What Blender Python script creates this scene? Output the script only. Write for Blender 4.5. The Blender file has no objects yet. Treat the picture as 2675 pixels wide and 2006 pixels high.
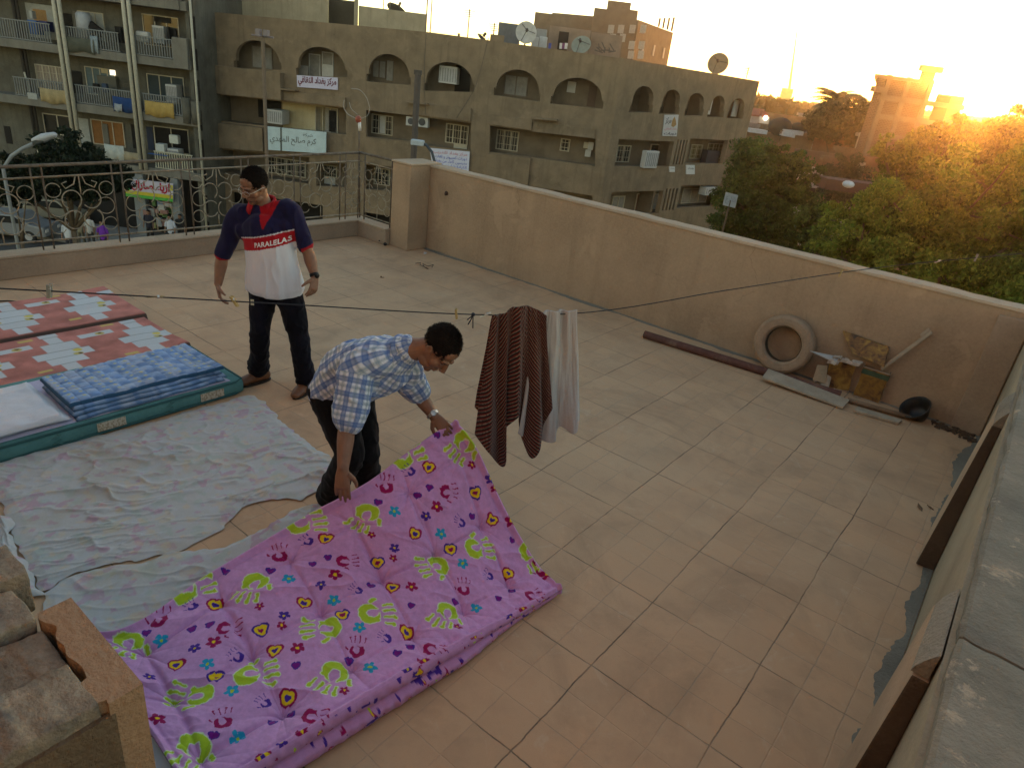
import bpy, bmesh, math, random
import numpy as np
from mathutils import Vector, Matrix, noise as mnoise
random.seed(7); RNG = np.random.default_rng(7)
PI = math.pi
sc = bpy.context.scene
COL = sc.collection

# ------------------------------------------------------------ camera frame
FPX, CX, CY, H = 1766.05, 1337.5, 1003.0, 2.5
YAW, TILT, ROLL = (math.radians(v) for v in (35.7486, 65.34663, 7.32059))
CR = (Matrix.Rotation(YAW, 3, 'Z') @ Matrix.Rotation(TILT, 3, 'X') @ Matrix.Rotation(ROLL, 3, 'Z'))
CAM = Vector((0, 0, H))
FW = Vector((-CR[0][2], -CR[1][2], 0)).normalized()      # horizontal view heading
RT = Vector((FW.y, -FW.x, 0))
def ray(x, y): return CR @ Vector((x - CX, CY - y, -FPX))
def onz(x, y, z=0.0):
    d = ray(x, y); return CAM + d * ((z - H) / d.z)
def onx(x, y, X):
    d = ray(x, y); return CAM + d * (X / d.x)
def ony(x, y, Y):
    d = ray(x, y); return CAM + d * (Y / d.y)
def at(x, y, depth):
    d = ray(x, y); return CAM + d * (depth / d.dot(FW))
def onplane(x, y, p0, n):
    d = ray(x, y); return CAM + d * ((p0 - CAM).dot(n) / d.dot(n))
def rdz(r, d, z): return RT * r + FW * d + Vector((0, 0, z))

# ------------------------------------------------------------ object helpers
def link(o): COL.objects.link(o); return o
def tag(o, label=None, cat=None, group=None, kind=None):
    if label: o['label'] = label
    if cat: o['category'] = cat
    if group: o['group'] = group
    if kind: o['kind'] = kind
    return o
def thing(name, label, cat, loc=(0, 0, 0), group=None):
    o = bpy.data.objects.new(name, None); link(o)
    o.location = loc; o.empty_display_size = .1
    return tag(o, label, cat, group)
def adopt(o, parent):
    if parent is not None:
        o.parent = parent
        r = parent
        while r.parent: r = r.parent
        o.matrix_parent_inverse = Matrix.Translation(-Vector(r.location)) if parent.type == 'EMPTY' else Matrix.Identity(4)
    return o
def copy_tree(o, parent=None, loc=None, rotz=None):
    c = o.copy(); COL.objects.link(c)
    if parent is not None: c.parent = parent
    if loc is not None: c.location = loc
    if rotz is not None: c.rotation_euler = (0, 0, rotz)
    for ch in o.children: copy_tree(ch, c)
    return c
class MB:
    """collects shapes, then links them as ONE mesh object"""
    def __init__(s): s.v = []; s.f = []; s.m = []; s.cm = 0
    def add(s, vs, fs):
        b = len(s.v); s.v += [tuple(v) for v in vs]; s.f += [tuple(b + i for i in f) for f in fs]; s.m += [s.cm] * len(fs); return s
    def quad(s, a, b, c, d): return s.add([a, b, c, d], [(0, 1, 2, 3)])
    def box(s, x0, x1, y0, y1, z0, z1):
        return s.hexa([(x0, y0, z0), (x1, y0, z0), (x1, y1, z0), (x0, y1, z0)], [(x0, y0, z1), (x1, y0, z1), (x1, y1, z1), (x0, y1, z1)])
    def hexa(s, lo, hi):
        return s.add(list(lo) + list(hi), [(3, 2, 1, 0), (4, 5, 6, 7), (0, 1, 5, 4), (1, 2, 6, 5), (2, 3, 7, 6), (3, 0, 4, 7)])
    def obox(s, c, ax, ay, az):
        c, ax, ay, az = map(Vector, (c, ax, ay, az))
        lo = [c - ax - ay - az, c + ax - ay - az, c + ax + ay - az, c - ax + ay - az]
        return s.hexa(lo, [p + az * 2 for p in lo])
    def prism(s, poly, h):
        h = Vector(h); n = len(poly); P = [Vector(p) for p in poly]
        return s.add(P + [p + h for p in P], [tuple(range(n))[::-1], tuple(range(n, 2 * n))] + [(i, (i + 1) % n, n + (i + 1) % n, n + i) for i in range(n)])
    def tube(s, pts, rad, n=8, caps=True, flat=1.0):
        pts = [Vector(p) for p in pts]
        if not hasattr(rad, '__len__'): rad = [rad] * len(pts)
        vs = []; up = None
        for i, p in enumerate(pts):
            t = (pts[min(i + 1, len(pts) - 1)] - pts[max(i - 1, 0)])
            if t.length < 1e-9: t = Vector((0, 0, 1))
            t.normalize()
            if up is None:
                up = t.orthogonal().normalized()
            up = (up - t * up.dot(t));
            if up.length < 1e-6: up = t.orthogonal()
            up.normalize(); w = t.cross(up)
            for k in range(n):
                a = 2 * PI * k / n
                vs.append(p + up * (math.cos(a) * rad[i]) + w * (math.sin(a) * rad[i] * flat))
        fs = []
        for i in range(len(pts) - 1):
            for k in range(n):
                fs.append((i * n + k, i * n + (k + 1) % n, (i + 1) * n + (k + 1) % n, (i + 1) * n + k))
        if caps: fs += [tuple(range(n))[::-1], tuple((len(pts) - 1) * n + k for k in range(n))]
        return s.add(vs, fs)
    def lathe(s, prof, o, axis=(0, 0, 1), n=24, closed=False):
        o = Vector(o); a = Vector(axis).normalized(); u = a.orthogonal().normalized(); w = a.cross(u)
        vs = [o + a * z + (u * math.cos(2 * PI * k / n) + w * math.sin(2 * PI * k / n)) * r for r, z in prof for k in range(n)]
        m = len(prof); fs = []
        for i in range(m if closed else m - 1):
            j = (i + 1) % m
            for k in range(n): fs.append((i * n + k, i * n + (k + 1) % n, j * n + (k + 1) % n, j * n + k))
        return s.add(vs, fs)
    def ball(s, c, r, n=10, m=7):
        c = Vector(c); r = Vector(r) if hasattr(r, '__len__') else Vector((r, r, r)); vs = []; fs = []
        for i in range(m + 1):
            th = PI * i / m
            for k in range(n):
                ph = 2 * PI * k / n
                vs.append(c + Vector((r.x * math.sin(th) * math.cos(ph), r.y * math.sin(th) * math.sin(ph), r.z * math.cos(th))))
        for i in range(m):
            for k in range(n): fs.append((i * n + k, (i + 1) * n + k, (i + 1) * n + (k + 1) % n, i * n + (k + 1) % n))
        return s.add(vs, fs)
    def build(s, name, mat=None, parent=None, smooth=False, bevel=0, jitter=0):
        me = bpy.data.meshes.new(name)
        me.from_pydata(s.v, [], s.f)
        for m in (mat if isinstance(mat, (list, tuple)) else [mat]):
            if m: me.materials.append(m)
        if any(s.m): me.polygons.foreach_set('material_index', s.m)
        bm = bmesh.new(); bm.from_mesh(me)
        bmesh.ops.remove_doubles(bm, verts=bm.verts, dist=1e-6)
        bmesh.ops.recalc_face_normals(bm, faces=bm.faces)
        if jitter:
            for v in bm.verts: v.co += Vector(mnoise.noise_vector(v.co * 3.1)) * jitter
        if bevel:
            es = [e for e in bm.edges if e.is_manifold and e.calc_face_angle(0) > .6]
            bmesh.ops.bevel(bm, geom=es, offset=bevel, segments=2, affect='EDGES', profile=.6, clamp_overlap=True)
        if smooth:
            for f in bm.faces: f.smooth = True
        bm.to_mesh(me); bm.free()
        o = bpy.data.objects.new(name, me); link(o)
        return adopt(o, parent)
def np_mesh(name, V, Fq, mat, parent=None, smooth=True, color=None, uv=None):
    """V (n,3) floats, Fq (m,4) quads; color (n,3) linear per-vertex pigment"""
    me = bpy.data.meshes.new(name); n = len(V); m = len(Fq); k = Fq.shape[1]
    me.vertices.add(n); me.vertices.foreach_set('co', np.asarray(V, np.float32).ravel())
    me.loops.add(m * k); me.loops.foreach_set('vertex_index', np.asarray(Fq, np.int32).ravel())
    me.polygons.add(m); me.polygons.foreach_set('loop_start', np.arange(0, m * k, k, dtype=np.int32)); me.polygons.foreach_set('loop_total', np.full(m, k, np.int32))
    me.polygons.foreach_set('use_smooth', np.full(m, smooth, bool))
    me.update(calc_edges=True); me.validate()
    if color is not None:
        at_ = me.color_attributes.new('pigment', 'FLOAT_COLOR', 'POINT')
        c4 = np.ones((n, 4), np.float32); c4[:, :3] = color; at_.data.foreach_set('color', c4.ravel())
    if uv is not None:
        l = me.uv_layers.new(name='UVMap'); l.data.foreach_set('uv', np.asarray(uv, np.float32)[np.asarray(Fq).ravel()].ravel())
    me.materials.append(mat)
    o = bpy.data.objects.new(name, me); link(o)
    return adopt(o, parent)
def grid_faces(nu, nv, wrap=False):
    i = np.arange(nu - 1)[:, None] * nv + np.arange(nv - 1)[None, :]
    return np.stack([i, i + nv, i + nv + 1, i + 1], -1).reshape(-1, 4)
# value noise in numpy
_P = RNG.random((64, 64, 64))
def vnoise(p):
    p = np.asarray(p, float); i = np.floor(p).astype(int); f = p - i; f = f * f * (3 - 2 * f); r = 0
    for a in (0, 1):
        for b in (0, 1):
            for c in (0, 1):
                w = (f[..., 0] if a else 1 - f[..., 0]) * (f[..., 1] if b else 1 - f[..., 1]) * (f[..., 2] if c else 1 - f[..., 2])
                r = r + w * _P[(i[..., 0] + a) % 64, (i[..., 1] + b) % 64, (i[..., 2] + c) % 64]
    return r * 2 - 1
def fbm(x, y, z=0., o=4):
    p = np.stack(np.broadcast_arrays(x, y, z), -1).astype(float); r = 0; a = 1
    for k in range(o): r = r + a * vnoise(p * 2 ** k + 17.3 * k); a *= .5
    return r

# ------------------------------------------------------------ materials
def srgb(r, g, b):
    f = lambda c: ((c / 255 + .055) / 1.055) ** 2.4 if c > 10 else c / 255 / 12.92
    return (f(r), f(g), f(b), 1)
class NT:
    def __init__(s, name):
        s.m = bpy.data.materials.new(name); s.m.use_nodes = True; s.t = s.m.node_tree; s.n = s.t.nodes
        s.b = s.n['Principled BSDF']
    def node(s, t, **kw):
        n = s.n.new(t)
        for k, v in kw.items():
            if k.startswith('i_'): n.inputs[k[2:].replace('_', ' ')].default_value = v
            else: setattr(n, k, v)
        return n
    def link(s, a, b): s.t.links.new(a, b)
    def math(s, op, a, b=None, c=None):
        n = s.n.new('ShaderNodeMath'); n.operation = op
        for i, v in enumerate((a, b, c)):
            if v is None: continue
            if isinstance(v, (int, float)): n.inputs[i].default_value = v
            else: s.link(v, n.inputs[i])
        return n.outputs[0]
    def mix(s, fac, a, b, blend='MIX'):
        n = s.n.new('ShaderNodeMix'); n.data_type = 'RGBA'; n.blend_type = blend
        for k, v in ((0, fac), (6, a), (7, b)):
            if isinstance(v, (int, float)): n.inputs[k].default_value = v
            elif isinstance(v, (tuple, list)): n.inputs[k].default_value = v
            else: s.link(v, n.inputs[k])
        return n.outputs[2]
    def ramp(s, fac, stops):
        n = s.n.new('ShaderNodeValToRGB'); e = n.color_ramp.elements
        while len(e) < len(stops): e.new(.5)
        for k, (p, c) in enumerate(stops): e[k].position = p; e[k].color = c if len(c) == 4 else (*c, 1)
        s.link(fac, n.inputs[0]); return n.outputs[0]
    def noise(s, scale, detail=4, rough=.55, coord=None, dist=0):
        n = s.node('ShaderNodeTexNoise'); n.inputs['Scale'].default_value = scale; n.inputs['Detail'].default_value = detail
        n.inputs['Roughness'].default_value = rough; n.inputs['Distortion'].default_value = dist
        s.link(coord or s.pos(), n.inputs['Vector']); return n.outputs['Fac']
    def pos(s):
        if not hasattr(s, '_p'): s._p = s.node('ShaderNodeNewGeometry').outputs['Position']
        return s._p
    def sep(s, v):
        n = s.node('ShaderNodeSeparateXYZ'); s.link(v, n.inputs[0]); return n.outputs
    def scaled(s, v, sx, sy, sz):
        n = s.node('ShaderNodeVectorMath', operation='MULTIPLY'); s.link(v, n.inputs[0]); n.inputs[1].default_value = (sx, sy, sz); return n.outputs[0]
    def bump(s, h, dist=.01, strength=.5):
        n = s.node('ShaderNodeBump'); n.inputs['Distance'].default_value = dist; n.inputs['Strength'].default_value = strength
        s.link(h, n.inputs['Height']); s.link(n.outputs[0], s.b.inputs['Normal']); return n
    def col(s, c): s.link(c, s.b.inputs['Base Color'])
    def rough(s, v):
        s.b.inputs['Roughness'].default_value = v; return s
def V4(c): return c if len(c) == 4 else (*c, 1)
def sc4(c, k): return (c[0] * k, c[1] * k, c[2] * k, 1)
def plain(name, c, rough=.8, var=.18, scale=6, bump=.0, bscale=40, metal=0, spec=.3, stain=None):
    t = NT(name); c = V4(c)
    n1 = t.noise(scale, 5); n2 = t.noise(scale * 7.3, 4)
    f = t.math('ADD', t.math('MULTIPLY', n1, .65), t.math('MULTIPLY', n2, .35))
    o = t.ramp(f, [(.3, sc4(c, 1 - var)), (.7, sc4(c, 1 + var))])
    if stain:
        k = t.ramp(t.noise(scale * .6, 6, .7), [(.5, (0, 0, 0)), (.66, (1, 1, 1))])
        o = t.mix(t.math('MULTIPLY', k, stain[1]), o, V4(stain[0]))
    t.col(o); t.rough(rough); t.b.inputs['Metallic'].default_value = metal; t.b.inputs['Specular IOR Level'].default_value = spec
    if bump: t.bump(t.noise(bscale, 5, .6), bump, .6)
    return t.m
def plaster(name, c, streak=.25, c2=None, bump=.006, crack=0):
    """weathered cement render: blotches, fine grain, faint vertical rain streaks"""
    t = NT(name); c = V4(c); c2 = V4(c2) if c2 else sc4(c, .72)
    a = t.ramp(t.noise(1.3, 7, .62), [(.32, c2), (.62, c)])
    g = t.noise(38, 4, .7); a = t.mix(.22, a, t.ramp(g, [(.3, (.25, .25, .25)), (.7, (1, 1, 1))]), 'MULTIPLY')
    sv = t.noise(1, 5, .6, t.scaled(t.pos(), 5, 5, .35))
    k = t.ramp(sv, [(.52, (0, 0, 0)), (.72, (1, 1, 1))])
    a = t.mix(t.math('MULTIPLY', k, streak), a, sc4(c, .5))
    sp = t.ramp(t.noise(9, 6, .75), [(.66, (0, 0, 0)), (.72, (1, 1, 1))])
    a = t.mix(t.math('MULTIPLY', sp, .22), a, sc4(c, 1.35))
    if crack:
        wv = t.node('ShaderNodeVectorMath', operation='ADD'); nz = t.node('ShaderNodeTexNoise'); nz.inputs['Scale'].default_value = 3; nz.inputs['Detail'].default_value = 5; t.link(t.pos(), nz.inputs['Vector'])
        t.link(t.scaled(nz.outputs['Color'], .5, .5, .5), wv.inputs[0]); t.link(t.scaled(t.pos(), .8, .8, 1.2), wv.inputs[1])
        vo = t.node('ShaderNodeTexVoronoi', feature='DISTANCE_TO_EDGE'); vo.inputs['Scale'].default_value = 1.1; t.link(wv.outputs[0], vo.inputs['Vector'])
        ln = t.ramp(vo.outputs['Distance'], [(.002, (1, 1, 1)), (.0075, (0, 0, 0))]); mk = t.ramp(t.noise(.8, 3), [(.50, (0, 0, 0)), (.58, (1, 1, 1))])
        a = t.mix(t.math('MULTIPLY', t.math('MULTIPLY', ln, mk), crack), a, sc4(c, .28))
        pt_ = t.ramp(t.noise(1.7, 5, .6, None, .5), [(.60, (0, 0, 0)), (.625, (1, 1, 1))]); a = t.mix(t.math('MULTIPLY', pt_, .28), a, sc4(c, 1.18))
    t.col(a); t.rough(.93); t.b.inputs['Specular IOR Level'].default_value = .15
    t.bump(t.math('ADD', t.noise(60, 5, .65), t.math('MULTIPLY', t.noise(6, 4), .8)), bump, .7)
    return t.m
def pigment(name, rough=.9, bump=0, bscale=300, sheen=.0, var=.08):
    t = NT(name); a = t.node('ShaderNodeVertexColor', layer_name='pigment').outputs[0]
    n = t.ramp(t.noise(90, 4, .7), [(.3, (1 - var,) * 3), (.7, (1 + var,) * 3)])
    t.col(t.mix(1, a, n, 'MULTIPLY')); t.rough(rough); t.b.inputs['Specular IOR Level'].default_value = .12
    if sheen: t.b.inputs['Sheen Weight'].default_value = sheen
    if bump: t.bump(t.noise(bscale, 3, .6), bump, .6)
    return t.m
# ============================================================ ROOF TERRACE
GZ = -8.4
def floor_mat():
    t = NT('terrace tiles'); x, y, z = t.sep(t.pos())
    wob = t.math('MULTIPLY', t.math('SUBTRACT', t.noise(1.7, 3), .5), .035)
    wob2 = t.math('MULTIPLY', t.math('SUBTRACT', t.noise(14, 4), .5), .011)
    w = t.math('ADD', wob, wob2)
    u = t.math('ADD', t.math('DIVIDE', t.math('ADD', x, 2.158 + .6045 * 40), .2015), t.math('MULTIPLY', w, 5))
    v = t.math('ADD', t.math('DIVIDE', t.math('ADD', y, -2.25 + .6125 * 40), .20417), t.math('MULTIPLY', w, -5))
    def joint(c, per, wid):
        fr = t.math('FRACT', t.math('DIVIDE', c, per)); d = t.math('MULTIPLY', t.math('MINIMUM', fr, t.math('SUBTRACT', 1, fr)), per)
        return t.math('SUBTRACT', 1, t.math('MINIMUM', t.math('DIVIDE', d, wid), 1))
    fine = t.math('MAXIMUM', joint(u, 1, .022), joint(v, 1, .022))
    big = t.math('MAXIMUM', joint(u, 3, .024), joint(v, 3, .024))
    cell = t.node('ShaderNodeCombineXYZ'); t.link(t.math('FLOOR', u), cell.inputs[0]); t.link(t.math('FLOOR', v), cell.inputs[1])
    wn = t.node('ShaderNodeTexWhiteNoise'); wn.noise_dimensions = '2D'; t.link(cell.outputs[0], wn.inputs['Vector'])
    base = t.ramp(wn.outputs['Value'], [(0, (.49, .316, .186)), (.5, (.512, .330, .194)), (1, (.534, .344, .202))])
    blot = t.noise(2.1, 7, .65); base = t.mix(.75, base, t.ramp(blot, [(.3, (.80, .80, .82)), (.5, (1, 1, 1)), (.72, (1.10, 1.05, 1))]), 'MULTIPLY')
    dust = t.ramp(t.noise(.9, 6, .6), [(.42, (0, 0, 0)), (.7, (1, 1, 1))]); base = t.mix(t.math('MULTIPLY', dust, .42), base, (.53, .39, .25, 1))
    # pale scuffs inside the tiles
    sc_ = t.ramp(t.noise(7, 6, .75, None, 1.2), [(.6, (0, 0, 0)), (.7, (1, 1, 1))]); base = t.mix(t.math('MULTIPLY', sc_, .3), base, (.5, .38, .26, 1))
    st = t.ramp(t.noise(1.25, 8, .72, None, .9), [(.50, (0, 0, 0)), (.66, (1, 1, 1))]); base = t.mix(t.math('MULTIPLY', st, .34), base, (.25, .17, .105, 1))
    wr = t.ramp(t.noise(3.3, 9, .8, None, 2.2), [(.575, (0, 0, 0)), (.63, (1, 1, 1))]); base = t.mix(t.math('MULTIPLY', wr, .30), base, (.56, .44, .31, 1))
    chp = t.ramp(t.noise(19, 5, .75), [(.68, (0, 0, 0)), (.70, (1, 1, 1))]); base = t.mix(t.math('MULTIPLY', chp, .30), base, (.20, .15, .10, 1))
    spk = t.ramp(t.noise(42, 3, .8), [(.7, (0, 0, 0)), (.76, (1, 1, 1))]); base = t.mix(t.math('MULTIPLY', spk, .35), base, (.17, .12, .08, 1))
    jm = t.ramp(t.noise(2.2, 4), [(.40, (.08,) * 3), (.62, (1,) * 3)])
    base = t.mix(t.math('MULTIPLY', fine, t.math('MULTIPLY', jm, .75)), base, (.30, .25, .18, 1))
    jb = t.ramp(t.noise(1.5, 5, .65), [(.42, (.03,) * 3), (.60, (.95,) * 3)])
    base = t.mix(t.math('MULTIPLY', big, jb), base, (.055, .05, .042, 1))
    t.col(base); t.rough(.82); t.b.inputs['Specular IOR Level'].default_value = .18
    h = t.math('SUBTRACT', t.math('ADD', t.math('MULTIPLY', blot, .35), t.math('MULTIPLY', t.noise(30, 4), .12)), t.math('ADD', t.math('MULTIPLY', fine, .4), t.math('MULTIPLY', big, .8)))
    t.bump(h, .006, .6)
    return t.m
M = {}
M['floor'] = floor_mat()
M['plaster'] = plaster('sand cement render', (.415, .297, .192), .34, (.33, .235, .152), .008, .3)
M['plaster_grey'] = plaster('grey sand render', (.40, .30, .21), .3)
M['coping'] = plaster('sky lit pale render', (.48, .37, .265), .05, (.38, .29, .20), .012)  # same render made paler, sky light put into the colour of the tops
M['mortar'] = plaster('raw cement mortar', (.25, .23, .185), .0, (.17, .158, .13), .02)
b = MB(); b.box(-8.2, 0.4, -4, 7.3, -.35, 0); tag(b.build('roof_floor', M['floor']), 'tiled roof terrace floor with sand coloured tiles and dark joints', kind='structure')
# rough mortar fillets where floor meets the walls
def strip_poly(pts, width, amp, seed, z):
    r = random.Random(seed); vs = []; n = 0; fs = []
    P = [Vector(p) for p in pts]
    L = []
    for a, c in zip(P[:-1], P[1:]):
        k = max(2, int((c - a).length / .02))
        L += [a.lerp(c, i / k) for i in range(k)]
    L.append(P[-1])
    for i, p in enumerate(L):
        t = (L[min(i + 1, len(L) - 1)] - L[max(0, i - 1)]).normalized(); nn = Vector((-t.y, t.x, 0))
        w = max(.01, width + amp * (mnoise.noise(p * 2.2 + Vector((seed, 0, 0))) + .45 * mnoise.noise(p * 7 + Vector((seed, 5, 0))) + .25 * mnoise.noise(p * 29)))
        vs += [p + Vector((0, 0, z * 3)), p + nn * w * .6 + Vector((0, 0, z * 2)), p + nn * w + Vector((0, 0, z * .4))]
    for i in range(len(L) - 1):
        for k in range(2): fs.append((i * 3 + k, i * 3 + k + 1, i * 3 + 4 + k, i * 3 + 3 + k))
    return vs, fs
b = MB()
b.add(*strip_poly([(.195, 1.2, .0), (.195, 7.05, .0)], .075, .055, 3, .004))
b.add(*strip_poly([(.1, 7.072, .0), (-6.94, 7.072, .0)], .045, .045, 5, .004))
tag(b.build('mortar_fillet', M['mortar'], smooth=True), 'grey mortar strip smeared along the foot of the walls', kind='structure')

def wall_grid(name, p0, u, v, nu, nv, amp, mat, parent, thick):
    pass
# long parapet wall
t = thing('parapet_wall', 'long sand plastered parapet wall running down the right of the roof', 'wall', (-3.4, 7.15, 0))
b = MB(); b.box(-6.96, .42, 7.07, 7.27, 0, 1.155); b.build('wall', M['plaster'], t, bevel=.008)
b = MB()
n = 60
for i in range(n):
    x0 = -6.965 + 7.4 * i / n; x1 = -6.965 + 7.4 * (i + 1) / n
    def zz(x): return 1.185 + .010 * mnoise.noise(Vector((x * 2.3, 0, 0))) + .006 * mnoise.noise(Vector((x * 9, 3, 0)))
    def yy(x): return 7.055 + .008 * mnoise.noise(Vector((x * 4, 9, 0)))
    b.hexa([(x0, yy(x0), 1.158), (x1, yy(x1), 1.158), (x1, 7.285, 1.158), (x0, 7.285, 1.158)], [(x0, yy(x0) + .008, zz(x0)), (x1, yy(x1) + .008, zz(x1)), (x1, 7.28, zz(x1)), (x0, 7.28, zz(x0))])
b.build('coping', M['coping'], t)
b = MB(); b.box(-.05, .19, 7.035, 7.068, 0.003, 1.1); b.build('pilaster', M['plaster_grey'], t, bevel=.008)
b = MB(); b.tube([(-6.62, 7.075, .86), (-6.62, 7.04, .86), (-6.6, 7.03, .84)], .01, 6); b.ball((-6.62, 7.068, .86), (.035, .008, .03)); b.build('rusty_hook', plain('hook rust', (.06, .035, .025)), t)
# corner pillar
b = MB(); b.box(-7.33, -6.965, 6.70, 7.27, 0.002, 1.175); t2 = thing('corner_pillar', 'square plastered pillar ending the long parapet beside the railing', 'pillar', (-7.15, 7, 0))
b.build('shaft', M['plaster'], t2, bevel=.012)
b = MB(); b.box(-7.345, -6.95, 6.685, 7.285, 1.178, 1.205); b.build('cap', M['coping'], t2, bevel=.008)
# low curb wall under the railing
t3 = thing('curb_wall', 'low plastered kerb wall carrying the metal railing along the roof edge', 'wall', (-8.05, 3, 0))
b = MB(); b.prism([(-8.17, -4, .002), (-7.95, -4, .002), (-7.95, 6.62, .002), (-7.335, 6.62, .002), (-7.335, 6.84, .002), (-8.17, 6.84, .002)], (0, 0, .215)); b.build('wall', M['plaster_grey'], t3, bevel=.01)
b = MB(); b.prism([(-8.18, -4, .219), (-7.94, -4, .219), (-7.94, 6.61, .219), (-7.336, 6.61, .219), (-7.336, 6.85, .219), (-8.18, 6.85, .219)], (0, 0, .022)); b.build('coping', M['coping'], t3, bevel=.006)
# right side parapet with pilasters and wide worn coping
M['conc_cop'] = None
def worn_concrete():
    t = NT('worn concrete coping')
    a = t.ramp(t.noise(3, 8, .65), [(.3, (.145, .13, .102)), (.55, (.21, .188, .145)), (.75, (.28, .245, .19))])
    p = t.ramp(t.noise(4.5, 7, .75, None, .2), [(.59, (0, 0, 0)), (.64, (1, 1, 1))]); a = t.mix(t.math('MULTIPLY', p, .75), a, (.42, .33, .23, 1))
    s = t.ramp(t.noise(26, 4, .8, None, 1.5), [(.69, (0, 0, 0)), (.74, (1, 1, 1))]); a = t.mix(t.math('MULTIPLY', s, .6), a, (.55, .52, .46, 1))
    d = t.ramp(t.noise(15, 3, .8), [(.7, (0, 0, 0)), (.76, (1, 1, 1))]); a = t.mix(t.math('MULTIPLY', d, .5), a, (.07, .07, .065, 1))
    t.col(a); t.rough(.9); t.b.inputs['Specular IOR Level'].default_value = .2
    t.bump(t.math('ADD', t.noise(22, 6, .7), t.math('MULTIPLY', t.noise(4.5, 7, .7, None, .8), .6)), .02, .8)
    return t.m
M['conc_cop'] = worn_concrete()
M['shaded_render'] = plaster('render shaded dark brown', (.115, .085, .06), .1, (.08, .058, .042), .012)
M['lit_side'] = plaster('lit pale pilaster side', (.42, .30, .20), .1); M['rough_mortar'] = plaster('rough mortar', (.33, .29, .23), .1, (.20, .17, .13), .03)
t4 = thing('side_parapet', 'side parapet with wide cracked grey concrete top and pilasters coloured with lit and shaded faces', 'wall', (.5, 3, 0))
b = MB(); b.box(.2, .9, -2, 7.065, .003, 1.12); b.build('wall', plaster('side wall render', (.36, .30, .21), .1), t4)
# coping split by a crack into two slabs
def cop_edge(y): return .215 + .012 * mnoise.noise(Vector((y * 5, 1, 0))) + .006 * mnoise.noise(Vector((y * 17, 4, 0)))
_k0, _k1 = onz(2503, 1650, 1.172), onz(2672, 1738, 1.172)
def crack(x): return _k0.y + (x - _k0.x) * (_k1.y - _k0.y) / (_k1.x - _k0.x) + .022 * mnoise.noise(Vector((x * 9, 0, 5))) + .008 * mnoise.noise(Vector((x * 31, 0, 5)))
for (ya, yb) in ((-2, None), (None, 7.06)):
    V = []; nx, ny = 26, 80; F_ = []
    for j in range(ny + 1):
        for i in range(nx + 1):
            s_ = j / ny; xx = i / nx
            x_ = .2 + .72 * xx
            a_ = ya if ya is not None else crack(x_) + .006 + .006 * abs(mnoise.noise(Vector((x_ * 20, 2, 2))))
            c_ = yb if yb is not None else crack(x_) - .006
            y_ = a_ + (c_ - a_) * s_
            if i == 0: x_ = cop_edge(y_)
            z_ = 1.172 + .004 * mnoise.noise(Vector((x_ * 6, y_ * 6, 0)))
            if i == 0: z_ -= .012
            if j in (0, ny): z_ -= .006
            V.append((x_, y_, z_))
    for j in range(ny):
        for i in range(nx): a0 = j * (nx + 1) + i; F_.append((a0, a0 + 1, a0 + nx + 2, a0 + nx + 1))
    # skirt
    rim = [i for i in range(nx + 1)] + [(j + 1) * (nx + 1) - 1 for j in range(1, ny + 1)] + [ny * (nx + 1) + i for i in range(nx - 1, -1, -1)] + [j * (nx + 1) for j in range(ny - 1, 0, -1)]
    nb = len(V); V += [(V[i][0], V[i][1], 1.123) for i in rim]
    for k in range(len(rim)): F_.append((rim[k], rim[(k + 1) % len(rim)], nb + (k + 1) % len(rim), nb + k))
    b = MB(); b.add(V, F_); b.build('coping', M['conc_cop'], t4, smooth=False)
for yb in (4.42, 2.0):
    lo = [(.095, yb, .004), (.199, yb, .004), (.199, yb + .42, .004), (.095, yb + .42, .004)]; hi = [(.150, yb, 1.02), (.199, yb, 1.02), (.199, yb + .42, 1.02), (.150, yb + .42, 1.02)]
    pl = MB(); pl.hexa(lo, hi); o = pl.build('pilaster', [M['shaded_render'], M['lit_side']], t4, bevel=.008)
    for p in o.data.polygons: p.material_index = 1 if p.normal.x < -.5 or p.normal.z > .5 else 0  # light put into the colour: lit faces pale, shaded ones dark brown
    c = MB(); n = 8
    for k in range(n):
        a = k / n; b_ = (k + 1) / n; x0, x1 = .150 + .045 * a ** 1.5, .150 + .045 * b_ ** 1.5
        c.hexa([(x0, yb + .004, 1.021 + .1 * a), (.199, yb + .004, 1.021 + .1 * a), (.199, yb + .41, 1.021 + .1 * a), (x0, yb + .41, 1.021 + .1 * a)], [(x1, yb + .004, 1.021 + .1 * b_), (.199, yb + .004, 1.021 + .1 * b_), (.199, yb + .41, 1.021 + .1 * b_), (x1, yb + .41, 1.021 + .1 * b_)])
    c.build('mortar_cap', M['rough_mortar'], t4, jitter=.010)
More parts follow.
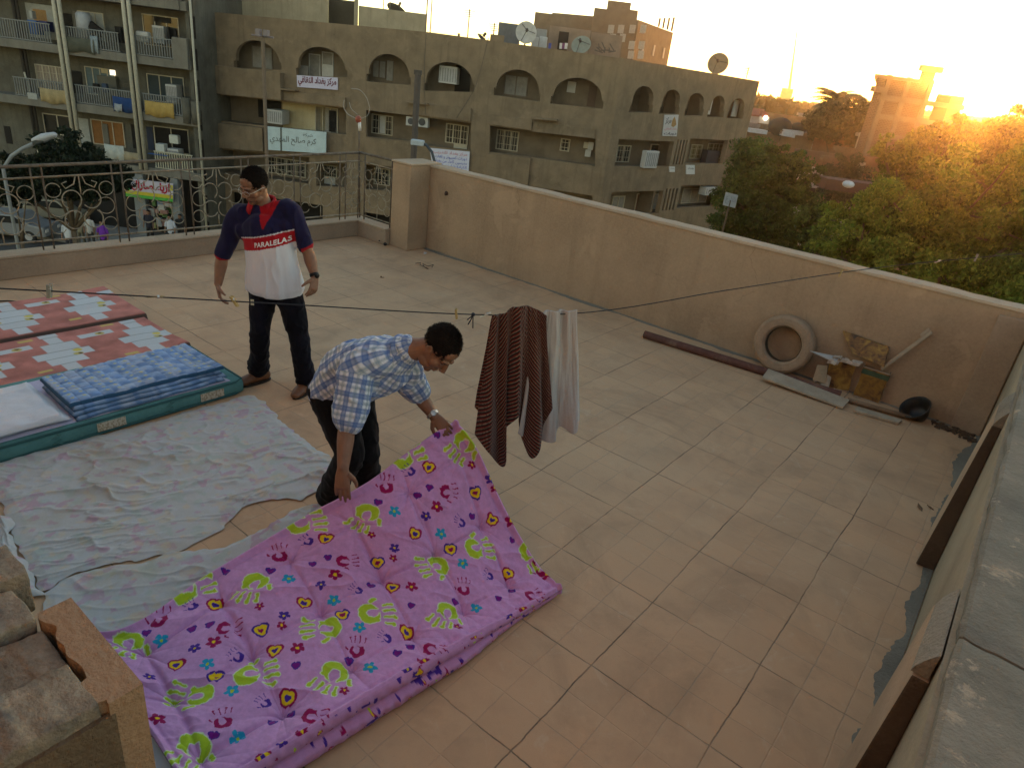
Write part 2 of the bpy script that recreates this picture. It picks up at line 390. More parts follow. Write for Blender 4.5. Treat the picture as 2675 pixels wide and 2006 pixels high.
# near brick wall stub, top courses bare, render on the far side
M['brick'] = plain('old sandy brick', (.205, .178, .135), .97, .42, 14, .03, 38, spec=.08, stain=((.085, .085, .08), .75))
t5 = thing('brick_wall', 'broken near wall of sandy bricks with cracked render on one side', 'wall', (-1.3, .15, 0))
b = MB(); b.box(-3.2, -1.012, -.25, .285, 0.003, 1.31); b.build('wall', M['brick'], t5, bevel=.012, jitter=.01)
xs = [-1.004, -1.145, -1.285, -1.42, -1.56, -1.70, -1.86, -2.0, -2.2]
for i in range(len(xs) - 1):
    x1, x0 = xs[i] - .006, xs[i + 1] + .006
    dz = random.Random(i).uniform(-.012, .012) + (.03 if i in (3, 4) else 0); ye = .283 + random.Random(i + 9).uniform(-.012, .01) + (.035 if i in (3,) else 0)
    nxp, nyp = 6, 24; V = []; F_ = []
    bm = bmesh.new(); bmesh.ops.create_grid(bm, x_segments=2, y_segments=2, size=1); bm.free()
    b = MB(); n_ = 10
    for j in range(n_):
        y0 = -.26 + (ye + .26) * j / n_; y1 = -.26 + (ye + .26) * (j + 1) / n_
        b.hexa([(x0, y0, 1.31), (x1, y0, 1.31), (x1, y1, 1.31), (x0, y1, 1.31)], [(x0, y0, 1.395 + dz), (x1, y0, 1.395 + dz), (x1, y1, 1.395 + dz), (x0, y1, 1.395 + dz)])
    # remove inner faces
    me_f = [f for f in b.f]
    o = b.build('brick', M['brick'], t5)
    bm = bmesh.new(); bm.from_mesh(o.data)
    seen = {}
    for f in list(bm.faces):
        k = tuple(round(c, 4) for c in f.calc_center_median()); seen.setdefault(k, []).append(f)
    bmesh.ops.delete(bm, geom=[f for l in seen.values() if len(l) > 1 for f in l], context='FACES')
    es = [e for e in bm.edges if e.is_manifold and e.calc_face_angle(0) > .6]
    bmesh.ops.bevel(bm, geom=es, offset=.004, segments=2, affect='EDGES', profile=.5)
    bmesh.ops.subdivide_edges(bm, edges=[e for e in bm.edges if e.calc_length() > .03], cuts=4, use_grid_fill=True)
    for v in bm.verts:
        v.co += Vector(mnoise.noise_vector(v.co * 9 + Vector((i * 7, 0, 0)))) * .005 + Vector(mnoise.noise_vector(v.co * 26)) * .004 + Vector(mnoise.noise_vector(v.co * 75)) * .0025
    for f in bm.faces: f.smooth = True
    bm.to_mesh(o.data); bm.free()
# render slab on the +Y face with a jagged inner edge
b = MB(); V = []; n = 26
for i in range(n):
    x0 = -1.31 + .31 * i / n; x1 = -1.31 + .31 * (i + 1) / n
    f_ = lambda x: .292 + .014 * mnoise.noise(Vector((x * 22, 0, 1))) - (.035 if -1.08 < x < -1.02 else 0)
    b.hexa([(x0, f_(x0), .003), (x1, f_(x1), .003), (x1, .352, .003), (x0, .352, .003)], [(x0, f_(x0), 1.4), (x1, f_(x1), 1.4), (x1, .352, 1.402), (x0, .352, 1.402)])
b.build('render_coat', plaster('tan render', (.36, .25, .155), .1, (.28, .19, .12), .02), t5)
b = MB(); b.box(-1.009, -.998, -.25, .30, .004, 1.37); b.build('end_coat', plaster('end render', (.17, .13, .085), .3, None, .03), t5)

# light blocker behind the viewer, unseen, added to darken the near floor
t6 = thing('light_blocker', 'unseen light blocker standing behind the viewer on the roof', 'light blocker', (-2.5, -3, 0))
b = MB(); b.box(-7.5, 2.2, -6, -1.3, .004, 4.8); b.build('wall', M['plaster_grey'], t6, bevel=.02)
b = MB(); b.box(-7.6, 2.3, -6.1, -1.2, 4.803, 4.95); b.build('roof_slab', M['coping'], t6, bevel=.01)
# ============================================================ BEDDING AND LAUNDRY
DS = 2675 / 2212
def polyl(P, n):
    """resample a polyline of 3-D points (n,3) with smooth interpolation by chord length"""
    P = np.array([tuple(p) for p in P], float); d = np.r_[0, np.cumsum(np.linalg.norm(np.diff(P, axis=0), axis=1))]; d /= d[-1]
    t = np.linspace(0, 1, n)
    m = np.gradient(P, d, axis=0)
    k = np.clip(np.searchsorted(d, t, side='right') - 1, 0, len(d) - 2)
    h = (d[k + 1] - d[k])[:, None]; s = ((t - d[k]) / (d[k + 1] - d[k]))[:, None]
    return ((2 * s ** 3 - 3 * s ** 2 + 1) * P[k] + (s ** 3 - 2 * s ** 2 + s) * h * m[k] + (-2 * s ** 3 + 3 * s ** 2) * P[k + 1] + (s ** 3 - s ** 2) * h * m[k + 1])
def coons(bot, top, left, right, nu, nv):
    """bot/top run left to right, left/right run bottom to top"""
    B, T, L_, R_ = polyl(bot, nu), polyl(top, nu), polyl(left, nv), polyl(right, nv)
    a = np.linspace(0, 1, nu)[:, None, None]; b = np.linspace(0, 1, nv)[None, :, None]
    S = (1 - b) * B[:, None] + b * T[:, None] + (1 - a) * L_[None] + a * R_[None]
    S -= (1 - a) * (1 - b) * B[0] + a * (1 - b) * B[-1] + (1 - a) * b * T[0] + a * b * T[-1]
    return S
def normals(S):
    n = np.cross(np.gradient(S, axis=0), np.gradient(S, axis=1)); n /= np.linalg.norm(n, axis=-1, keepdims=True) + 1e-12
    return n
def project(V):
    Rn = np.array([[CR[i][j] for j in range(3)] for i in range(3)]); q = (V - np.array([0, 0, H])) @ Rn
    return np.stack([CX + FPX * q[..., 0] / -q[..., 2], CY - FPX * q[..., 1] / -q[..., 2]], -1)
def sst(e0, e1, x):
    t = np.clip((x - e0) / (e1 - e0), 0, 1); return t * t * (3 - 2 * t)

# ---------------------------------------------------------------- lilac mattress held up by the bending man
NU, NV = 860, 430
near = [onz(511, 2088, .13), onz(663, 1997, .13), onz(850, 1884, .13), onz(1037, 1773, .13), onz(1207, 1679, .105), onz(1358, 1600, .06), onz(1467, 1535, .04)]
far = [Vector((-2.70, .69, .09)), onz(278, 1650, .10), onz(560, 1490, .15), onz(720, 1395, .23), onz(830, 1330, .34), onz(895, 1297, .41), onz(960, 1260, .47), onz(1060, 1185, .57), onz(1150, 1122, .655), onz(1191, 1098, .68)]
rgt = [near[-1], onz(1420, 1478, .10), onz(1370, 1385, .22), onz(1300, 1255, .43), onz(1240, 1150, .62), far[-1]]
lft = [near[0], onz(452, 2006, .12), onz(407, 1936, .11), far[0]]
S = coons(near, far, lft, rgt, NU, NV)
A_ = np.linspace(0, 1, NU)[:, None]; B_ = np.linspace(0, 1, NV)[None, :]
lift = sst(.35, 1.0, A_)
S[..., 2] -= .10 * lift * np.sin(PI * B_) ** 1.2 * (1 - .35 * B_)
LU, LV = 1.95, .95
U = np.broadcast_to(A_ * LU, (NU, NV)); Vv = np.broadcast_to(B_ * LV, (NU, NV))
NRM = normals(S)
# tufting: dimples in a staggered grid, soft pillows between, creases that run between the buttons
hgt = np.zeros((NU, NV))
tx, ty = LU / 6, LV / 3
btn = [((i + .5) * tx + (.06 * (j - 1)), (j + .5) * ty) for i in range(6) for j in range(3)]
rr = random.Random(4)
for (bx, by) in btn:
    r = np.hypot(U - bx, Vv - by); th = np.arctan2(Vv - by, U - bx)
    ph = rr.random() * 6.3; ph2 = rr.random() * 6.3
    star = (np.abs(np.sin(th * 2.5 + ph)) ** .5 * .6 + np.abs(np.sin(th * 4 + ph2)) ** .6 * .4)
    hgt -= .022 * np.exp(-(r / .035) ** 2) + .020 * np.exp(-(r / .12) ** 2) + .016 * (1 - star) * np.exp(-(r / .13) ** 2) * (r > .004)
def seg(x0, y0, x1, y1, w, d):
    dx, dy = x1 - x0, y1 - y0; L2 = dx * dx + dy * dy
    t = np.clip(((U - x0) * dx + (Vv - y0) * dy) / L2, 0, 1)
    wob = .012 * vnoise(np.stack([U * 9, Vv * 9, np.full_like(U, x0 * 7)], -1))
    return -d * np.exp(-((np.hypot(U - x0 - t * dx, Vv - y0 - t * dy) + wob) / w) ** 2) * (.35 + .65 * np.sin(PI * np.clip(t, .02, .98)) )
for i in range(5):
    for j in range(3):
        (x0, y0), (x1, y1) = btn[i * 3 + j], btn[(i + 1) * 3 + j]
        hgt += seg(x0, y0, x1, y1, .013, .014 * rr.random() + .008)
for i in range(6):
    for j in range(2):
        (x0, y0), (x1, y1) = btn[i * 3 + j], btn[i * 3 + j + 1]
        hgt += seg(x0, y0, x1, y1, .013, .016 * rr.random() + .009)
# long pull folds running from the hands and puckers along the near seam
an = fbm(U * 3.0 + Vv * 3.5, Vv * 1.6 - U * 1.2, 3.3, 4)
hgt += .012 * (1 - np.abs(an)) ** 4 - .005
pk = fbm(U * 16, Vv * 3.2, 8.8, 3); hgt += .009 * pk * np.exp(-Vv / .16) * sst(.25, .6, A_ * np.ones_like(Vv)) + .004 * pk * np.exp(-(LV - Vv) / .10)
hgt += .0016 * fbm(U * 26, Vv * 26, 1.1, 3)
hgt *= np.minimum(1, np.minimum(np.minimum(Vv, LV - Vv) / .03, np.minimum(U, LU - U) / .03)) 
# rolled piping on the border
for dist_ in (Vv, LV - Vv, U, LU - U):
    hgt += .013 * np.exp(-((dist_ - .011) / .010) ** 2) - .006 * np.exp(-((dist_ - .034) / .009) ** 2)
S = S + NRM * hgt[..., None]
S[..., 2] = np.maximum(S[..., 2], .02)
# pigment: hand prints, hearts and flowers placed on the cloth
P2 = project(S)
base = np.array([.58, .295, .55])
colr = np.tile(base, (NU, NV, 1)) * (1 + .07 * fbm(U * 60, Vv * 60, 0, 3))[..., None]
Sub = P2[::4, ::4].reshape(-1, 2); SubI = np.stack(np.meshgrid(np.arange(0, NU, 4), np.arange(0, NV, 4), indexing='ij'), -1).reshape(-1, 2)
def uvat(px, py):
    k = np.argmin((Sub[:, 0] - px) ** 2 + (Sub[:, 1] - py) ** 2); i, j = SubI[k]; 
    return U[i, j], Vv[i, j], math.hypot(Sub[k, 0] - px, Sub[k, 1] - py)
wobx = .0035 * fbm(U * 70, Vv * 70, 5, 2); woby = .0035 * fbm(U * 70, Vv * 70, 9, 2)
def local(cx, cy, ang, s):
    x = U + wobx - cx; y = Vv + woby - cy; c, n = math.cos(ang), math.sin(ang)
    return (x * c + y * n) / s, (-x * n + y * c) / s
def paint(mask, c): colr[mask] = c
def cap(x, y, x0, y0, x1, y1, r0, r1):
    dx, dy = x1 - x0, y1 - y0; t = np.clip(((x - x0) * dx + (y - y0) * dy) / (dx * dx + dy * dy), 0, 1)
    return np.hypot(x - x0 - t * dx, y - y0 - t * dy) - (r0 + (r1 - r0) * t)
def window(cx, cy, r):
    i0, i1 = int(max(0, (cx - r) / LU * (NU - 1))), int(min(NU, (cx + r) / LU * (NU - 1) + 2)); j0, j1 = int(max(0, (cy - r) / LV * (NV - 1))), int(min(NV, (cy + r) / LV * (NV - 1) + 2))
    return slice(i0, max(i1, i0)), slice(j0, max(j1, j0))
def hand(cx, cy, ang, s, c, outline=None, thin=1.0, flip=1):
    global colr
    w = window(cx, cy, s * 2.4)
    x = (U[w] + wobx[w] - cx); y = (Vv[w] + woby[w] - cy); ca, sa = math.cos(ang), math.sin(ang)
    x, y = (x * ca + y * sa) / s, (-x * sa + y * ca) / s * flip
    palm = np.maximum(np.hypot((x + .05) / .95, y / 1.1) - .62, np.minimum(.33 - np.hypot((x - .16) * .85, (y - .06) * 1.15), 9))
    palm = np.maximum(palm, -cap(x, y, .16, .06, .62, .26, .20, .13))
    palm = np.minimum(palm, cap(x, y, -.1, -.42, .40, -.46, .17, .10))
    d = palm
    for k, (yy, a, l) in enumerate(((-.62, -.22, .50), (-.2, -.07, .62), (.2, .07, .60), (.58, .22, .48))):
        x0, y0 = .82, yy; x1, y1 = x0 + l * math.cos(a), yy + l * math.sin(a) 
        d = np.minimum(d, cap(x, y, x0, y0, x1, y1, .055 * thin, .070 * thin)); d = np.minimum(d, np.hypot(x - x1, y - y1) - .118 * thin)
    d = np.minimum(d, cap(x, y, .1, .86, .36, 1.06, .10 * thin, .09 * thin))
    v = colr[w]
    if outline is not None: v[d < .055] = outline
    v[d < 0] = c
def heart(cx, cy, ang, s, cols):
    w = window(cx, cy, s * 1.6); x = (U[w] + wobx[w] - cx); y = (Vv[w] + woby[w] - cy); ca, sa = math.cos(ang), math.sin(ang)
    x, y = (x * ca + y * sa) / s, (-x * sa + y * ca) / s
    for k, c in cols:
        X, Y = y / k, x / k + .12
        colr[w][((X * X + Y * Y - 1) ** 3 - X * X * Y ** 3) < 0] = c
def flower(cx, cy, ang, s, c, cc):
    w = window(cx, cy, s * 1.4); x = (U[w] + wobx[w] - cx); y = (Vv[w] + woby[w] - cy)
    r = np.hypot(x, y) / s; th = np.arctan2(y, x) + ang
    colr[w][r < .48 + .52 * np.abs(np.cos(2.5 * th)) ** .8] = c; colr[w][r < .24] = cc
GRN, GOUT = (.42, .58, .03), (.64, .74, .45)
MAG, BLU, CYA, YEL, PUR = (.30, .006, .085), (.065, .022, .27), (.022, .32, .52), (.80, .55, .015), (.19, .010, .21)
def place(lst, fn):
    for (qx, qy, dx, dy) in lst:
        px, py = 200 + qx * .6667, 900 + qy * .6667
        u0, v0, e = uvat(px, py)
        if e > 60: continue
        if dx or dy:
            n_ = math.hypot(dx, dy); u1, v1, _ = uvat(px + dx / n_ * 26, py + dy / n_ * 26); u2, v2, _ = uvat(px - dx / n_ * 26, py - dy / n_ * 26)
            ang = math.atan2(v1 - v2, u1 - u2)
        else: ang = 0
        fn(u0, v0, ang)
d1, d2, d3 = (-.55, .83), (-1, .12), (1, -.08)
G = [(1520, 385) + d1, (1560, 800) + d3, (1420, 865) + d2, (1455, 1040) + d1, (1140, 660) + d1, (1150, 1050) + d3, (990, 1110) + d2, (1015, 1285) + d1, (700, 930) + d1, (670, 1295) + d3, (480, 1375) + d2, (205, 1160) + d1, (465, 1580) + d1, (1815, 780) + d1, (1265, 425) + d3, (870, 700) + d3, (420, 965) + d3]
place(G, lambda u, v, a: hand(u, v, a, .077, GRN, GOUT))
m1, m2 = (.02, -1), (1, -.05)
place([(q + m1) for q in ((1215, 560), (795, 828), (325, 1078), (1520, 960), (1097, 1200), (578, 1475), (1850, 860))], lambda u, v, a: hand(u, v, a, .047, MAG, None, .75))
place([(q + m2) for q in ((1442, 575), (1045, 850), (582, 1110), (1775, 980), (1385, 1190), (915, 1450))], lambda u, v, a: hand(u, v, a, .047, MAG, None, .75, -1))
place([(q + (-.85, -.6)) for q in ((1312, 500), (1510, 700), (910, 770), (1620, 908), (1215, 1150), (630, 1222), (455, 1028), (738, 1405), (1105, 965))], lambda u, v, a: hand(u, v, a, .031, BLU, None, .7))
up = (.05, -1)
place([(q + (.25, -1)) for q in ((1380, 480), (1630, 690), (1325, 745), (980, 760), (1690, 895), (1235, 950), (895, 1015), (540, 1020), (1290, 1125), (775, 1200), (825, 1385), (390, 1255), (730, 1625))], lambda u, v, a: heart(u, v, a, .030, ((1, MAG), (.74, YEL), (.36, BLU))))
place([(q + (-.2, -1)) for q in ((1565, 585), (1465, 800), (1175, 855), (1045, 1055), (725, 1120), (550, 1305))], lambda u, v, a: heart(u, v, a, .030, ((1, BLU), (.74, YEL), (.34, MAG))))
place([(q + (.2, -1)) for q in ((1410, 350), (1385, 560), (1335, 590), (1185, 620), (1550, 675), (985, 835), (925, 860), (1710, 770), (1150, 945), (760, 885), (1705, 965), (1655, 995), (1485, 1010), (1310, 1020), (520, 1095), (455, 1115), (275, 1130), (1310, 1185), (1255, 1210), (1065, 1240), (860, 1260), (840, 1450), (765, 1480), (535, 1530), (585, 895))], lambda u, v, a: heart(u, v, a, .0165, ((1, BLU), (.72, PUR))))
place([q + up for q in ((1245, 650), (1425, 740), (830, 915), (1515, 860), (1010, 1005), (1565, 1030), (1105, 1105), (335, 1160), (515, 1250), (610, 1355), (1145, 1260), (630, 1545))], lambda u, v, a: flower(u, v, a, .030, CYA, (.45, .55, .05)))
place([q + up for q in ((1415, 635), (1705, 685), (1015, 905), (1315, 945), (1750, 1035), (540, 1160), (865, 1190), (320, 1465), (885, 1515), (1365, 1235), (1860, 880))], lambda u, v, a: flower(u, v, a, .030, MAG, YEL))
place([q + up for q in ((1545, 470), (1155, 745), (1245, 835), (1635, 560), (720, 1020), (805, 1100), (1490, 1105), (1050, 1350))], lambda u, v, a: flower(u, v, a, .021, MAG, YEL))
place([q + up for q in ((1635, 520), (1245, 795), (810, 1060), (285, 1300), (1365, 670), (955, 940), (465, 1185), (1700, 1065), (1300, 1270), (800, 1560))], lambda u, v, a: flower(u, v, a, .025, BLU, YEL))
# underside
thick = (.05 * np.ones((NU, NV)) * np.minimum(1, np.minimum(np.minimum(Vv, LV - Vv), np.minimum(U, LU - U)) / .04) ** .5 + .006)
Bt = S[::4, ::4] - NRM[::4, ::4] * thick[::4, ::4, None]; Bt[..., 2] = np.maximum(Bt[..., 2], .008)
M['lilac'] = pigment('lilac printed cotton', .95, .0009, 420, .15, .06)
mat_t = thing('mattress', 'lilac mattress printed with green hands and hearts, lifted by the bending man', 'mattress', (-1.9, 1.6, 0))
np_mesh('printed_cover', S.reshape(-1, 3), grid_faces(NU, NV), M['lilac'], mat_t, True, colr.reshape(-1, 3))
bu, bv = Bt.shape[:2]; cu_ = np.tile(base, (bu * bv, 1))
np_mesh('underside', Bt.reshape(-1, 3), grid_faces(bu, bv)[:, ::-1], M['lilac'], mat_t, True, cu_)
# two layered near edge (the mattress is doubled over), bulging and puckered
ne = S[:, 0]; NE = len(ne)
tang = np.gradient(ne, axis=0); tang /= np.linalg.norm(tang, axis=1, keepdims=True); outw = np.stack([tang[:, 1], -tang[:, 0], 0 * tang[:, 0]], -1)
K = 26; V_ = []; C_ = []
aa = np.linspace(0, 1, NE); pf = 1 - sst(.60, .82, aa)
for k in range(K):
    t = k / (K - 1); bulge = np.abs(np.sin(2 * PI * t)) ** .6 * (.017 + .006 * vnoise(np.stack([aa * 70, np.full(NE, t * 2), np.zeros(NE)], -1)))
    step = .030 * sst(.45, .6, t) * pf
    rowp = ne + outw * (bulge * (.3 + .7 * pf) + step)[:, None]; rowp[:, 2] = ne[:, 2] * (1 - t) + .004 * t
    V_.append(rowp)
    pat = fbm(aa * 75, np.full(NE, t * 5), 3., 2); pat2 = fbm(aa * 64, np.full(NE, t * 4), 9., 2)
    cc = np.tile(base * .92, (NE, 1)); cc[pat > .78] = MAG; cc[pat2 > .80] = BLU; cc[pat2 < -.98] = GRN; cc[pat > 1.0] = YEL; C_.append(cc)
np_mesh('folded_edge', np.stack(V_, 1).reshape(-1, 3), grid_faces(NE, K), M['lilac'], mat_t, True, np.stack(C_, 1).reshape(-1, 3))
# white lining sheet peeping out below the mattress at the brick wall
b = MB(); q = [onz(405, 1930, .05), onz(470, 2040, .05), Vector((-1.80, .58, .004)), Vector((-2.2, .58, .004))]
b.prism(q, (0, 0, .012)); tag(b.build('folded_sheet', plain('white lining', (.62, .64, .68), .9, .06), bevel=.004), 'corner of a white sheet showing under the lilac mattress beside the brick wall', 'sheet')

# ---------------------------------------------------------------- pale printed bed sheet spread on the floor
def pt(dx, dy, z=0): return onz(dx * DS, dy * DS, z)
def sheet_patch(bot, top, lef, rig, nu, nv, dirx, seed, amp):
    S = coons(bot, top, lef, rig, nu, nv); x, y = S[..., 0], S[..., 1]
    c, s_ = math.cos(dirx), math.sin(dirx); p = x * c + y * s_; q = -x * s_ + y * c
    w = fbm(p * 1.2, q * 1.2, seed, 3) * .35
    w = w + .5 * fbm(x * .9, y * .9, seed + 8, 2); r1 = 1 - np.abs(fbm(p * 2.0 + w, q * 6.0 + w * 3.6, seed + 1., 3)); r2 = 1 - np.abs(fbm(p * 4.5 - w, q * 14 + w * 6, seed + 4., 3)); r3 = fbm(x * 9, y * 9, seed + 2., 3)
    fm = .35 + .65 * sst(-.25, .35, fbm(x * 1.3 + 5, y * 1.3, seed + 12, 2)); h = fm * amp * (1.25 * np.clip(r1, 0, 1) ** 8 + .75 * np.clip(r2, 0, 1) ** 6 + .10 * r3) + .012 + .5 * amp * (fbm(x * 1.7, y * 1.7, seed + 6, 2) + .5).clip(0)
    S[..., 2] += h
    e = np.ones((nu, nv)); a = np.linspace(0, 1, nu)[:, None]; b = np.linspace(0, 1, nv)[None]
    edge = np.minimum(np.minimum(a, 1 - a) * nu / 10, np.minimum(b, 1 - b) * nv / 10).clip(0, 1)
    S[..., 2] = .006 + (S[..., 2] - .006) * (.25 + .75 * edge)
    # ragged outline
    S[..., 0] += (1 - edge) * .02 * fbm(x * 14, y * 14, seed, 2); S[..., 1] += (1 - edge) * .02 * fbm(x * 14, y * 14, seed + 3, 2)
    col = np.tile(np.array([.45, .455, .44]), (nu, nv, 1))
    def blend(m, c): 
        nonlocal col
        col = col * (1 - m[..., None]) + np.array(c) * m[..., None]
    f1 = fbm(x * 20, y * 20, seed + 20, 3); f2 = fbm(x * 17, y * 17, seed + 31, 3); f3 = fbm(x * 3, y * 3, seed + 40, 4)
    blend(.55 * sst(.42, .62, f1), (.44, .23, .33)); blend(.45 * sst(.42, .62, f2), (.34, .42, .36)); blend(.5 * sst(.4, .7, fbm(x * 21, y * 21, seed + 50, 2)), (.55, .45, .30))
    blend(.35 * sst(.45, .9, f3), (.38, .33, .24)); blend(.18 * sst(.2, .5, fbm(x * 34, y * 34, seed + 7, 2)), (.45, .50, .62))
    return S, col
sA = sheet_patch([pt(88, 1285), pt(180, 1238), pt(300, 1213), pt(400, 1183), pt(470, 1152), pt(515, 1108), pt(562, 1083), pt(640, 1079), pt(700, 1062)],
                 [pt(-60, 1015), pt(0, 1000), pt(120, 968), pt(250, 935), pt(380, 900), pt(480, 872), pt(535, 857), pt(548, 858)],
                 [pt(88, 1285), pt(60, 1230), pt(20, 1120), pt(-20, 1060), pt(-60, 1015)],
                 [pt(700, 1062), pt(722, 1005), pt(660, 955), pt(612, 915), pt(580, 880), pt(548, 858)], 300, 220, math.radians(58), 11., .021)
sB = sheet_patch([pt(120, 1420), pt(230, 1420), pt(350, 1380), pt(470, 1290), pt(600, 1200), pt(700, 1135)],
                 [pt(92, 1282), pt(180, 1238), pt(300, 1216), pt(345, 1201), pt(470, 1186), pt(560, 1150), pt(640, 1105), pt(715, 1080)],
                 [pt(120, 1420), pt(95, 1340), pt(92, 1282)], [pt(700, 1135), pt(712, 1105), pt(715, 1080)], 280, 90, math.radians(75), 29., .018)
sC = sheet_patch([pt(-40, 1290), pt(30, 1300), pt(88, 1290)], [pt(-60, 1100), pt(-20, 1110), pt(15, 1120)], [pt(-40, 1290), pt(-55, 1200), pt(-60, 1100)], [pt(88, 1290), pt(50, 1215), pt(15, 1120)], 60, 90, math.radians(20), 47., .03)
Vs, Fs, Cs, off = [], [], [], 0
for S_, C_2 in (sB, sC, sA):
    nu, nv = S_.shape[:2]; Vs.append(S_.reshape(-1, 3)); Cs.append(C_2.reshape(-1, 3)); Fs.append(grid_faces(nu, nv) + off); off += nu * nv
M['sheetm'] = pigment('washed cotton print', .95, .0008, 500, .1, .05)
o = np_mesh('bed_sheet', np.concatenate(Vs), np.concatenate(Fs), M['sheetm'], None, True, np.concatenate(Cs))
tag(o, 'crumpled pale bed sheet with faded pink flowers spread over the floor tiles', 'bed sheet')

# ---------------------------------------------------------------- teal foam mattress with bedding on top
M['teal'] = plain('teal mattress cover', (.085, .22, .215), .85, .22, 7, .002, 60)
t = thing('mattress', 'teal green foam mattress with beige label strips along its side, lying on the tiles', 'mattress', (-4.82, 1, 0))
b = MB(); b.box(-5.27, -4.385, -1.4, 2.575, .004, .118); b.build('foam_block', M['teal'], t, bevel=.035, smooth=True)
b = MB()
for z_ in (.112, .016): b.tube([(-4.39, -1.35, z_), (-4.385, 2.50, z_), (-4.42, 2.57, z_), (-5.2, 2.58, z_)], .008, 6)
b.build('piping', plain('dark teal piping', (.03, .10, .10)), t, smooth=True)
def label_mat():
    t_ = NT('beige label strip'); n = t_.noise(1, 2, .5, t_.scaled(t_.pos(), 1, 90, 55))
    t_.col(t_.ramp(n, [(.44, (.30, .25, .17)), (.52, (.50, .46, .36))])); return t_.m
lm = label_mat()
for yc in (2.33, 1.62, .87, .15):
    b = MB(); b.box(-4.3835, -4.3805, yc - .11, yc + .07, .03, .092); b.build('label_strip', lm, t)
for yc in (2.0, 1.28, .55):
    b = MB(); b.tube([(-4.381, yc + .03 * math.sin(k * 2.2), .1 - k * .012) for k in range(7)], .004, 5); b.build('stitching', M['teal'], t)
def cloth_pad(name, x0, x1, y0, y1, z0, h, mat, col, seed, parent=None, amp=.006, slant=0, n=90, round_=.03):
    nu = n; nv = n; a = np.linspace(0, 1, nu)[:, None]; b_ = np.linspace(0, 1, nv)[None]
    x = x0 + (x1 - x0) * a + slant * b_ + .012 * fbm(b_ * 5, a * 1.0, seed, 2) * (np.abs(a - .5) > .4); y = y0 + (y1 - y0) * b_ + 0 * a + .012 * fbm(a * 5, b_ * 1.0, seed + 2, 2) * (np.abs(b_ - .5) > .4)
    d = np.minimum(np.minimum(a, 1 - a) * abs(x1 - x0), np.minimum(b_, 1 - b_) * abs(y1 - y0))
    z = z0 + h * np.sqrt(np.clip(1 - (1 - np.clip(d / round_, 0, 1)) ** 2, 0, 1)) + amp * (1 - np.abs(fbm(x * 7, y * 5, seed + 5, 4))) * np.clip(d / .02, 0, 1)
    c = col(x, y) if callable(col) else np.tile(np.array(col), (nu, nv, 1))
    return np_mesh(name, np.stack([x, y, z], -1).reshape(-1, 3), grid_faces(nu, nv), mat, parent, True, c.reshape(-1, 3))
M['cloth'] = pigment('soft cloth', .95, .0006, 500, .1, .05)
tag(cloth_pad('bed_sheet', -5.17, -4.43, -1.3, 2.47, .119, .010, M['cloth'], (.46, .45, .60), 3.3, None, .010, 0, 160, .02), 'smooth lilac sheet laid over the teal mattress', 'bed sheet')
# folded blue quilt: stacked layers
qc = [onz(x * DS, y * DS, z) for x, y, z in ((92, 832, .17), (395, 747, .22), (478, 800, .20), (158, 898, .15))]
qt = thing('quilt', 'folded light blue quilt with yellow dots and blue edging on the teal mattress', 'quilt', (-5, 1.9, .12))
def quilt_layer(k, nl, n=150):
    z0 = .131 + k * .026; sh = .014 * (nl - 1 - k)
    a = np.linspace(0, 1, n)[:, None, None]; b_ = np.linspace(0, 1, n)[None, :, None]
    Q = [np.array((v.x, v.y, 0)) for v in qc]
    P = (1 - a) * (1 - b_) * Q[0] + a * (1 - b_) * Q[1] + a * b_ * Q[2] + (1 - a) * b_ * Q[3]
    x = P[..., 0] + sh * (.4 + b_[..., 0]) * .8 + .008 * fbm(a[..., 0] * 6, b_[..., 0], k, 2); y = P[..., 1] + .02 * (k % 2) * (a[..., 0] - .3) * 2
    lu, lv = 1.08, .60
    u = a[..., 0] * lu; v = b_[..., 0] * lv
    d = np.minimum(np.minimum(u, lu - u), np.minimum(v, lv - v)) + 0 * (u + v)
    dome = np.sqrt(np.clip(1 - (1 - np.clip(d / .022, 0, 1)) ** 2, 0, 1))
    qx, qy = u / .072, v / .072
    pil = np.abs(np.sin(PI * qx)) ** .4 * np.abs(np.sin(PI * qy)) ** .4
    z = z0 + .024 * dome + (.011 * pil * np.clip(d / .02, 0, 1) + .012 * fbm(u * 3, v * 3, k + 3., 3) * np.clip(d / .05, 0, 1) if k == nl - 1 else .006 * fbm(u * 9, v * 3, k, 2))
    cx, cy = np.floor(qx), np.floor(qy); chk = ((cx + cy) % 2)
    col = np.where(chk[..., None] > 0, np.array([.17, .29, .52]), np.array([.27, .39, .58])) * (1 + .22 * fbm(u * 20, v * 20, 2, 3))[..., None]
    wh = sst(.2, .5, fbm(u * 11, v * 11, 6, 2)); col = col * (1 - .45 * wh[..., None]) + np.array([.48, .54, .62]) * .45 * wh[..., None]
    fx, fy = qx - cx - .5, qy - cy - .5; dot = (np.hypot(fx - .1, fy) < .17) & (((cx * 7 + cy * 3) % 3) < 2); col[dot] = (.48, .47, .22)
    ed = d < .010; col[ed] = (.03, .09, .17)
    seam = (np.minimum(np.abs(fx), 1) > .475) | (np.abs(fy) > .475); col[seam] *= .72
    np_mesh('quilt_fold', np.stack([x, y, z], -1).reshape(-1, 3), grid_faces(n, n), M['cloth'], qt, True, col.reshape(-1, 3))
for k in range(4): quilt_layer(k, 4, 150 if k == 3 else 60)
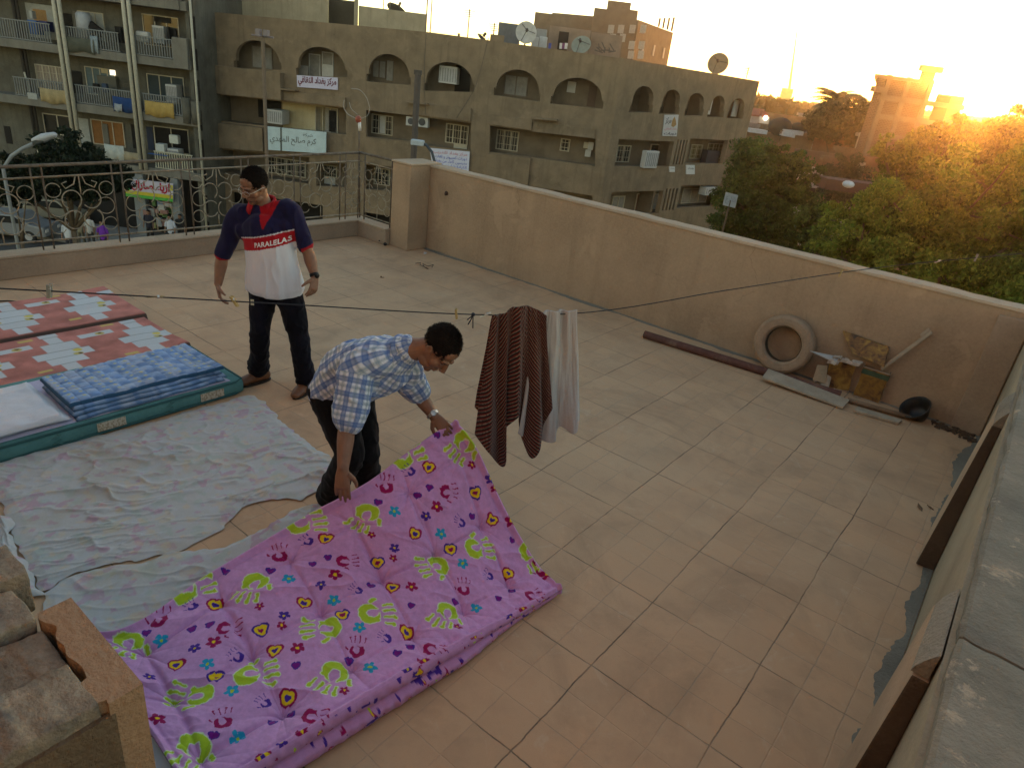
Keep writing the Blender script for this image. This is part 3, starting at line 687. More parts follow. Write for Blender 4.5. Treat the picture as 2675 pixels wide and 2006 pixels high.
# folded white sheets beside it
wt = thing('folded_sheet', 'folded white sheet lying at the end of the blue quilt', 'sheet', (-4.9, .95, .12))
for k in range(3):
    p = [onz(x * DS, y * DS, .14 + .02 * k) for x, y in ((-70, 855), (88, 835), (146, 904), (0, 948))]
    cloth_pad('fold', min(p[0].x, p[1].x) + .02, p[2].x - .015 * k, -.4 + .02 * k, (p[1].y + p[2].y) / 2 - .012 * k, .131 + .02 * k, .022, M['cloth'], (.60, .62, .66), 60 + k * 7, wt, .014 if k == 2 else .003, 0, 90, .02)
# ---------------------------------------------------------------- red printed folding mattress
M['red'] = pigment('red printed cover', .85, .0006, 400, 0, .05)
rt = thing('mattress', 'thin red folding mattress printed with white stepped crosses, in two panels', 'mattress', (-6.2, 1, 0))
fold_x = -6.18
crosses = [(1190, 885), (515, 1025), (735, 655), (120, 765), (-180, 1170)]
crs = [onz(x * .31646, 600 + y * .31646, .06) for x, y in crosses]
bars = [onz(x * .31646, 600 + y * .31646, .06) for x, y in ((790, 862), (100, 1000), (350, 628), (930, 540))]
dash = [onz(x * .31646, 600 + y * .31646, .06) for x, y in ((880, 790), (625, 757), (205, 925), (1090, 1020), (375, 1175), (445, 572), (-40, 800))]
def red_panel(x0, x1, y1, z0, z1, seed):
    nu = int((x1 - x0) / .008); nv = int((y1 + .6) / .008)
    a = np.linspace(0, 1, nu)[:, None]; b_ = np.linspace(0, 1, nv)[None]; x = x0 + (x1 - x0) * a + 0 * b_; y = -.6 + (y1 + .6) * b_ + 0 * a
    d = np.minimum(np.minimum(x - x0, x1 - x), y1 - y); dome = np.sqrt(np.clip(1 - (1 - np.clip(d / .02, 0, 1)) ** 2, 0, 1))
    z = z0 + (z1 - z0) * dome + .007 * fbm(x * 3, y * 3, seed, 3) * np.clip(d / .05, 0, 1) + .02 * sst(y1 - .35, y1, y) * sst(.5, 1, a if seed > 5 else 1 - a)
    col = np.tile(np.array([.46, .185, .15]), (nu, nv, 1)) * (1 + .22 * fbm(x * 11, y * 11, seed + 2, 4))[..., None]
    wht = np.array([.53, .56, .57])
    for c in crs:
        lx, ly = x - c.x, y - c.y
        rows = [(-.50, -.38, -.02, .11), (-.38, -.23, -.01, .10), (-.23, -.07, -.08, .165), (-.07, .065, -.19, .215), (.065, .20, -.14, .12), (.20, .36, -.085, .02)]
        for (xa, xb, ya, yb) in rows:
            m = (lx > xa) & (lx < xb) & (ly > ya) & (ly < yb); col[m] = wht * (.95 + .1 * RNG.random())
            m2 = m & ((lx - xa < .007)); col[m2] = (.20, .24, .22)
        for (ox, oy, cc) in ((.04, .10, (.50, .42, .14)), (-.03, .12, (.62, .52, .12))):
            col[np.hypot((lx - ox) * 1.2, ly - oy) < .035] = cc
        col[(np.hypot(lx - .045, ly - .115) < .015)] = (.12, .08, .05)
    for c in bars:
        lx, ly = x - c.x, y - c.y; col[(np.abs(lx) < .045) & (np.abs(ly) < .13)] = wht; col[np.hypot(lx, ly - .03) < .035] = (.50, .40, .14); col[np.hypot(lx + .01, ly - .035) < .014] = (.1, .07, .04)
    for c in dash:
        lx, ly = x - c.x, y - c.y; col[(np.abs(lx) < .022) & (np.abs(ly) < .05)] = (.55, .42, .14)
    col[(d < .012)] = (.10, .07, .06)
    np_mesh('panel', np.stack([x, y, z], -1).reshape(-1, 3), grid_faces(nu, nv), M['red'], rt, True, col.reshape(-1, 3))
red_panel(-7.06, fold_x - .01, 2.70, .006, .085, 2.)
red_panel(fold_x + .01, -5.345, 2.665, .006, .062, 9.)
b = MB(); b.box(fold_x + .03, -5.35, -.5, 2.69, .004, .02); b.build('white_lining', plain('white lining cloth', (.6, .6, .62), .9, .08), rt)
# ============================================================ PEOPLE
def etube(mb, pts, ra, rb, side, n=20, seg=6, endcap=True):
    """elliptical tube through pts; ra along 'side', rb across; rounded ends"""
    P = np.array([tuple(p) for p in pts], float); k = len(P)
    ra = np.broadcast_to(np.asarray(ra, float), (k,)); rb = np.broadcast_to(np.asarray(rb, float), (k,))
    sd = np.array([tuple(s) for s in side], float) if hasattr(side[0], '__len__') else np.tile(np.array(tuple(side), float), (k, 1))
    m = max(2, (k - 1) * seg + 1)
    Q = polyl(np.c_[P], m) if k > 2 else np.array([P[0] + (P[1] - P[0]) * t for t in np.linspace(0, 1, m)])
    d = np.r_[0, np.cumsum(np.linalg.norm(np.diff(P, axis=0), axis=1))]; d /= d[-1]; t = np.linspace(0, 1, m)
    A = np.interp(t, d, ra); B = np.interp(t, d, rb); Sd = np.stack([np.interp(t, d, sd[:, i]) for i in range(3)], -1)
    T = np.gradient(Q, axis=0); T /= np.linalg.norm(T, axis=1, keepdims=True)
    if endcap:   # hemispherical caps
        for end in (0, -1):
            ext = []; r0 = min(A[end], B[end]); s = -1 if end == 0 else 1
            for ph in (25, 50, 70, 83):
                a = math.radians(ph); ext.append((Q[end] + T[end] * s * r0 * math.sin(a), A[end] * math.cos(a), B[end] * math.cos(a), Sd[end], T[end]))
            if end == 0: ext = ext[::-1]
            q = np.array([e[0] for e in ext]); a_ = np.array([e[1] for e in ext]); b_ = np.array([e[2] for e in ext]); s_ = np.array([e[3] for e in ext]); t_ = np.array([e[4] for e in ext])
            if end == 0: Q, A, B, Sd, T = np.r_[q, Q], np.r_[a_, A], np.r_[b_, B], np.r_[s_, Sd], np.r_[t_, T]
            else: Q, A, B, Sd, T = np.r_[Q, q], np.r_[A, a_], np.r_[B, b_], np.r_[Sd, s_], np.r_[T, t_]
    u = Sd - T * np.sum(Sd * T, 1, keepdims=True); u /= np.linalg.norm(u, axis=1, keepdims=True); w = np.cross(T, u)
    an = np.linspace(0, 2 * PI, n, endpoint=False)
    V = Q[:, None] + u[:, None] * (A[:, None] * np.cos(an))[..., None] + w[:, None] * (B[:, None] * np.sin(an))[..., None]
    m = len(Q); V = V.reshape(-1, 3); fs = []
    for i in range(m - 1):
        for j in range(n): fs.append((i * n + j, i * n + (j + 1) % n, (i + 1) * n + (j + 1) % n, (i + 1) * n + j))
    fs += [tuple(range(n))[::-1], tuple((m - 1) * n + j for j in range(n))]
    mb.add(V, fs); return mb
def remeshed(mb, voxel, smooth=4, factor=.5):
    """union of all shapes as one continuous skin -> (verts, quads)"""
    me = bpy.data.meshes.new('tmp'); me.from_pydata(mb.v, [], mb.f)
    bm = bmesh.new(); bm.from_mesh(me); bmesh.ops.recalc_face_normals(bm, faces=bm.faces); bm.to_mesh(me); bm.free()
    o = bpy.data.objects.new('tmp', me); link(o)
    r = o.modifiers.new('r', 'REMESH'); r.mode = 'VOXEL'; r.voxel_size = voxel
    s = o.modifiers.new('s', 'SMOOTH'); s.iterations = smooth; s.factor = factor
    dg = bpy.context.evaluated_depsgraph_get(); ev = o.evaluated_get(dg); m2 = ev.to_mesh()
    V = np.empty(len(m2.vertices) * 3, np.float32); m2.vertices.foreach_get('co', V)
    N = np.empty(len(m2.vertices) * 3, np.float32); m2.vertices.foreach_get('normal', N)
    Fq = np.array([tuple(p.vertices) if len(p.vertices) == 4 else tuple(p.vertices) + (p.vertices[-1],) for p in m2.polygons], np.int32)
    ev.to_mesh_clear(); bpy.data.objects.remove(o); bpy.data.meshes.remove(me)
    return V.reshape(-1, 3).astype(float), N.reshape(-1, 3).astype(float), Fq
def hand_shape(mb, wrist, d, back, k, curls, spread=.10, thumb_curl=.5, s=1.0):
    """wrist point, d = direction of the fingers, back = back-of-hand normal, k = +1 if thumb on cross(d,back) side"""
    d = Vector(d).normalized(); back = (Vector(back) - d * Vector(back).dot(d)).normalized(); sd = d.cross(back) * k
    W = Vector(wrist)
    etube(mb, [W - d * .02 * s, W + d * .03 * s, W + d * .085 * s], np.array([.026, .037, .040]) * s, np.array([.020, .017, .013]) * s, sd, 14, 4)
    L = (.070, .079, .074, .058); off = (.030, .0105, -.0105, -.030)
    for i in range(4):
        b = W + d * (.085 - (.004, 0, .003, .010)[i]) * s + sd * off[i] * s
        dirv = (d + sd * spread * (1.2 - i * .8)).normalized(); p = [b - dirv * .012 * s, b]; ang = 0
        for q, fr in enumerate((.45, .31, .24)):
            ang += curls[i] * (1, 1.15, .8)[q]
            dv = dirv * math.cos(ang) - back * math.sin(ang)
            p.append(p[-1] + dv * L[i] * fr * s)
        mb.tube(p, [.0095 * s, .0095 * s, .0088 * s, .0082 * s, .0068 * s], 10); mb.ball(p[-1], .0068 * s, 8, 6)
        mb.ball(p[2], .0093 * s, 8, 6)
    b = W + d * .022 * s + sd * .026 * s
    t1 = (sd * .75 + d * .62 - back * .25).normalized(); t2 = (t1 + (d * .6 - back * .6 - sd * .35) * thumb_curl).normalized(); t3 = (t2 + (d * .3 - back * .5 - sd * .4) * thumb_curl).normalized()
    p = [b, b + t1 * .036 * s, b + (t1 * .036 + t2 * .030) * s, b + (t1 * .036 + t2 * .030 + t3 * .024) * s]
    mb.tube(p, [.016 * s, .0125 * s, .0105 * s, .008 * s], 10); mb.ball(p[-1], .008 * s, 8, 6); mb.ball(p[1], .0125 * s, 8, 6)
def head_frame(c, fwd, up):
    f = Vector(fwd).normalized(); u = (Vector(up) - f * Vector(up).dot(f)).normalized(); r = f.cross(u)
    m = Matrix((r, f, u)).transposed().to_4x4(); m.translation = Vector(c); return m
def head_shape(mb, Mh, neck_base, s=1.0, side=None, neck_r=.056):
    X = lambda x, y, z: Mh @ Vector((x * s, y * s, z * s))
    def ball(c, r):
        b2 = MB(); b2.ball((0, 0, 0), 1, 18, 12)
        mb.add([Mh @ Vector(((c[0] + v[0] * r[0]) * s, (c[1] + v[1] * r[1]) * s, (c[2] + v[2] * r[2]) * s)) for v in b2.v], b2.f)
    ball((0, -.012, .035), (.076, .096, .092)); ball((0, .018, -.012), (.066, .076, .085)); ball((0, .028, -.060), (.055, .058, .055)); ball((0, .062, -.098), (.026, .022, .020))
    ball((0, .055, .06), (.056, .030, .040))
    for k in (-1, 1):
        ball((k * .043, .055, -.020), (.025, .026, .026)); ball((k * .031, .074, .008), (.0150, .0125, .0125)); ball((k * .045, .022, -.075), (.020, .035, .026))
        mb.tube([X(k * .010, .092, .031), X(k * .030, .088, .034), X(k * .052, .070, .026)], [.0085 * s, .010 * s, .007 * s], 8)
        ball((k * .0115, .101, -.028), (.0085, .011, .0075))
        # ear: helix + lobe
        mb.tube([X(k * .074, .012, -.018), X(k * .083, .002, .016), X(k * .087, -.016, .026), X(k * .087, -.026, .006), X(k * .079, -.008, -.030)], [.006 * s] * 5, 8)
        ball((k * .078, -.006, -.002), (.006, .018, .024))
    mb.tube([X(0, .086, .028), X(0, .100, .004), X(0, .116, -.022), X(0, .109, -.031)], [.0085 * s, .0105 * s, .0125 * s, .009 * s], 10)
    mb.tube([X(-.024, .079, -.060), X(-.010, .091, -.055), X(0, .0925, -.0565), X(.010, .091, -.055), X(.024, .079, -.060)], [.004 * s, .0062 * s, .006 * s, .0062 * s, .004 * s], 8)
    mb.tube([X(-.021, .078, -.066), X(0, .089, -.070), X(.021, .078, -.066)], [.004 * s, .0075 * s, .004 * s], 8)
    nb = Vector(neck_base)
    etube(mb, [nb, nb.lerp(X(0, -.022, -.055), .55), X(0, -.020, -.02)], np.array([neck_r * 1.15, neck_r, neck_r * .98]), np.array([neck_r * 1.1, neck_r, neck_r]), X(1, 0, 0) - X(0, 0, 0), 18, 4)
def skin_colors(V, Mh, s, skin, beard=.5, seed=0):
    Mi = np.array(Mh.inverted()); L = (np.c_[V, np.ones(len(V))] @ Mi.T)[:, :3] / s
    x, y, z = L.T; c = np.tile(np.array(skin), (len(V), 1)) * (1 + .10 * fbm(V[:, 0] * 40, V[:, 1] * 40, V[:, 2] * 40, 3))[:, None]
    inh = (np.abs(x) < .1) & (np.abs(y) < .14) & (z > -.13) & (z < .15)
    def mixm(w, col):
        nonlocal c
        w = np.clip(w, 0, 1)[:, None] * inh[:, None]; c = c * (1 - w) + np.array(col) * w
    mixm(.35 * sst(-.02, -.06, z) * sst(-.02, .03, y) * beard * 2, (skin[0] * .38, skin[1] * .42, skin[2] * .5))             # stubble
    mixm(.55 * beard * np.exp(-((x / .032) ** 2 + ((z + .043) / .008) ** 2)) * (y > .06), (.03, .02, .016))                 # moustache shade
    mixm(.75 * np.exp(-((x / .022) ** 4 + ((z + .062) / .008) ** 4)) * (y > .07), (.25, .085, .06))                          # lips
    for k in (-1, 1):
        mixm(.55 * np.exp(-(((x - k * .031) / .020) ** 2 + ((z - .010) / .013) ** 2)) * (y > .05), (skin[0] * .45, skin[1] * .4, skin[2] * .4))  # skin painted darker round the eye sockets
        mixm(1.0 * (np.hypot((x - k * .031) / .0135, (z - .006) / .0036) < 1) * (y > .05), (.20, .185, .17))
        mixm(1.0 * (np.hypot(x - k * .031, z - .006) < .0046) * (y > .05), (.015, .01, .008))
        mixm(1.0 * (np.abs(z - .0145 + .10 * (np.abs(x) - .031) ** 2 / .02) < .0022) * (np.abs(np.abs(x) - .031) < .016) * (np.sign(x) == k) * (y > .05), (.02, .013, .01))
        mixm(.92 * (np.abs(z - .033 + 12 * (np.abs(x) - .028) ** 2 * (np.abs(x) > .028)) < .0048) * (np.abs(np.abs(x) - .031) < .020) * (np.sign(x) == k) * (y > .05), (.012, .008, .006))  # brows
    return c
def hair_shape(Mh, s, c, r, seed, rough=.004, front=None):
    nth, nph = 46, 80; th = np.linspace(0.02, PI * .80, nth)[:, None]; ph = np.linspace(0, 2 * PI, nph)[None]
    d = np.stack([np.sin(th) * np.sin(ph), np.sin(th) * np.cos(ph), np.cos(th) * np.ones_like(ph)], -1)
    L = np.array(c) + d * np.array(r)
    nz = fbm(d[..., 0] * 9, d[..., 1] * 9, d[..., 2] * 9 + seed, 4) * rough + rough * .9 * vnoise(d * np.array([44, 14, 44]) + seed)
    nz[:, -1] = nz[:, 0]; L = L + d * nz[..., None]
    L = L * s; V = (np.c_[L.reshape(-1, 3), np.ones(nth * nph)] @ np.array(Mh).T)[:, :3]
    # short strands that break the outline
    rg = np.random.default_rng(seed + 50); n = 7000; k = rg.integers(0, nth * nph, n); P = L.reshape(-1, 3)[k]; D = d.reshape(-1, 3)[k]
    comb = np.array([0, -.5, -.45]) + rg.normal(size=(n, 3)) * .35; dr = D * .75 + comb * .6; dr /= np.linalg.norm(dr, axis=1, keepdims=True); w = np.cross(dr, D + 1e-3); w /= np.linalg.norm(w, axis=1, keepdims=True)
    ln = (.005 + .007 * rg.random(n))[:, None]; Q = np.stack([P - w * .0011, P + w * .0011, P + dr * ln + w * .0003, P + dr * ln - w * .0003], 1).reshape(-1, 3)
    W = (np.c_[Q, np.ones(len(Q))] @ np.array(Mh).T)[:, :3]
    return np.r_[V, W], np.r_[grid_faces(nth, nph), np.arange(len(W)).reshape(-1, 4) + len(V)]
def dist_seg(V, a, b):
    a, b = np.array(tuple(a)), np.array(tuple(b)); ab = b - a; t = np.clip((V - a) @ ab / (ab @ ab), 0, 1)
    return np.linalg.norm(V - a - t[:, None] * ab, axis=1), (V - a) @ ab / (ab @ ab)
def folds(V, N, amp, fx, seed, aniso=(1, 1, 1)):
    a = np.array(aniso); p = V * a * fx
    f = 1 - np.abs(fbm(p[:, 0], p[:, 1], p[:, 2] + seed, 3))
    return V + N * (amp * (f.clip(0, 1) ** 3 - .35) + amp * .4 * fbm(p[:, 0] * 2.3, p[:, 1] * 2.3, p[:, 2] * 2.3 + seed, 2))[:, None]
M['skin'] = pigment('skin', .55, .0004, 700, 0, .06); M['skin'].node_tree.nodes['Principled BSDF'].inputs['Specular IOR Level'].default_value = .35
M['jersey'] = pigment('cotton jersey', .92, .0005, 900, .08, .04)
M['denim'] = pigment('dark trousers cloth', .95, .0006, 700, .05, .12)
M['hair'] = plain('black hair', (.010, .0075, .006), .85, .5, 120, .003, 420, spec=.12)
M['shoe'] = plain('brown leather', (.16, .065, .025), .5, .35, 25, .001, 90, spec=.5)
M['sole'] = plain('dark sole', (.03, .022, .016), .8, .2, 30)
M['blackp'] = plain('black strap', (.008, .008, .008), .5, .2, 30)
M['steel'] = plain('brushed steel', (.5, .49, .46), .35, .15, 50, metal=.9)
SKIN = (.235, .122, .072)

# ---------------------------------------------------------------- the standing man
def J(px, py, d): return at(px, py, d)
tocam = -FW
st = thing('person', 'standing man with glasses in a navy, red and white polo shirt and dark trousers', 'person', tuple(J(728, 1018, 4.80).xy) + (0,))
shL, shR = J(626, 556, 4.80), J(752, 545, 4.80); elL, elR = J(580, 672, 4.82), J(806, 662, 4.84); wrL, wrR = J(570, 742, 4.74), J(822, 722, 4.78)
neck = J(688, 538, 4.82); hips = J(712, 742, 4.81)
kL, kR = J(679, 858, 4.76), J(779, 872, 4.77); hL, hR = J(688, 755, 4.81), J(752, 755, 4.81); aL, aR = J(676, 972, 4.86), J(801, 1006, 4.82)
side = (RT * .99 + FW * .1).normalized(); zup = Vector((0, 0, 1))
Mh = head_frame(J(664, 488, 4.755), tocam * .80 - RT * .42 - zup * .40, zup + tocam * .25 - RT * .04)
HS = .95
body = MB()
head_shape(body, Mh, neck + zup * .0, HS, neck_r=.058)
etube(body, [hips, J(706, 660, 4.80), J(696, 590, 4.79), neck - zup * .05], [.14, .14, .14, .07], [.09, .09, .09, .07], side, 20, 6)
for a, e, w in ((shL, elL, wrL), (shR, elR, wrR)):
    body.ball(a - zup * .015, .045, 14, 10); etube(body, [a - zup * .015, a.lerp(e, .5), e], [.042, .045, .043], [.042, .045, .043], tocam, 16, 6)
    etube(body, [e, e.lerp(w, .3), w], [.044, .046, .029], [.042, .042, .025], side, 16, 6)
etube(body, [hL, kL, aL + zup * .02], [.085, .058, .042], [.085, .06, .042], side, 16, 8); etube(body, [hR, kR, aR + zup * .02], [.085, .058, .042], [.085, .06, .042], side, 16, 8)
hand_shape(body, wrL + (wrL - elL).normalized() * .012, J(580, 801, 4.68) - wrL, -RT * .9 + tocam * .45, -1, (.32, .38, .42, .46), .06, .35, 1.0)
hand_shape(body, wrR + (wrR - elR).normalized() * .012, J(814, 776, 4.70) - wrR, RT * .8 + tocam * .55, 1, (.34, .40, .46, .5), .06, .35, 1.0)
V, N, Fq = remeshed(body, .0042, 3, .5)
np_mesh('body', V, Fq, M['skin'], st, True, skin_colors(V, Mh, HS, SKIN, .5))
V, Fh = hair_shape(Mh, HS, (0, -.020, .046), (.0815, .098, .094), 2, .003); np_mesh('hair', V, Fh, M['hair'], st)
g = MB()
for k in (-1, 1): g.tube([Mh @ Vector((k * .032 + .023 * math.cos(a), .100 - .10 * (.023 * math.cos(a)) * k * 1.5, .004 + .0165 * math.sin(a))) for a in np.linspace(0, 2 * PI, 17)], .0013, 5)
g.tube([Mh @ Vector((x, .104, .007 + .003 * (1 - abs(x) / .01))) for x in (-.0095, 0, .0095)], .0014, 5)
for k in (-1, 1): g.tube([Mh @ Vector(p) for p in ((k * .055, .094, .008), (k * .070, .07, .010), (k * .083, -.005, .012), (k * .082, -.02, .0))], .0015, 5)
g.build('glasses', M['steel'], st)
# polo shirt
sh = MB(); hemc = J(720, 752, 4.79)
etube(sh, [hemc - zup * .0, J(714, 700, 4.79), J(704, 640, 4.785), J(692, 585, 4.785), neck - zup * .085], [.205, .194, .180, .168, .085], [.150, .148, .138, .120, .075], side, 28, 8)
for a, e, wid in ((shL, elL, .064), (shR, elR, .063)):
    e2 = a.lerp(e, .90 if a is shL else .78)
    etube(sh, [a.lerp(neck, .45) - zup * .02, a - zup * .012, a.lerp(e2, .5), e2], [.062, .070, .068, wid], [.066, .076, .072, wid], tocam, 20, 7, True)
etube(sh, [shL.lerp(shR, .10) - zup * .035, neck - zup * .035, shR.lerp(shL, .10) - zup * .035], [.080, .090, .080], [.060, .066, .060], tocam, 20, 6)
etube(sh, [J(640, 600, 4.79), J(690, 596, 4.79), J(745, 590, 4.79)], [.085, .11, .085], [.085, .12, .085], tocam, 20, 6)
V, N, Fq = remeshed(sh, .0058, 8, .5)
# drop the rounded bottom: flatten hem into a gently curved edge
hz = hemc.z - .035; 
V = folds(V, N, .017, 6.0, 3.3, (1, 1, .30))
V[:, 2] = np.where(V[:, 2] < hz, hz + (V[:, 2] - hz) * .25, V[:, 2])
r_ = V @ np.array(RT); dd = V @ np.array(FW)
def zline(pa, pb, dep): 
    A, B = at(*pa, dep), at(*pb, dep); ra, rb = A.dot(RT), B.dot(RT); return lambda r: A.z + (B.z - A.z) * (r - ra) / (rb - ra)
zt, zb = zline((632, 628), (767, 609), 4.63), zline((642, 660), (765, 642), 4.63)
NAVY, RED, WHT, = (.012, .011, .042), (.36, .010, .018), (.60, .62, .66)
fr = .5 + .012 * np.sin(r_ * 0)
c = np.tile(np.array(NAVY), (len(V), 1)); c = c * (1 + .15 * fbm(V[:, 0] * 30, V[:, 1] * 30, V[:, 2] * 30, 2))[:, None]
arm = np.zeros(len(V), bool)
for a, e in ((shL, elL), (shR, elR)):
    e2 = a.lerp(e, .90 if a is shL else .78); ds_, t_ = dist_seg(V, a, e2); toroax = np.abs(r_ - np.array(tuple(hemc)) @ np.array(RT))
    isarm = (ds_ < .125) & (t_ > .25) & (toroax > .165) & (V[:, 2] > e2.z - .14); arm |= isarm
    c[isarm & (t_ > 1.06) & (toroax > .20)] = RED
tz = ~arm; curve = 0
c[tz & (V[:, 2] < zt(r_) + .008)] = WHT; c[tz & (V[:, 2] < zt(r_))] = RED; c[tz & (V[:, 2] < zb(r_))] = WHT
wm = tz & (V[:, 2] < zb(r_)); c[wm] *= (1 + .05 * fbm(V[wm, 0] * 9, V[wm, 1] * 9, V[wm, 2] * 3, 3))[:, None]
pk = at(686, 592, 4.65); k = (np.abs(r_ - (pk.dot(RT) + (V[:, 2] - pk.z) * .0)) < .004 + .40 * np.clip(V[:, 2] - pk.z + .02, 0, .3)) & (dd < 4.79) & tz & (V[:, 2] > pk.z - .02) & (V[:, 2] < neck.z + .1)
c[k] = (.30, .008, .014)
shirt_o = np_mesh('polo_shirt', V, Fq, M['jersey'], st, True, c)
# open red collar: stand and two flaps
cl = MB(); rng = []
cb = neck + zup * .036 + tocam * .004
for i in range(25):
    a = -2.55 + 5.1 * i / 24; dirv = side * math.sin(a) - tocam * math.cos(a)       # back of the neck is a = 0
    fwd = (1 - math.cos(a)) / 2; dz = -.055 * fwd ** 2
    rng.append((cb + dirv * (.064 + .010 * fwd) + zup * (.030 + dz), cb + dirv * (.079 + .012 * fwd) + zup * (.033 + dz), cb + dirv * (.098 + .020 * fwd) + zup * (-.012 + dz - .030 * fwd), cb + dirv * (.090 + .016 * fwd) + zup * (-.016 + dz - .030 * fwd)))
vs = [p for q in rng for p in q]; fs = []
for i in range(24):
    for j in range(4): fs.append((i * 4 + j, i * 4 + (j + 1) % 4, i * 4 + 4 + (j + 1) % 4, i * 4 + 4 + j))
fs += [(0, 1, 2, 3), (96, 99, 98, 97)]
cl.add(vs, fs); cl.build('collar', plain('red jersey', (.36, .010, .018), .9, .1), st, True)
# chest lettering pressed onto the band
cu = bpy.data.curves.new('chest_lettering', 'FONT'); cu.body = 'PARALELAS'; cu.size = 1; cu.align_x = 'CENTER'; cu.align_y = 'CENTER'; cu.space_character = 1.12; cu.offset = .035; cu.resolution_u = 3
tmp = bpy.data.objects.new('tmp', cu); link(tmp); dg = bpy.context.evaluated_depsgraph_get(); tm = bpy.data.meshes.new_from_object(tmp.evaluated_get(dg))
bm = bmesh.new(); bm.from_mesh(tm); bmesh.ops.triangulate(bm, faces=bm.faces); bmesh.ops.subdivide_edges(bm, edges=[e for e in bm.edges if e.calc_length() > .12], cuts=2, use_grid_fill=True)
from mathutils.bvhtree import BVHTree
bvh = BVHTree.FromPolygons([Vector(v) for v in V], [tuple(f) for f in Fq])
xs_ = [v.co.x for v in bm.verts]; wtxt = max(xs_) - min(xs_)
ca, cb2 = at(657, 646.5, 4.60), at(740, 636, 4.60)
for v in bm.verts:
    q = (ca + cb2) / 2 + (cb2 - ca) * (v.co.x / wtxt) + zup * (v.co.y * (cb2 - ca).length / wtxt * 1.15)
    hit = bvh.ray_cast(q + tocam * .4, FW)
    v.co = (hit[0] if hit[0] else q) + tocam * .0035
bm.to_mesh(tm); bm.free(); bpy.data.objects.remove(tmp)
tm.materials.append(plain('white print', (.75, .75, .75), .8, .03)); adopt(link(bpy.data.objects.new('chest_lettering', tm)), st)
# trousers
tr = MB()
etube(tr, [hips + zup * .06, hips - zup * .0, hips - zup * .03], [.170, .176, .165], [.120, .125, .115], side, 24, 5)
for h, k_, a in ((hL, kL, aL), (hR, kR, aR)):
    etube(tr, [h - zup * .02, h.lerp(k_, .5), k_, k_.lerp(a, .55), a + zup * .035], [.100, .092, .076, .070, .078], [.115, .10, .082, .078, .086], side, 20, 8)
    for q, rr_ in ((.05, .088), (.085, .082)): etube(tr, [a + zup * (q - .012), a + zup * (q + .008)], [rr_, rr_], [rr_ * 1.08, rr_ * 1.08], side, 18, 3, False)
V, N, Fq = remeshed(tr, .0062, 5, .5); V = folds(V, N, .010, 9, 7.7, (1, 1, .9))
c = np.tile(np.array((.0055, .006, .011)), (len(V), 1)) * (1 + .5 * fbm(V[:, 0] * 9, V[:, 1] * 9, V[:, 2] * 5, 3).clip(-1, 1))[:, None]
np_mesh('trousers', V, Fq, M['denim'], st, True, c)
def shoe(ankle, toe_dir, name, parent, L=.27):
    d = Vector((toe_dir.x, toe_dir.y, 0)).normalized(); s_ = Vector((-d.y, d.x, 0)); h = Vector((ankle.x, ankle.y, 0)) - d * .06
    b = MB(); etube(b, [h + zup * .055, h + d * .10 + zup * .055, h + d * .19 + zup * .042, h + d * (L - .03) + zup * .034], [.038, .043, .050, .036], [.045, .045, .033, .024], s_, 18, 6)
    etube(b, [h + d * .04 + zup * .06, h + d * .035 + zup * .10], [.042, .045], [.052, .055], s_, 16, 4)
    V, N, Fq = remeshed(b, .005, 4, .5); V[:, 2] = np.maximum(V[:, 2], .012)
    o = np_mesh(name, V, Fq, M['shoe'], parent)
    so_ = MB(); poly = []
    for t in np.linspace(0, 2 * PI, 24, endpoint=False):
        y = math.cos(t); wdt = .046 + .010 * max(0, y); poly.append(h + d * (.105 + y * (L / 2 + .012)) + s_ * (math.sin(t) * wdt) + zup * .002)
    so_.prism(poly, (0, 0, .016)); so_.build('sole', M['sole'], o)
shoe(aL, tocam * .75 - RT * .62, 'shoe', st); shoe(aR, tocam * .92 - RT * .18, 'shoe', st)
b = MB(); axw = (wrR - elR).normalized(); b.lathe([(.031, -.012), (.034, -.010), (.034, .010), (.031, .012)], wrR - axw * .012, axw, 20, True); cface = wrR - axw * .012 + (RT * .8 + tocam * .5).normalized() * .034
b.lathe([(.0, .004), (.017, .004), (.019, 0), (.019, -.008), (0, -.008)], cface, (RT * .8 + tocam * .5).normalized(), 18); b.build('wristwatch', M['blackp'], st, True)
b = MB(); lp = at(659, 790, 4.66); b.obox(lp, RT * .012, FW * .002, zup * .022); b.build('trouser_label', plain('cream tag', (.5, .48, .34), .8, .15, 60), st)

# ---------------------------------------------------------------- the bending man
bt = thing('person', 'bending man in a blue plaid short sleeved shirt lifting the lilac mattress with both hands', 'person', tuple(J(900, 1300, 3.38).xy) + (0,))
pel = J(888, 1018, 3.34); che = J(985, 945, 3.24); nk = J(1062, 912, 3.19)
mid = J(930, 962, 3.30)
sN, sF = J(938, 960, 3.10), J(1062, 985, 3.34)
eN, wN = J(905, 1122, 2.96), J(896, 1222, 2.815)
eF, wF = J(1096, 1034, 3.40), J(1134, 1088, 3.35)
hN, hF = J(868, 1048, 3.27), J(930, 1050, 3.42)
kN, kF = J(912, 1178, 3.20), J(952, 1170, 3.36)
aN, aF = J(862, 1292, 3.34), J(962, 1290, 3.52); aN.z = .07; aF.z = .07
axis = (nk - pel).normalized(); shv = (sF - sN).normalized(); shv = (shv - axis * shv.dot(axis)).normalized(); bel = axis.cross(shv) 
if bel.z > 0: bel = -bel
hd = J(1143, 912, 3.165)
facing = (RT * .50 + tocam * .34 - zup * .78); crown = (RT * .80 + tocam * .25 + zup * .50)
Mb = head_frame(hd, facing, crown); BS = 1.0
body = MB(); head_shape(body, Mb, nk, BS, neck_r=.058)
etube(body, [pel, mid, che, nk - axis * .06], [.14, .15, .165, .10], [.10, .10, .11, .08], shv, 20, 6)
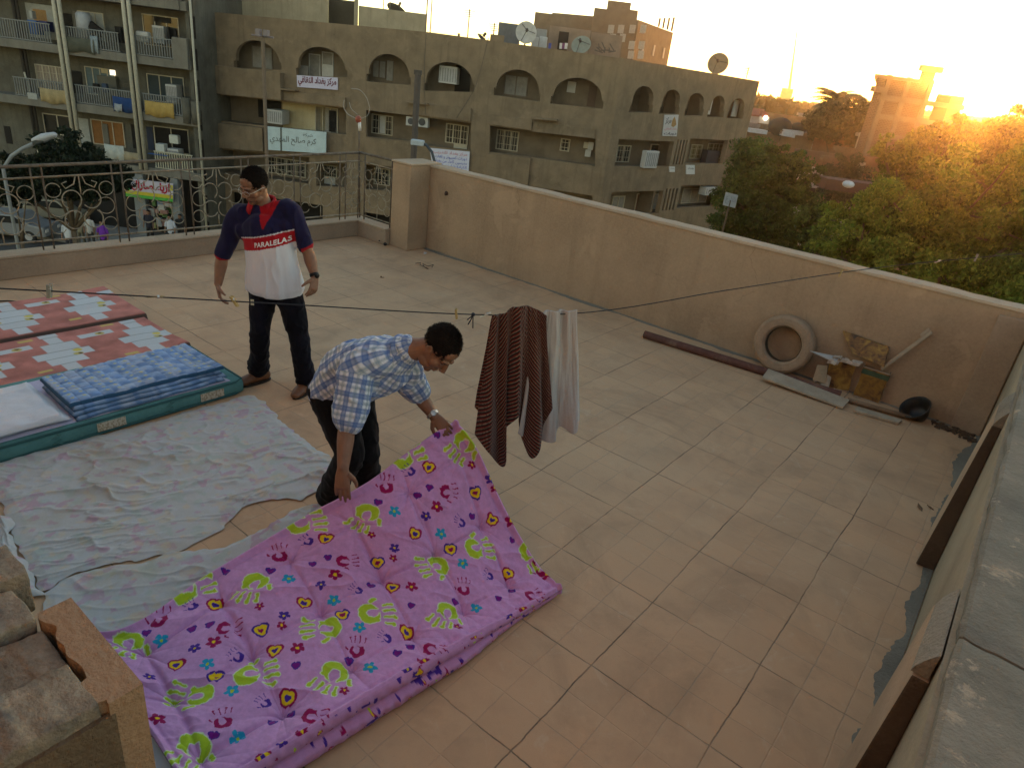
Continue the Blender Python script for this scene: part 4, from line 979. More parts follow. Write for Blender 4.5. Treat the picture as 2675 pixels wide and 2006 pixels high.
for a, e, w in ((sN, eN, wN), (sF, eF, wF)):
    body.ball(a, .055, 14, 10); etube(body, [a, a.lerp(e, .5), e], [.050, .048, .042], [.050, .048, .042], tocam, 16, 6)
    etube(body, [e, e.lerp(w, .3), w], [.043, .045, .030], [.041, .041, .025], shv, 16, 6)
etube(body, [hN, kN, aN], [.085, .058, .042], [.085, .06, .042], RT, 16, 8); etube(body, [hF, kF, aF], [.085, .058, .042], [.085, .06, .042], RT, 16, 8)
hand_shape(body, wN + (wN - eN).normalized() * .01, J(893, 1322, 2.735) - wN, tocam * .9 + zup * .45, -1, (.20, .18, .18, .24), .05, .9, 1.0)
hand_shape(body, wF, J(1176, 1134, 3.28) - wF, tocam * .75 + zup * .6, 1, (.34, .34, .38, .42), .04, .9, .98)
V, N, Fq = remeshed(body, .0036, 3, .5)
np_mesh('body', V, Fq, M['skin'], bt, True, skin_colors(V, Mb, BS, (.215, .108, .062), .45))
V, Fh = hair_shape(Mb, BS, (0, -.018, .050), (.081, .097, .092), 5, .003); np_mesh('hair', V, Fh, M['hair'], bt)
# plaid shirt
sh = MB()
etube(sh, [pel - axis * .01, mid, che, nk - axis * .075, nk - axis * .015], [.175, .178, .195, .155, .085], [.135, .140, .135, .105, .080], shv, 28, 8)
e2N, e2F = sN.lerp(eN, .80), sF.lerp(eF, .66)
for a, e2, w0 in ((sN, e2N, .088), (sF, e2F, .080)):
    etube(sh, [a.lerp(nk, .40), a, a.lerp(e2, .5), e2], [.085, .088, .086, w0], [.085, .092, .090, w0], tocam, 22, 7)
# loose front hanging below the chest
etube(sh, [J(900, 1010, 3.22), J(960, 1010, 3.18), J(1030, 985, 3.20)], [.10, .11, .09], [.085, .075, .065], shv, 18, 6)
V, N, Fq = remeshed(sh, .0055, 6, .5); V = folds(V, N, .011, 7.5, 5.1, (1, 1, 1))
def plaid(s, t):
    def band(v, per, a, b): f = (v / per) % 1; return sst(a - .02, a + .02, f) * (1 - sst(b - .02, b + .02, f))
    per = .072; col = np.tile(np.array((.64, .70, .76)), (len(s), 1))
    for v in (s, t):
        m = band(v, per, .02, .40) * .66; col = col * (1 - m[:, None]) + np.array((.07, .16, .38)) * m[:, None]
        m = band(v + per * .5, per, .06, .30) * .42; col = col * (1 - m[:, None]) + np.array((.17, .24, .25)) * m[:, None]
        m = np.maximum(band(v, per, .06, .10), band(v, per, .31, .35)) * .7; col = col * (1 - m[:, None]) + np.array((.05, .10, .30)) * m[:, None]
        m = band(v, per, .68, .72) * .55; col = col * (1 - m[:, None]) + np.array((.10, .2, .36)) * m[:, None]
    return col
rel = V - np.array(tuple(pel)); s_ = rel @ np.array(axis); tx_, ty_ = rel @ np.array(shv), rel @ np.array(-bel)
t_ = np.arctan2(tx_, ty_) * .155
c = plaid(s_, t_)
for a, e2 in ((sN, e2N), (sF, e2F)):
    ds_, tt = dist_seg(V, a, e2); ax_ = (e2 - a).normalized(); u1 = tocam - ax_ * tocam.dot(ax_); u1.normalize(); u2 = ax_.cross(u1); q = V - np.array(tuple(a))
    ca_ = plaid((q @ np.array(ax_)) + .02, np.arctan2(q @ np.array(u2), q @ np.array(u1)) * .088)
    m = (ds_ < .118) & (tt > .12); c[m] = ca_[m]
np_mesh('plaid_shirt', V, Fq, M['jersey'], bt, True, c)
# collar band standing round the neck
cl = MB(); rng = []
hup = (nk - che).normalized(); cs = (Vector(shv) - hup * shv.dot(hup)).normalized(); cbk = hup.cross(cs)
if cbk.dot(bel) > 0: cbk = -cbk
for i in range(21):
    a = -2.5 + 5.0 * i / 20; dv = cs * math.sin(a) + cbk * math.cos(a); fwd = (1 - math.cos(a)) / 2
    o_ = nk + hup * .006
    rng.append((o_ + dv * .063 + hup * .014, o_ + dv * .071 + hup * (.016 - .01 * fwd), o_ + dv * (.088 + .02 * fwd) - hup * (.020 + .045 * fwd ** 2), o_ + dv * (.081 + .02 * fwd) - hup * (.024 + .045 * fwd ** 2)))
vs = [p for q in rng for p in q]; fs = []
for i in range(20):
    for j in range(4): fs.append((i * 4 + j, i * 4 + (j + 1) % 4, i * 4 + 4 + (j + 1) % 4, i * 4 + 4 + j))
fs += [(0, 1, 2, 3), (80, 83, 82, 81)]
b = MB(); b.add(vs, fs); Vc, _n, Fc = remeshed(b, .0042, 2, .4); qn = Vc - np.array(tuple(nk))
np_mesh('collar', Vc, Fc, M['jersey'], bt, True, plaid(qn @ np.array(hup) + .03, np.arctan2(qn @ np.array(cs), qn @ np.array(cbk)) * .09))
tr = MB()
etube(tr, [pel + axis * .035, pel - axis * .02, pel.lerp((hN + hF) / 2, .9) - zup * .03], [.160, .172, .160], [.120, .128, .12], shv, 24, 5)
for h, k_, a in ((hN, kN, aN), (hF, kF, aF)):
    etube(tr, [h, h.lerp(k_, .5), k_, k_.lerp(a, .55), a + zup * .02], [.108, .100, .084, .078, .080], [.115, .104, .088, .082, .086], RT, 20, 8)
V, N, Fq = remeshed(tr, .0062, 5, .5); V = folds(V, N, .010, 8, 2.7, (1, 1, .9)); V[:, 2] = np.maximum(V[:, 2], .015)
np_mesh('trousers', V, Fq, M['denim'], bt, True, np.tile(np.array((.0075, .0075, .0085)), (len(V), 1)) * (1 + .4 * fbm(V[:, 0] * 9, V[:, 1] * 9, V[:, 2] * 5, 3).clip(-1, 1))[:, None])
shoe(aN, RT * .6 + tocam * .6, 'shoe', bt); shoe(aF, RT * .7 + tocam * .55, 'shoe', bt)
b = MB(); axw = (wF - eF).normalized()
for k in range(14):
    a = 2 * PI * k / 14; u1 = axw.orthogonal().normalized(); u2 = axw.cross(u1); c0 = wF - axw * .016
    b.obox(c0 + (u1 * math.cos(a) + u2 * math.sin(a)) * .0345, (u1 * -math.sin(a) + u2 * math.cos(a)) * .0068, (u1 * math.cos(a) + u2 * math.sin(a)) * .0018, axw * .009)
fn = (tocam * .7 + zup * .6 + RT * .2); fn = (fn - axw * fn.dot(axw)).normalized(); b.lathe([(0, .006), (.015, .005), (.018, 0), (.018, -.006), (0, -.006)], wF - axw * .016 + fn * .034, fn, 18)
b.build('wristwatch', M['steel'], bt)
# ============================================================ CLOTHESLINE, LAUNDRY, JUNK, RAILING
LP = [Vector((-4.55, -3.05, 1.98)), Vector((-3.6, -1.02, 1.76)), Vector((-2.78, .72, 1.6)), onz(750, 795, 1.465), onz(1250, 822, 1.40), onz(1400, 824, 1.392), onz(1513, 818, 1.40), onz(1900, 758, 1.50), onz(2290, 700, 1.605), onz(2675, 662, 1.72), onz(2900, 640, 1.78)]
lp = polyl(LP, 90)
b = MB(); b.tube([Vector(p) for p in lp], .0028, 6); tag(b.build('clothesline', plain('line cord', (.012, .014, .02), .7, .3, 50), None, True), 'dark cord clothesline strung across the roof in front of the two men', 'clothesline')
def on_line(px):
    P = project(lp); k = np.interp(px, P[:, 0], np.arange(len(lp))); i = int(min(k, len(lp) - 2)); return Vector(lp[i]).lerp(Vector(lp[i + 1]), k - i), (Vector(lp[i + 1]) - Vector(lp[i])).normalized()
p, tg = on_line(1236)
b = MB(); b.ball(p, .010, 8, 6)
for dx, dz, s_ in ((-.022, -.055, 1), (.006, -.07, -1), (-.03, -.03, 1)): b.tube([p, p + tg * dx * .4 + Vector((0, 0, dz * .5)), p + tg * dx + FW * .004 * s_ + Vector((0, 0, dz))], .003, 5)
tag(b.build('cord_knot', plain('knot cord', (.02, .025, .035)), None, True), 'knotted dark blue cord ends hanging from the clothesline beside the striped cloth', 'cord')
pegw = plain('weathered peg wood', (.33, .24, .10), .8, .25, 60); pegg = plain('grey peg', (.20, .22, .20), .6, .2, 60); pegp = plain('pale peg', (.55, .52, .42), .6, .2, 60)
def peg(px, lean, mat, label, along=0):
    p, tg = on_line(px)
    r = thing('clothes_peg', label, 'clothes peg', p, 'clothes pegs on the line')
    up_ = (Vector((0, 0, 1)) * math.cos(lean) + tg * math.sin(lean)).normalized(); sd = FW
    for k in (-1, 1):
        b = MB(); q0, q1 = p + sd * k * .004 - up_ * .026, p + sd * k * .0045 + up_ * .007; q2 = p + sd * k * .008 + up_ * .026
        b.hexa([q0 - tg * .005 - sd * .003, q0 + tg * .005 - sd * .003, q0 + tg * .005 + sd * .003, q0 - tg * .005 + sd * .003], [q1 - tg * .006 - sd * .003, q1 + tg * .006 - sd * .003, q1 + tg * .006 + sd * .003, q1 - tg * .006 + sd * .003])
        b.hexa([q1 - tg * .006 - sd * .003, q1 + tg * .006 - sd * .003, q1 + tg * .006 + sd * .003, q1 - tg * .006 + sd * .003], [q2 - tg * .005 - sd * .003, q2 + tg * .005 - sd * .003, q2 + tg * .005 + sd * .003, q2 - tg * .005 + sd * .003])
        b.build('jaw', mat, r)
    b = MB(); b.lathe([(.007, -.004), (.007, .004)], p + up_ * .010, tg, 8); b.build('spring', M['steel'], r)
peg(129, .15, pegg, 'grey peg hanging upright on the line over the red mattress')
peg(405, 1.45, pegw, 'wooden peg lying almost flat along the line left of the standing man')
peg(612, -.5, pegw, 'wooden peg tilted on the line beside the standing man\'s hand')
peg(1192, -.15, pegw, 'wooden peg upright on the line just left of the cord knot')
peg(1268, 1.1, pegp, 'pale peg lying along the line between knot and striped cloth')
peg(2196, .2, pegw, 'wooden peg on the line in front of the parapet top above the tyre')
peg(2450, 1.3, pegp, 'pale peg clump on the line seen against the big tree')
peg(2550, .1, pegg, 'thin peg at the far right of the line against the big tree')
def drape(name, label, cat, tops, bots, depth_f, colf, nu, nv, foldamp, foldn, seed, mat, dd=0., back=True):
    """cloth hung over the line: tops/bots are curves, folds grow downwards"""
    T, B = polyl(tops, nu), polyl(bots, nu); v = np.linspace(0, 1, nv)[None, :, None]; u = np.linspace(0, 1, nu)
    S = T[:, None] * (1 - v) + B[:, None] * v
    ph = foldn * u[:, None] * 2 * PI + .9 * fbm(u[:, None] * 4, v[0, :, 0][None] * 1.2, seed, 2)
    off = foldamp * (.25 + .75 * v[0, :, 0][None]) * np.sin(ph) + .014 * fbm(u[:, None] * 9, v[0, :, 0][None] * 2.0, seed + 3, 3) + dd
    ln = np.array(tuple(tg_line := (Vector(lp[50]) - Vector(lp[44])).normalized())); nrm = np.array([ln[1], -ln[0], 0.]); nrm /= np.linalg.norm(nrm)
    if np.dot(nrm, np.array(tuple(tocam))) < 0: nrm = -nrm
    S = S + off[..., None] * nrm
    # roll over the line at the top
    S[..., :] += (.012 * np.exp(-(v[0, :, 0] / .03) ** 2))[None, :, None] * np.array([0, 0, 1.])
    Uc, Vc = np.meshgrid(u, v[0, :, 0], indexing='ij')
    c = colf(Uc, Vc, S)
    V1 = S.reshape(-1, 3); F1 = grid_faces(nu, nv)
    if back:
        S2 = S.copy(); S2[..., 2] = S[..., 2] * .25 + .75 * (T[:, None, 2] - (T[:, None, 2] - S[..., 2]) * .72); S2 = S2 - (np.sqrt(Vc)[..., None] * .045 + .004) * nrm
        V1 = np.r_[V1, S2.reshape(-1, 3)]; F1 = np.r_[F1, grid_faces(nu, nv)[:, ::-1] + nu * nv]; c = np.concatenate([c.reshape(-1, 3), c.reshape(-1, 3)])
    o = np_mesh(name, V1, F1, mat, None, True, c.reshape(-1, 3)); so_ = o.modifiers.new('thickness', 'SOLIDIFY'); so_.thickness = .003
    return tag(o, label, cat)
zq = lambda x, y, d: at(750 + x * .36166, 800 + y * .36166, d)
dl = 3.27
def dline(x): 
    P = project(lp); k = np.interp(750 + x * .36166, P[:, 0], np.arange(len(lp))); i = int(k); return Vector(lp[i]).dot(FW) 
Q = lambda x, y: zq(x, y, dline(x))
def striped(u, v, S):
    L = .80; w = u * .62
    t = np.linalg.norm(S - S[:, :1], axis=-1) + np.where(u < .50, .85 * w, .85 * .31 - 1.0 * (w - .31)) + .012 * fbm(u * 5, v * 4, 3, 2)
    f = (t / .0235) % 1; c = np.tile(np.array((.016, .008, .007)), u.shape + (1,))
    c[(f > .48) & (f < .70)] = (.17, .018, .012); c[(f > .82) & (f < .94)] = (.34, .29, .21)
    k = (np.floor(t / .0235) % 2 == 0)
    c[(f > .82) & (f < .94) & k] = (.27, .23, .17)
    return c
drape('striped_cloth', 'dark striped cloth with red and cream lines bunched over the clothesline in two tails', 'cloth',
      [Q(1480, 75), Q(1520, 55), Q(1565, 35), Q(1620, 5), Q(1690, 0), Q(1760, 12), Q(1815, 40), Q(1845, 62)],
      [Q(1345, 905), Q(1440, 1030), Q(1535, 1140), Q(1572, 880), Q(1640, 770), Q(1695, 960), Q(1740, 1058), Q(1800, 1000), Q(1885, 700)], None, striped, 300, 320, .030, 4.3, 3., pigment('woven scarf', .95, .0012, 500, .15, .08), .03)
def greyc(u, v, S): return np.tile(np.array((.37, .345, .33)), u.shape + (1,)) * (1 + .05 * fbm(u * 9, v * 9, 1, 3))[..., None]
drape('beige_trousers', 'pale grey trousers hanging limp from the clothesline behind the striped cloth', 'trousers',
      [Q(1800, 60), Q(1860, 56), Q(1950, 52), Q(2040, 50), Q(2105, 50)],
      [Q(1665, 915), Q(1700, 930), Q(1810, 968), Q(1930, 965), Q(1985, 890), Q(2060, 898), Q(2130, 850)], None, greyc, 200, 160, .034, 2.7, 9., pigment('pale twill', .95, .001, 500, .1, .05), -.01)

# ---------------------------------------------------------------- junk along the parapet
rub = plain('dusty tyre rubber', (.30, .215, .145), .95, .22, 14, .004, 60, spec=.1)
ty = thing('tyre', 'dusty old car tyre leaning against the long parapet wall', 'tyre', (-1.6, 7.0, 0))
c0 = onz(1704, 820, 0); ctr = ony(1695 * DS, 741 * DS, 6.955); ctr.z = .302
axt = (Vector((0, -1, .12))).normalized(); b = MB(); prof = []
Ro, Ri, W_ = .302, .175, .085
for k in range(28):
    a = 2 * PI * k / 28; cs_, sn_ = math.cos(a), math.sin(a)
    r = (Ro + Ri) / 2 + (Ro - Ri) / 2 * math.copysign(abs(cs_) ** .72, cs_); z = W_ * math.copysign(abs(sn_) ** .75, sn_)
    if cs_ > .93: r -= .006 * (k % 2)
    prof.append((r, z))
b.lathe(prof, ctr, axt, 72, True); b.build('tread_body', rub, ty, True)
b = MB()
for rr_, zz_ in ((.262, .079), (.205, .077)): b.lathe([(rr_ - .006, zz_), (rr_ - .003, zz_ + .006), (rr_ + .003, zz_ + .006), (rr_ + .006, zz_)], ctr, axt, 64)
b.build('sidewall_ridge', rub, ty, True)
b = MB(); b.lathe([(.176, -.03), (.172, -.0), (.176, .05)], ctr, axt, 48); b.build('inner_bead', plain('tyre inside', (.07, .05, .03), .95, .2, 20), ty, True)
# pipe
pa, pb = onz(1392 * DS, 722 * DS, .045), onz(1652 * DS, 803 * DS, .04); pb2 = pb + (pb - pa) * .55
b = MB(); b.tube([pa, pa.lerp(pb2, .3), pa.lerp(pb2, .7), pb2], .042, 14, False); b.tube([pa + (pb2 - pa) * .001, pb2], .034, 14, False)
b.lathe([(.034, 0), (.042, 0)], pa, (pb2 - pa), 14); tag(b.build('pipe', plain('rusty maroon pipe', (.10, .042, .032), .75, .35, 10, .002, 60, stain=((.20, .13, .09), .6)), None, True), 'rusty maroon pipe lying along the floor by the long parapet', 'pipe')
wood = plain('grey weathered board', (.36, .30, .22), .9, .25, 8, .002, 50); woodb = plain('brown board', (.20, .13, .08), .9, .3, 9, .002, 50)
def board(name, label, pts, th, mat, cat):
    b = MB(); b.prism([Vector(p) for p in pts], (0, 0, -th)); return tag(b.build(name, mat, bevel=.004), label, cat)
jz = lambda x, y, z: onz(1600 + x * .486, 750 + y * .486, z)
board('plank', 'grey weathered plank lying over the pipe in front of the tins', [jz(805, 482, .06), jz(838, 437, .09), jz(1275, 605, .06), jz(1240, 645, .03)], .022, wood, 'plank')
board('plank', 'thin split batten on the floor at the end of the grey plank', [jz(1300, 660, .03), jz(1318, 640, .03), jz(1560, 712, .03), jz(1540, 728, .03)], .025, wood, 'plank')
b = MB(); b.tube([jz(1262, 605, .03), jz(1400, 645, .03), jz(1595, 700, .03)], .025, 8); tag(b.build('stick', woodb, None, True), 'dark round stick on the floor in front of the rusty tins', 'stick')
def tin_mat(n, a, c):
    t_ = NT(n); f = t_.noise(9, 7, .7, None, .6); t_.col(t_.ramp(f, [(.34, (.045, .022, .012)), (.46, (.16, .075, .02)), (.58, a), (.75, c)])); t_.rough(.6); t_.b.inputs['Metallic'].default_value = .15; t_.bump(f, .004, .5); return t_.m
tm1 = tin_mat('rusty yellow tin', (.30, .17, .03), (.36, .24, .08)); tm2 = tin_mat('rusty ochre tin', (.26, .14, .022), (.30, .20, .06))
def tin(label, base, yaw, w_, d_, h_, lean, mat, band=None):
    r = thing('oil_tin', label, 'oil tin', base, 'old tins by the wall'); m = Matrix.Translation(base) @ Matrix.Rotation(yaw, 4, 'Z') @ Matrix.Rotation(lean, 4, 'Y')
    T = lambda x, y, z: m @ Vector((x, y, z))
    b = MB(); q = .004
    o_ = [(-w_, -d_), (w_, -d_), (w_, d_), (-w_, d_)]; i_ = [(-w_ + q, -d_ + q), (w_ - q, -d_ + q), (w_ - q, d_ - q), (-w_ + q, d_ - q)]
    dent = lambda x, y, z: T(x * (1 + .03 * math.sin(z * 30)), y * (1 + .03 * math.cos(z * 23)), z)
    n_ = 8; vs = [dent(x, y, h_ * k / n_) for k in range(n_ + 1) for x, y in o_] + [T(x, y, h_ * k / n_) for k in range(n_ + 1) for x, y in i_]
    fs = [(0, 1, 2, 3)]
    N4 = 4 * (n_ + 1)
    for k in range(n_):
        for j in range(4): fs.append((k * 4 + j, k * 4 + (j + 1) % 4, k * 4 + 4 + (j + 1) % 4, k * 4 + 4 + j)); fs.append((N4 + k * 4 + j, N4 + k * 4 + 4 + j, N4 + k * 4 + 4 + (j + 1) % 4, N4 + k * 4 + (j + 1) % 4))
    for j in range(4): fs.append((n_ * 4 + j, n_ * 4 + (j + 1) % 4, N4 + n_ * 4 + (j + 1) % 4, N4 + n_ * 4 + j))
    b.add(vs, fs); b.build('can_body', mat, r)
    b = MB(); 
    for zz_ in (.006, h_ - .004):
        P_ = [T(x * 1.03, y * 1.03, zz_) for x, y in o_]; b.tube(P_ + [P_[0]], .0055, 6)
    b.build('rim', plain('pale rust rim', (.34, .27, .20), .7, .3, 30), r)
    if band:
        b = MB(); 
        for j in range(4):
            (x0, y0), (x1, y1) = o_[j], o_[(j + 1) % 4]; b.quad(T(x0 * 1.05, y0 * 1.05, h_ * .78), T(x1 * 1.05, y1 * 1.05, h_ * .78), T(x1 * 1.05, y1 * 1.05, h_ * .93), T(x0 * 1.05, y0 * 1.05, h_ * .93))
        b.build('paint_band', plain('flaking green paint', band, .7, .4, 20), r)
    b = MB(); b.quad(*[T(x * .97, y * .97, h_ * .86) for x, y in o_]); b.build('contents', plain('dry plaster waste', (.40, .34, .28), .95, .4, 30, .02, 40), r, jitter=.0)
tin('rusty yellow tin heaped with rubble, left of the pair', jz(1180, 548, 0) + Vector((0, .13, 0)), .25, .115, .115, .30, -.06, tm1)
tin('rusty ochre tin with flaking green band near the dark bowl', jz(1350, 610, 0) + Vector((0, .15, 0)), .05, .115, .115, .32, .02, tm2, (.05, .085, .05))
# lid/crate sheet leaning on the wall
b = MB(); P_ = [ony(1600 + x * .486, 750 + y * .486, yy) for x, y, yy in ((1240, 232, 7.06), (1490, 320, 7.06), (1465, 425, 6.97), (1285, 350, 6.98))]
b.prism(P_, (0, -.03, .0)); tag(b.build('tin_sheet', tm1, bevel=.004, jitter=.004), 'battered yellow tin sheet leaning on the wall behind the tins', 'tin sheet')
b = MB(); p0, p1 = jz(1445, 440, .34), ony(1600 + 1715 * .486, 750 + 240 * .486, 7.03); sd_ = Vector((.5, 0, -.5)).normalized() * .016; b.obox((p0 + p1) / 2, (p1 - p0) / 2, sd_, Vector((0, .012, 0)))
e = p1 - (p1 - p0).normalized() * .05; b.obox(e - sd_ * 2.0, (p1 - p0).normalized() * .045, sd_ * .8, Vector((0, .012, 0)))
tag(b.build('wooden_stick', wood, bevel=.003), 'notched wooden stick leaning on the wall to the right of the tins', 'stick')
b = MB(); b.prism([jz(1062, 345, .36), jz(1220, 378, .33), jz(1205, 402, .31), jz(1170, 395, .31)], (0, 0, .006)); tag(b.build('board_scrap', plain('grey white board', (.42, .42, .40), .7, .1), None), 'grey pointed board scrap lying on top of the rubble tin', 'board')
b = MB(); P_ = [jz(1075, 500, .06), jz(1100, 420, .22), jz(1155, 425, .22), jz(1145, 520, .05)]; b.prism(P_, (0, .025, 0)); tag(b.build('tile_scrap', plain('beige tile', (.42, .33, .22), .8, .15), bevel=.004), 'beige tile propped against the left tin', 'tile')
b = MB(); P_ = [jz(1115, 530, .02), jz(1155, 425, .20), jz(1190, 430, .20), jz(1160, 545, .02)]; b.prism(P_, (0, .02, 0)); tag(b.build('wood_scrap', wood, bevel=.004), 'narrow board standing between the tile and the left tin', 'board')
b = MB(); r_ = random.Random(3)
for k in range(16):
    p = jz(r_.uniform(1180, 1330), r_.uniform(372, 415), r_.uniform(.27, .36)); b.obox(p, Vector((r_.uniform(.01, .05), r_.uniform(-.02, .02), 0)), Vector((0, r_.uniform(.008, .02), .004)), Vector((.003, 0, r_.uniform(.004, .014))))
tag(b.build('rubble_heap', plain('broken plaster', (.44, .36, .29), .9, .25, 20), jitter=.006), 'pale broken plaster heaped across the tops of the tins', 'rubble')
b = MB()
for k in range(14):
    p = jz(r_.uniform(1040, 1290), r_.uniform(470, 590), .012); p = Vector((p.x, p.y + .05, p.z)); b.ball(p, (r_.uniform(.008, .022), r_.uniform(.008, .02), r_.uniform(.006, .016)), 6, 4)
tag(b.build('plaster_crumbs', plain('white crumbs', (.55, .53, .50), .9, .15), jitter=.004), 'white plaster crumbs scattered under the tins', 'crumbs')
# dark bowl lying on its side
bw = thing('bowl', 'dark plastic bowl tipped against the wall near the corner', 'bowl', jz(1640, 690, 0)); bc = jz(1640, 655, .085) + Vector((0, -.10, 0)); ax_ = (Vector((-.45, -.5, .75))).normalized(); b = MB()
b.lathe([(.0, -.085), (.075, -.082), (.10, -.03), (.125, .04), (.130, .045), (.118, .04), (.094, -.028), (.07, -.072), (0, -.075)], bc + Vector((0, .05, 0)), ax_, 28); b.build('shell', plain('black plastic', (.012, .014, .014), .4, .3, 20), bw, True)
b = MB(); b.lathe([(.124, .040), (.133, .043), (.136, .050), (.128, .052), (.121, .047)], bc + Vector((0, .05, 0)), ax_, 28, True); b.build('rim', plain('black rim', (.02, .022, .022), .35, .2), bw, True)
b = MB()
for k in range(70):
    t_ = r_.random(); p = onz(2440 + t_ * 110 + r_.uniform(-6, 6), 1102 + t_ * 48 + r_.uniform(-10, 8), .01); b.obox(p, Vector((r_.uniform(.006, .03), r_.uniform(-.012, .012), .002)), Vector((r_.uniform(-.004, .004), r_.uniform(.005, .015), 0)), Vector((0, .001, r_.uniform(.003, .012))))
tag(b.build('debris_heap', plain('dark swept debris', (.085, .055, .035), .9, .7, 30), jitter=.008), 'dark swept debris and scraps piled in the far wall corner', 'debris')
# litter on the floor
def litter(label, px, py, n_, mat, sz, seed):
    r2 = random.Random(seed); b = MB(); p0 = onz(px, py, .004)
    for k in range(n_): b.obox(p0 + Vector((r2.uniform(-1, 1) * sz, r2.uniform(-1, 1) * sz, .004)), Vector((r2.uniform(.2, .7) * sz, r2.uniform(-.3, .3) * sz, r2.uniform(-.2, .2) * sz)), Vector((r2.uniform(-.3, .3) * sz, r2.uniform(.2, .5) * sz, 0)), Vector((0, .001, .003)))
    tag(b.build('litter', mat, jitter=.006), label, 'litter')
litter('crumpled clear wrapper on the floor by the corner pillar', 1110, 662, 4, plain('clear wrap', (.5, .5, .5), .3, .2), .035, 1)
litter('white paper scrap at the foot of the long wall near the pillar', 1184, 661, 3, plain('paper scrap', (.6, .58, .55), .8, .1), .03, 2)
litter('brown dry leaf on the floor behind the bending man', 997, 724, 2, plain('dry leaf', (.16, .09, .05), .9, .3), .03, 3)
litter('dark twig scrap on the tiles near the side parapet', 2416, 1325, 2, woodb, .05, 4)
b = MB(); c_ = onz(1118, 697, .02); b.tube([c_ + Vector((.07 * math.cos(a), .07 * math.sin(a), .02 * math.sin(a * 2) + .012)) for a in np.linspace(0, 5.6, 22)] + [c_ + Vector((-.12, -.03, .0)), c_ + Vector((-.16, .02, .01)), c_ + Vector((-.2, -.04, .0))], .004, 5)
tag(b.build('wire_loop', M['blackp'], None, True), 'loop of thin dark wire on the floor before the corner pillar', 'wire')
b = MB(); P_ = [onz(x, y, .01) for x, y in ((-30, 788), (20, 786), (45, 788), (58, 793))]; b.tube(P_, .006, 6); tag(b.build('cable', M['blackp'], None, True), 'short dark cable on the tiles behind the red mattress', 'cable')
for px, py in ((988, 629), (1006, 638)):
    b = MB(); b.ball(onz(px, py, .02), (.03, .02, .025), 8, 6); b.tube([onz(px, py, .02), onz(px, py, .09) + Vector((.01, .02, 0))], .008, 5)
    tag(b.build('stub', M['blackp'], None, True), 'black cable stub at the foot of the kerb, ' + ('nearer the railing corner' if px < 1000 else 'nearer the pillar'), 'cable stub', 'cable stubs by the kerb')

# ---------------------------------------------------------------- railing
iron = plain('rusty cream railing paint', (.13, .105, .08), .75, .3, 18, .001, 90, stain=((.07, .035, .02), .7))
ironp = plain('cream railing scrollwork', (.29, .25, .18), .75, .25, 18, stain=((.09, .05, .03), .6))
rl = thing('metal_railing', 'rusty cream metal railing with scrollwork panels on the kerb wall', 'railing', (-8.05, 3, .24))
XR = -8.05; rz = lambda y: 1.085 + (y - 2.3) * .0215
mz = lambda y: rz(y) - .115; lz = lambda y: .335 - (y - 2.2) * .006
b = MB(); b.tube([(XR, -3.5, rz(-3.5)), (XR, 6.72, rz(6.72))], .017, 8); b.tube([(XR, 6.72, rz(6.72)), (-7.33, 6.72, 1.185)], .017, 8); b.build('top_rail', iron, rl, True)
for f_, r_0 in ((mz, .010), (lz, .010)):
    b = MB(); b.tube([(XR, -3.5, f_(-3.5)), (XR, 6.72, f_(6.72)), (-7.33, 6.72, f_(6.72) + (0.0))], r_0, 6); b.build('middle_rail' if f_ is mz else 'lower_rail', ironp, rl, True)
ys = []
y = 2.80 - .80 * 6
while y < 6.6: ys.append(y); y += .765
posts = [yy for y_ in ys for yy in (y_ - .05, y_ + .05)] + [6.70]
for y in posts:
    b = MB(); b.tube([(XR, y, .24), (XR, y, rz(y))], .009, 6); b.build('post', iron, rl, True)
for x in (-7.93, -7.36):
    b = MB(); b.tube([(x, 6.72, .24), (x, 6.72, 1.185)], .011, 6); b.build('post', iron, rl, True)
def ring(b, o, e1, e2, c, r, a0=0, a1=2 * PI, rad=.005, k=1.0, n=22):
    b.tube([o + e1 * (c[0] + r * math.cos(a) * k) + e2 * (c[1] + r * math.sin(a)) for a in np.linspace(a0, a1, n)], rad, 5)
def panel(o, e1, w_, h_, seed):
    b = MB(); e2 = Vector((0, 0, 1)); r2 = random.Random(seed)
    cx, cy = w_ / 2, h_ * .46; R_ = .105
    for sx in (-1, 1):
        for sy in (-1, 1):                                      # four petal loops meeting in the middle
            ring(b, o, e1, e2, (cx + sx * .095, cy + sy * .105), .098, math.atan2(sy, sx) + PI - .15, math.atan2(sy, sx) + PI + 5.0, .0065, .95)
        ring(b, o, e1, e2, (cx + sx * (w_ / 2 - .075), h_ * .78), .072, .4, 6.4)
        ring(b, o, e1, e2, (cx + sx * (w_ / 2 - .10), h_ * .50), .088, (PI if sx > 0 else 0) + .5, (PI if sx > 0 else 0) + 5.6)
        ring(b, o, e1, e2, (cx + sx * (w_ / 2 - .075), h_ * .20), .070, .2, 5.9)
        b.tube([o + e1 * (cx + sx * .03) + e2 * h_, o + e1 * (cx + sx * .055) + e2 * h_ * .87, o + e1 * (cx + sx * .14) + e2 * h_ * .80, o + e1 * (cx + sx * .17) + e2 * h_ * .88, o + e1 * (cx + sx * .12) + e2 * h_ * .91], .0065, 5)
    b.tube([o + e1 * cx + e2 * h_, o + e1 * cx + e2 * h_ * .70], .0065, 5); b.tube([o + e1 * cx + e2 * .0, o + e1 * cx + e2 * h_ * .20], .0065, 5)
    b.build('scroll_panel', ironp, rl, True)
for i, y in enumerate(ys[:-1]): panel(Vector((XR, y + .05, lz(y + .4))), Vector((0, 1, 0)), ys[i + 1] - y - .1, mz(y + .4) - lz(y + .4), i)
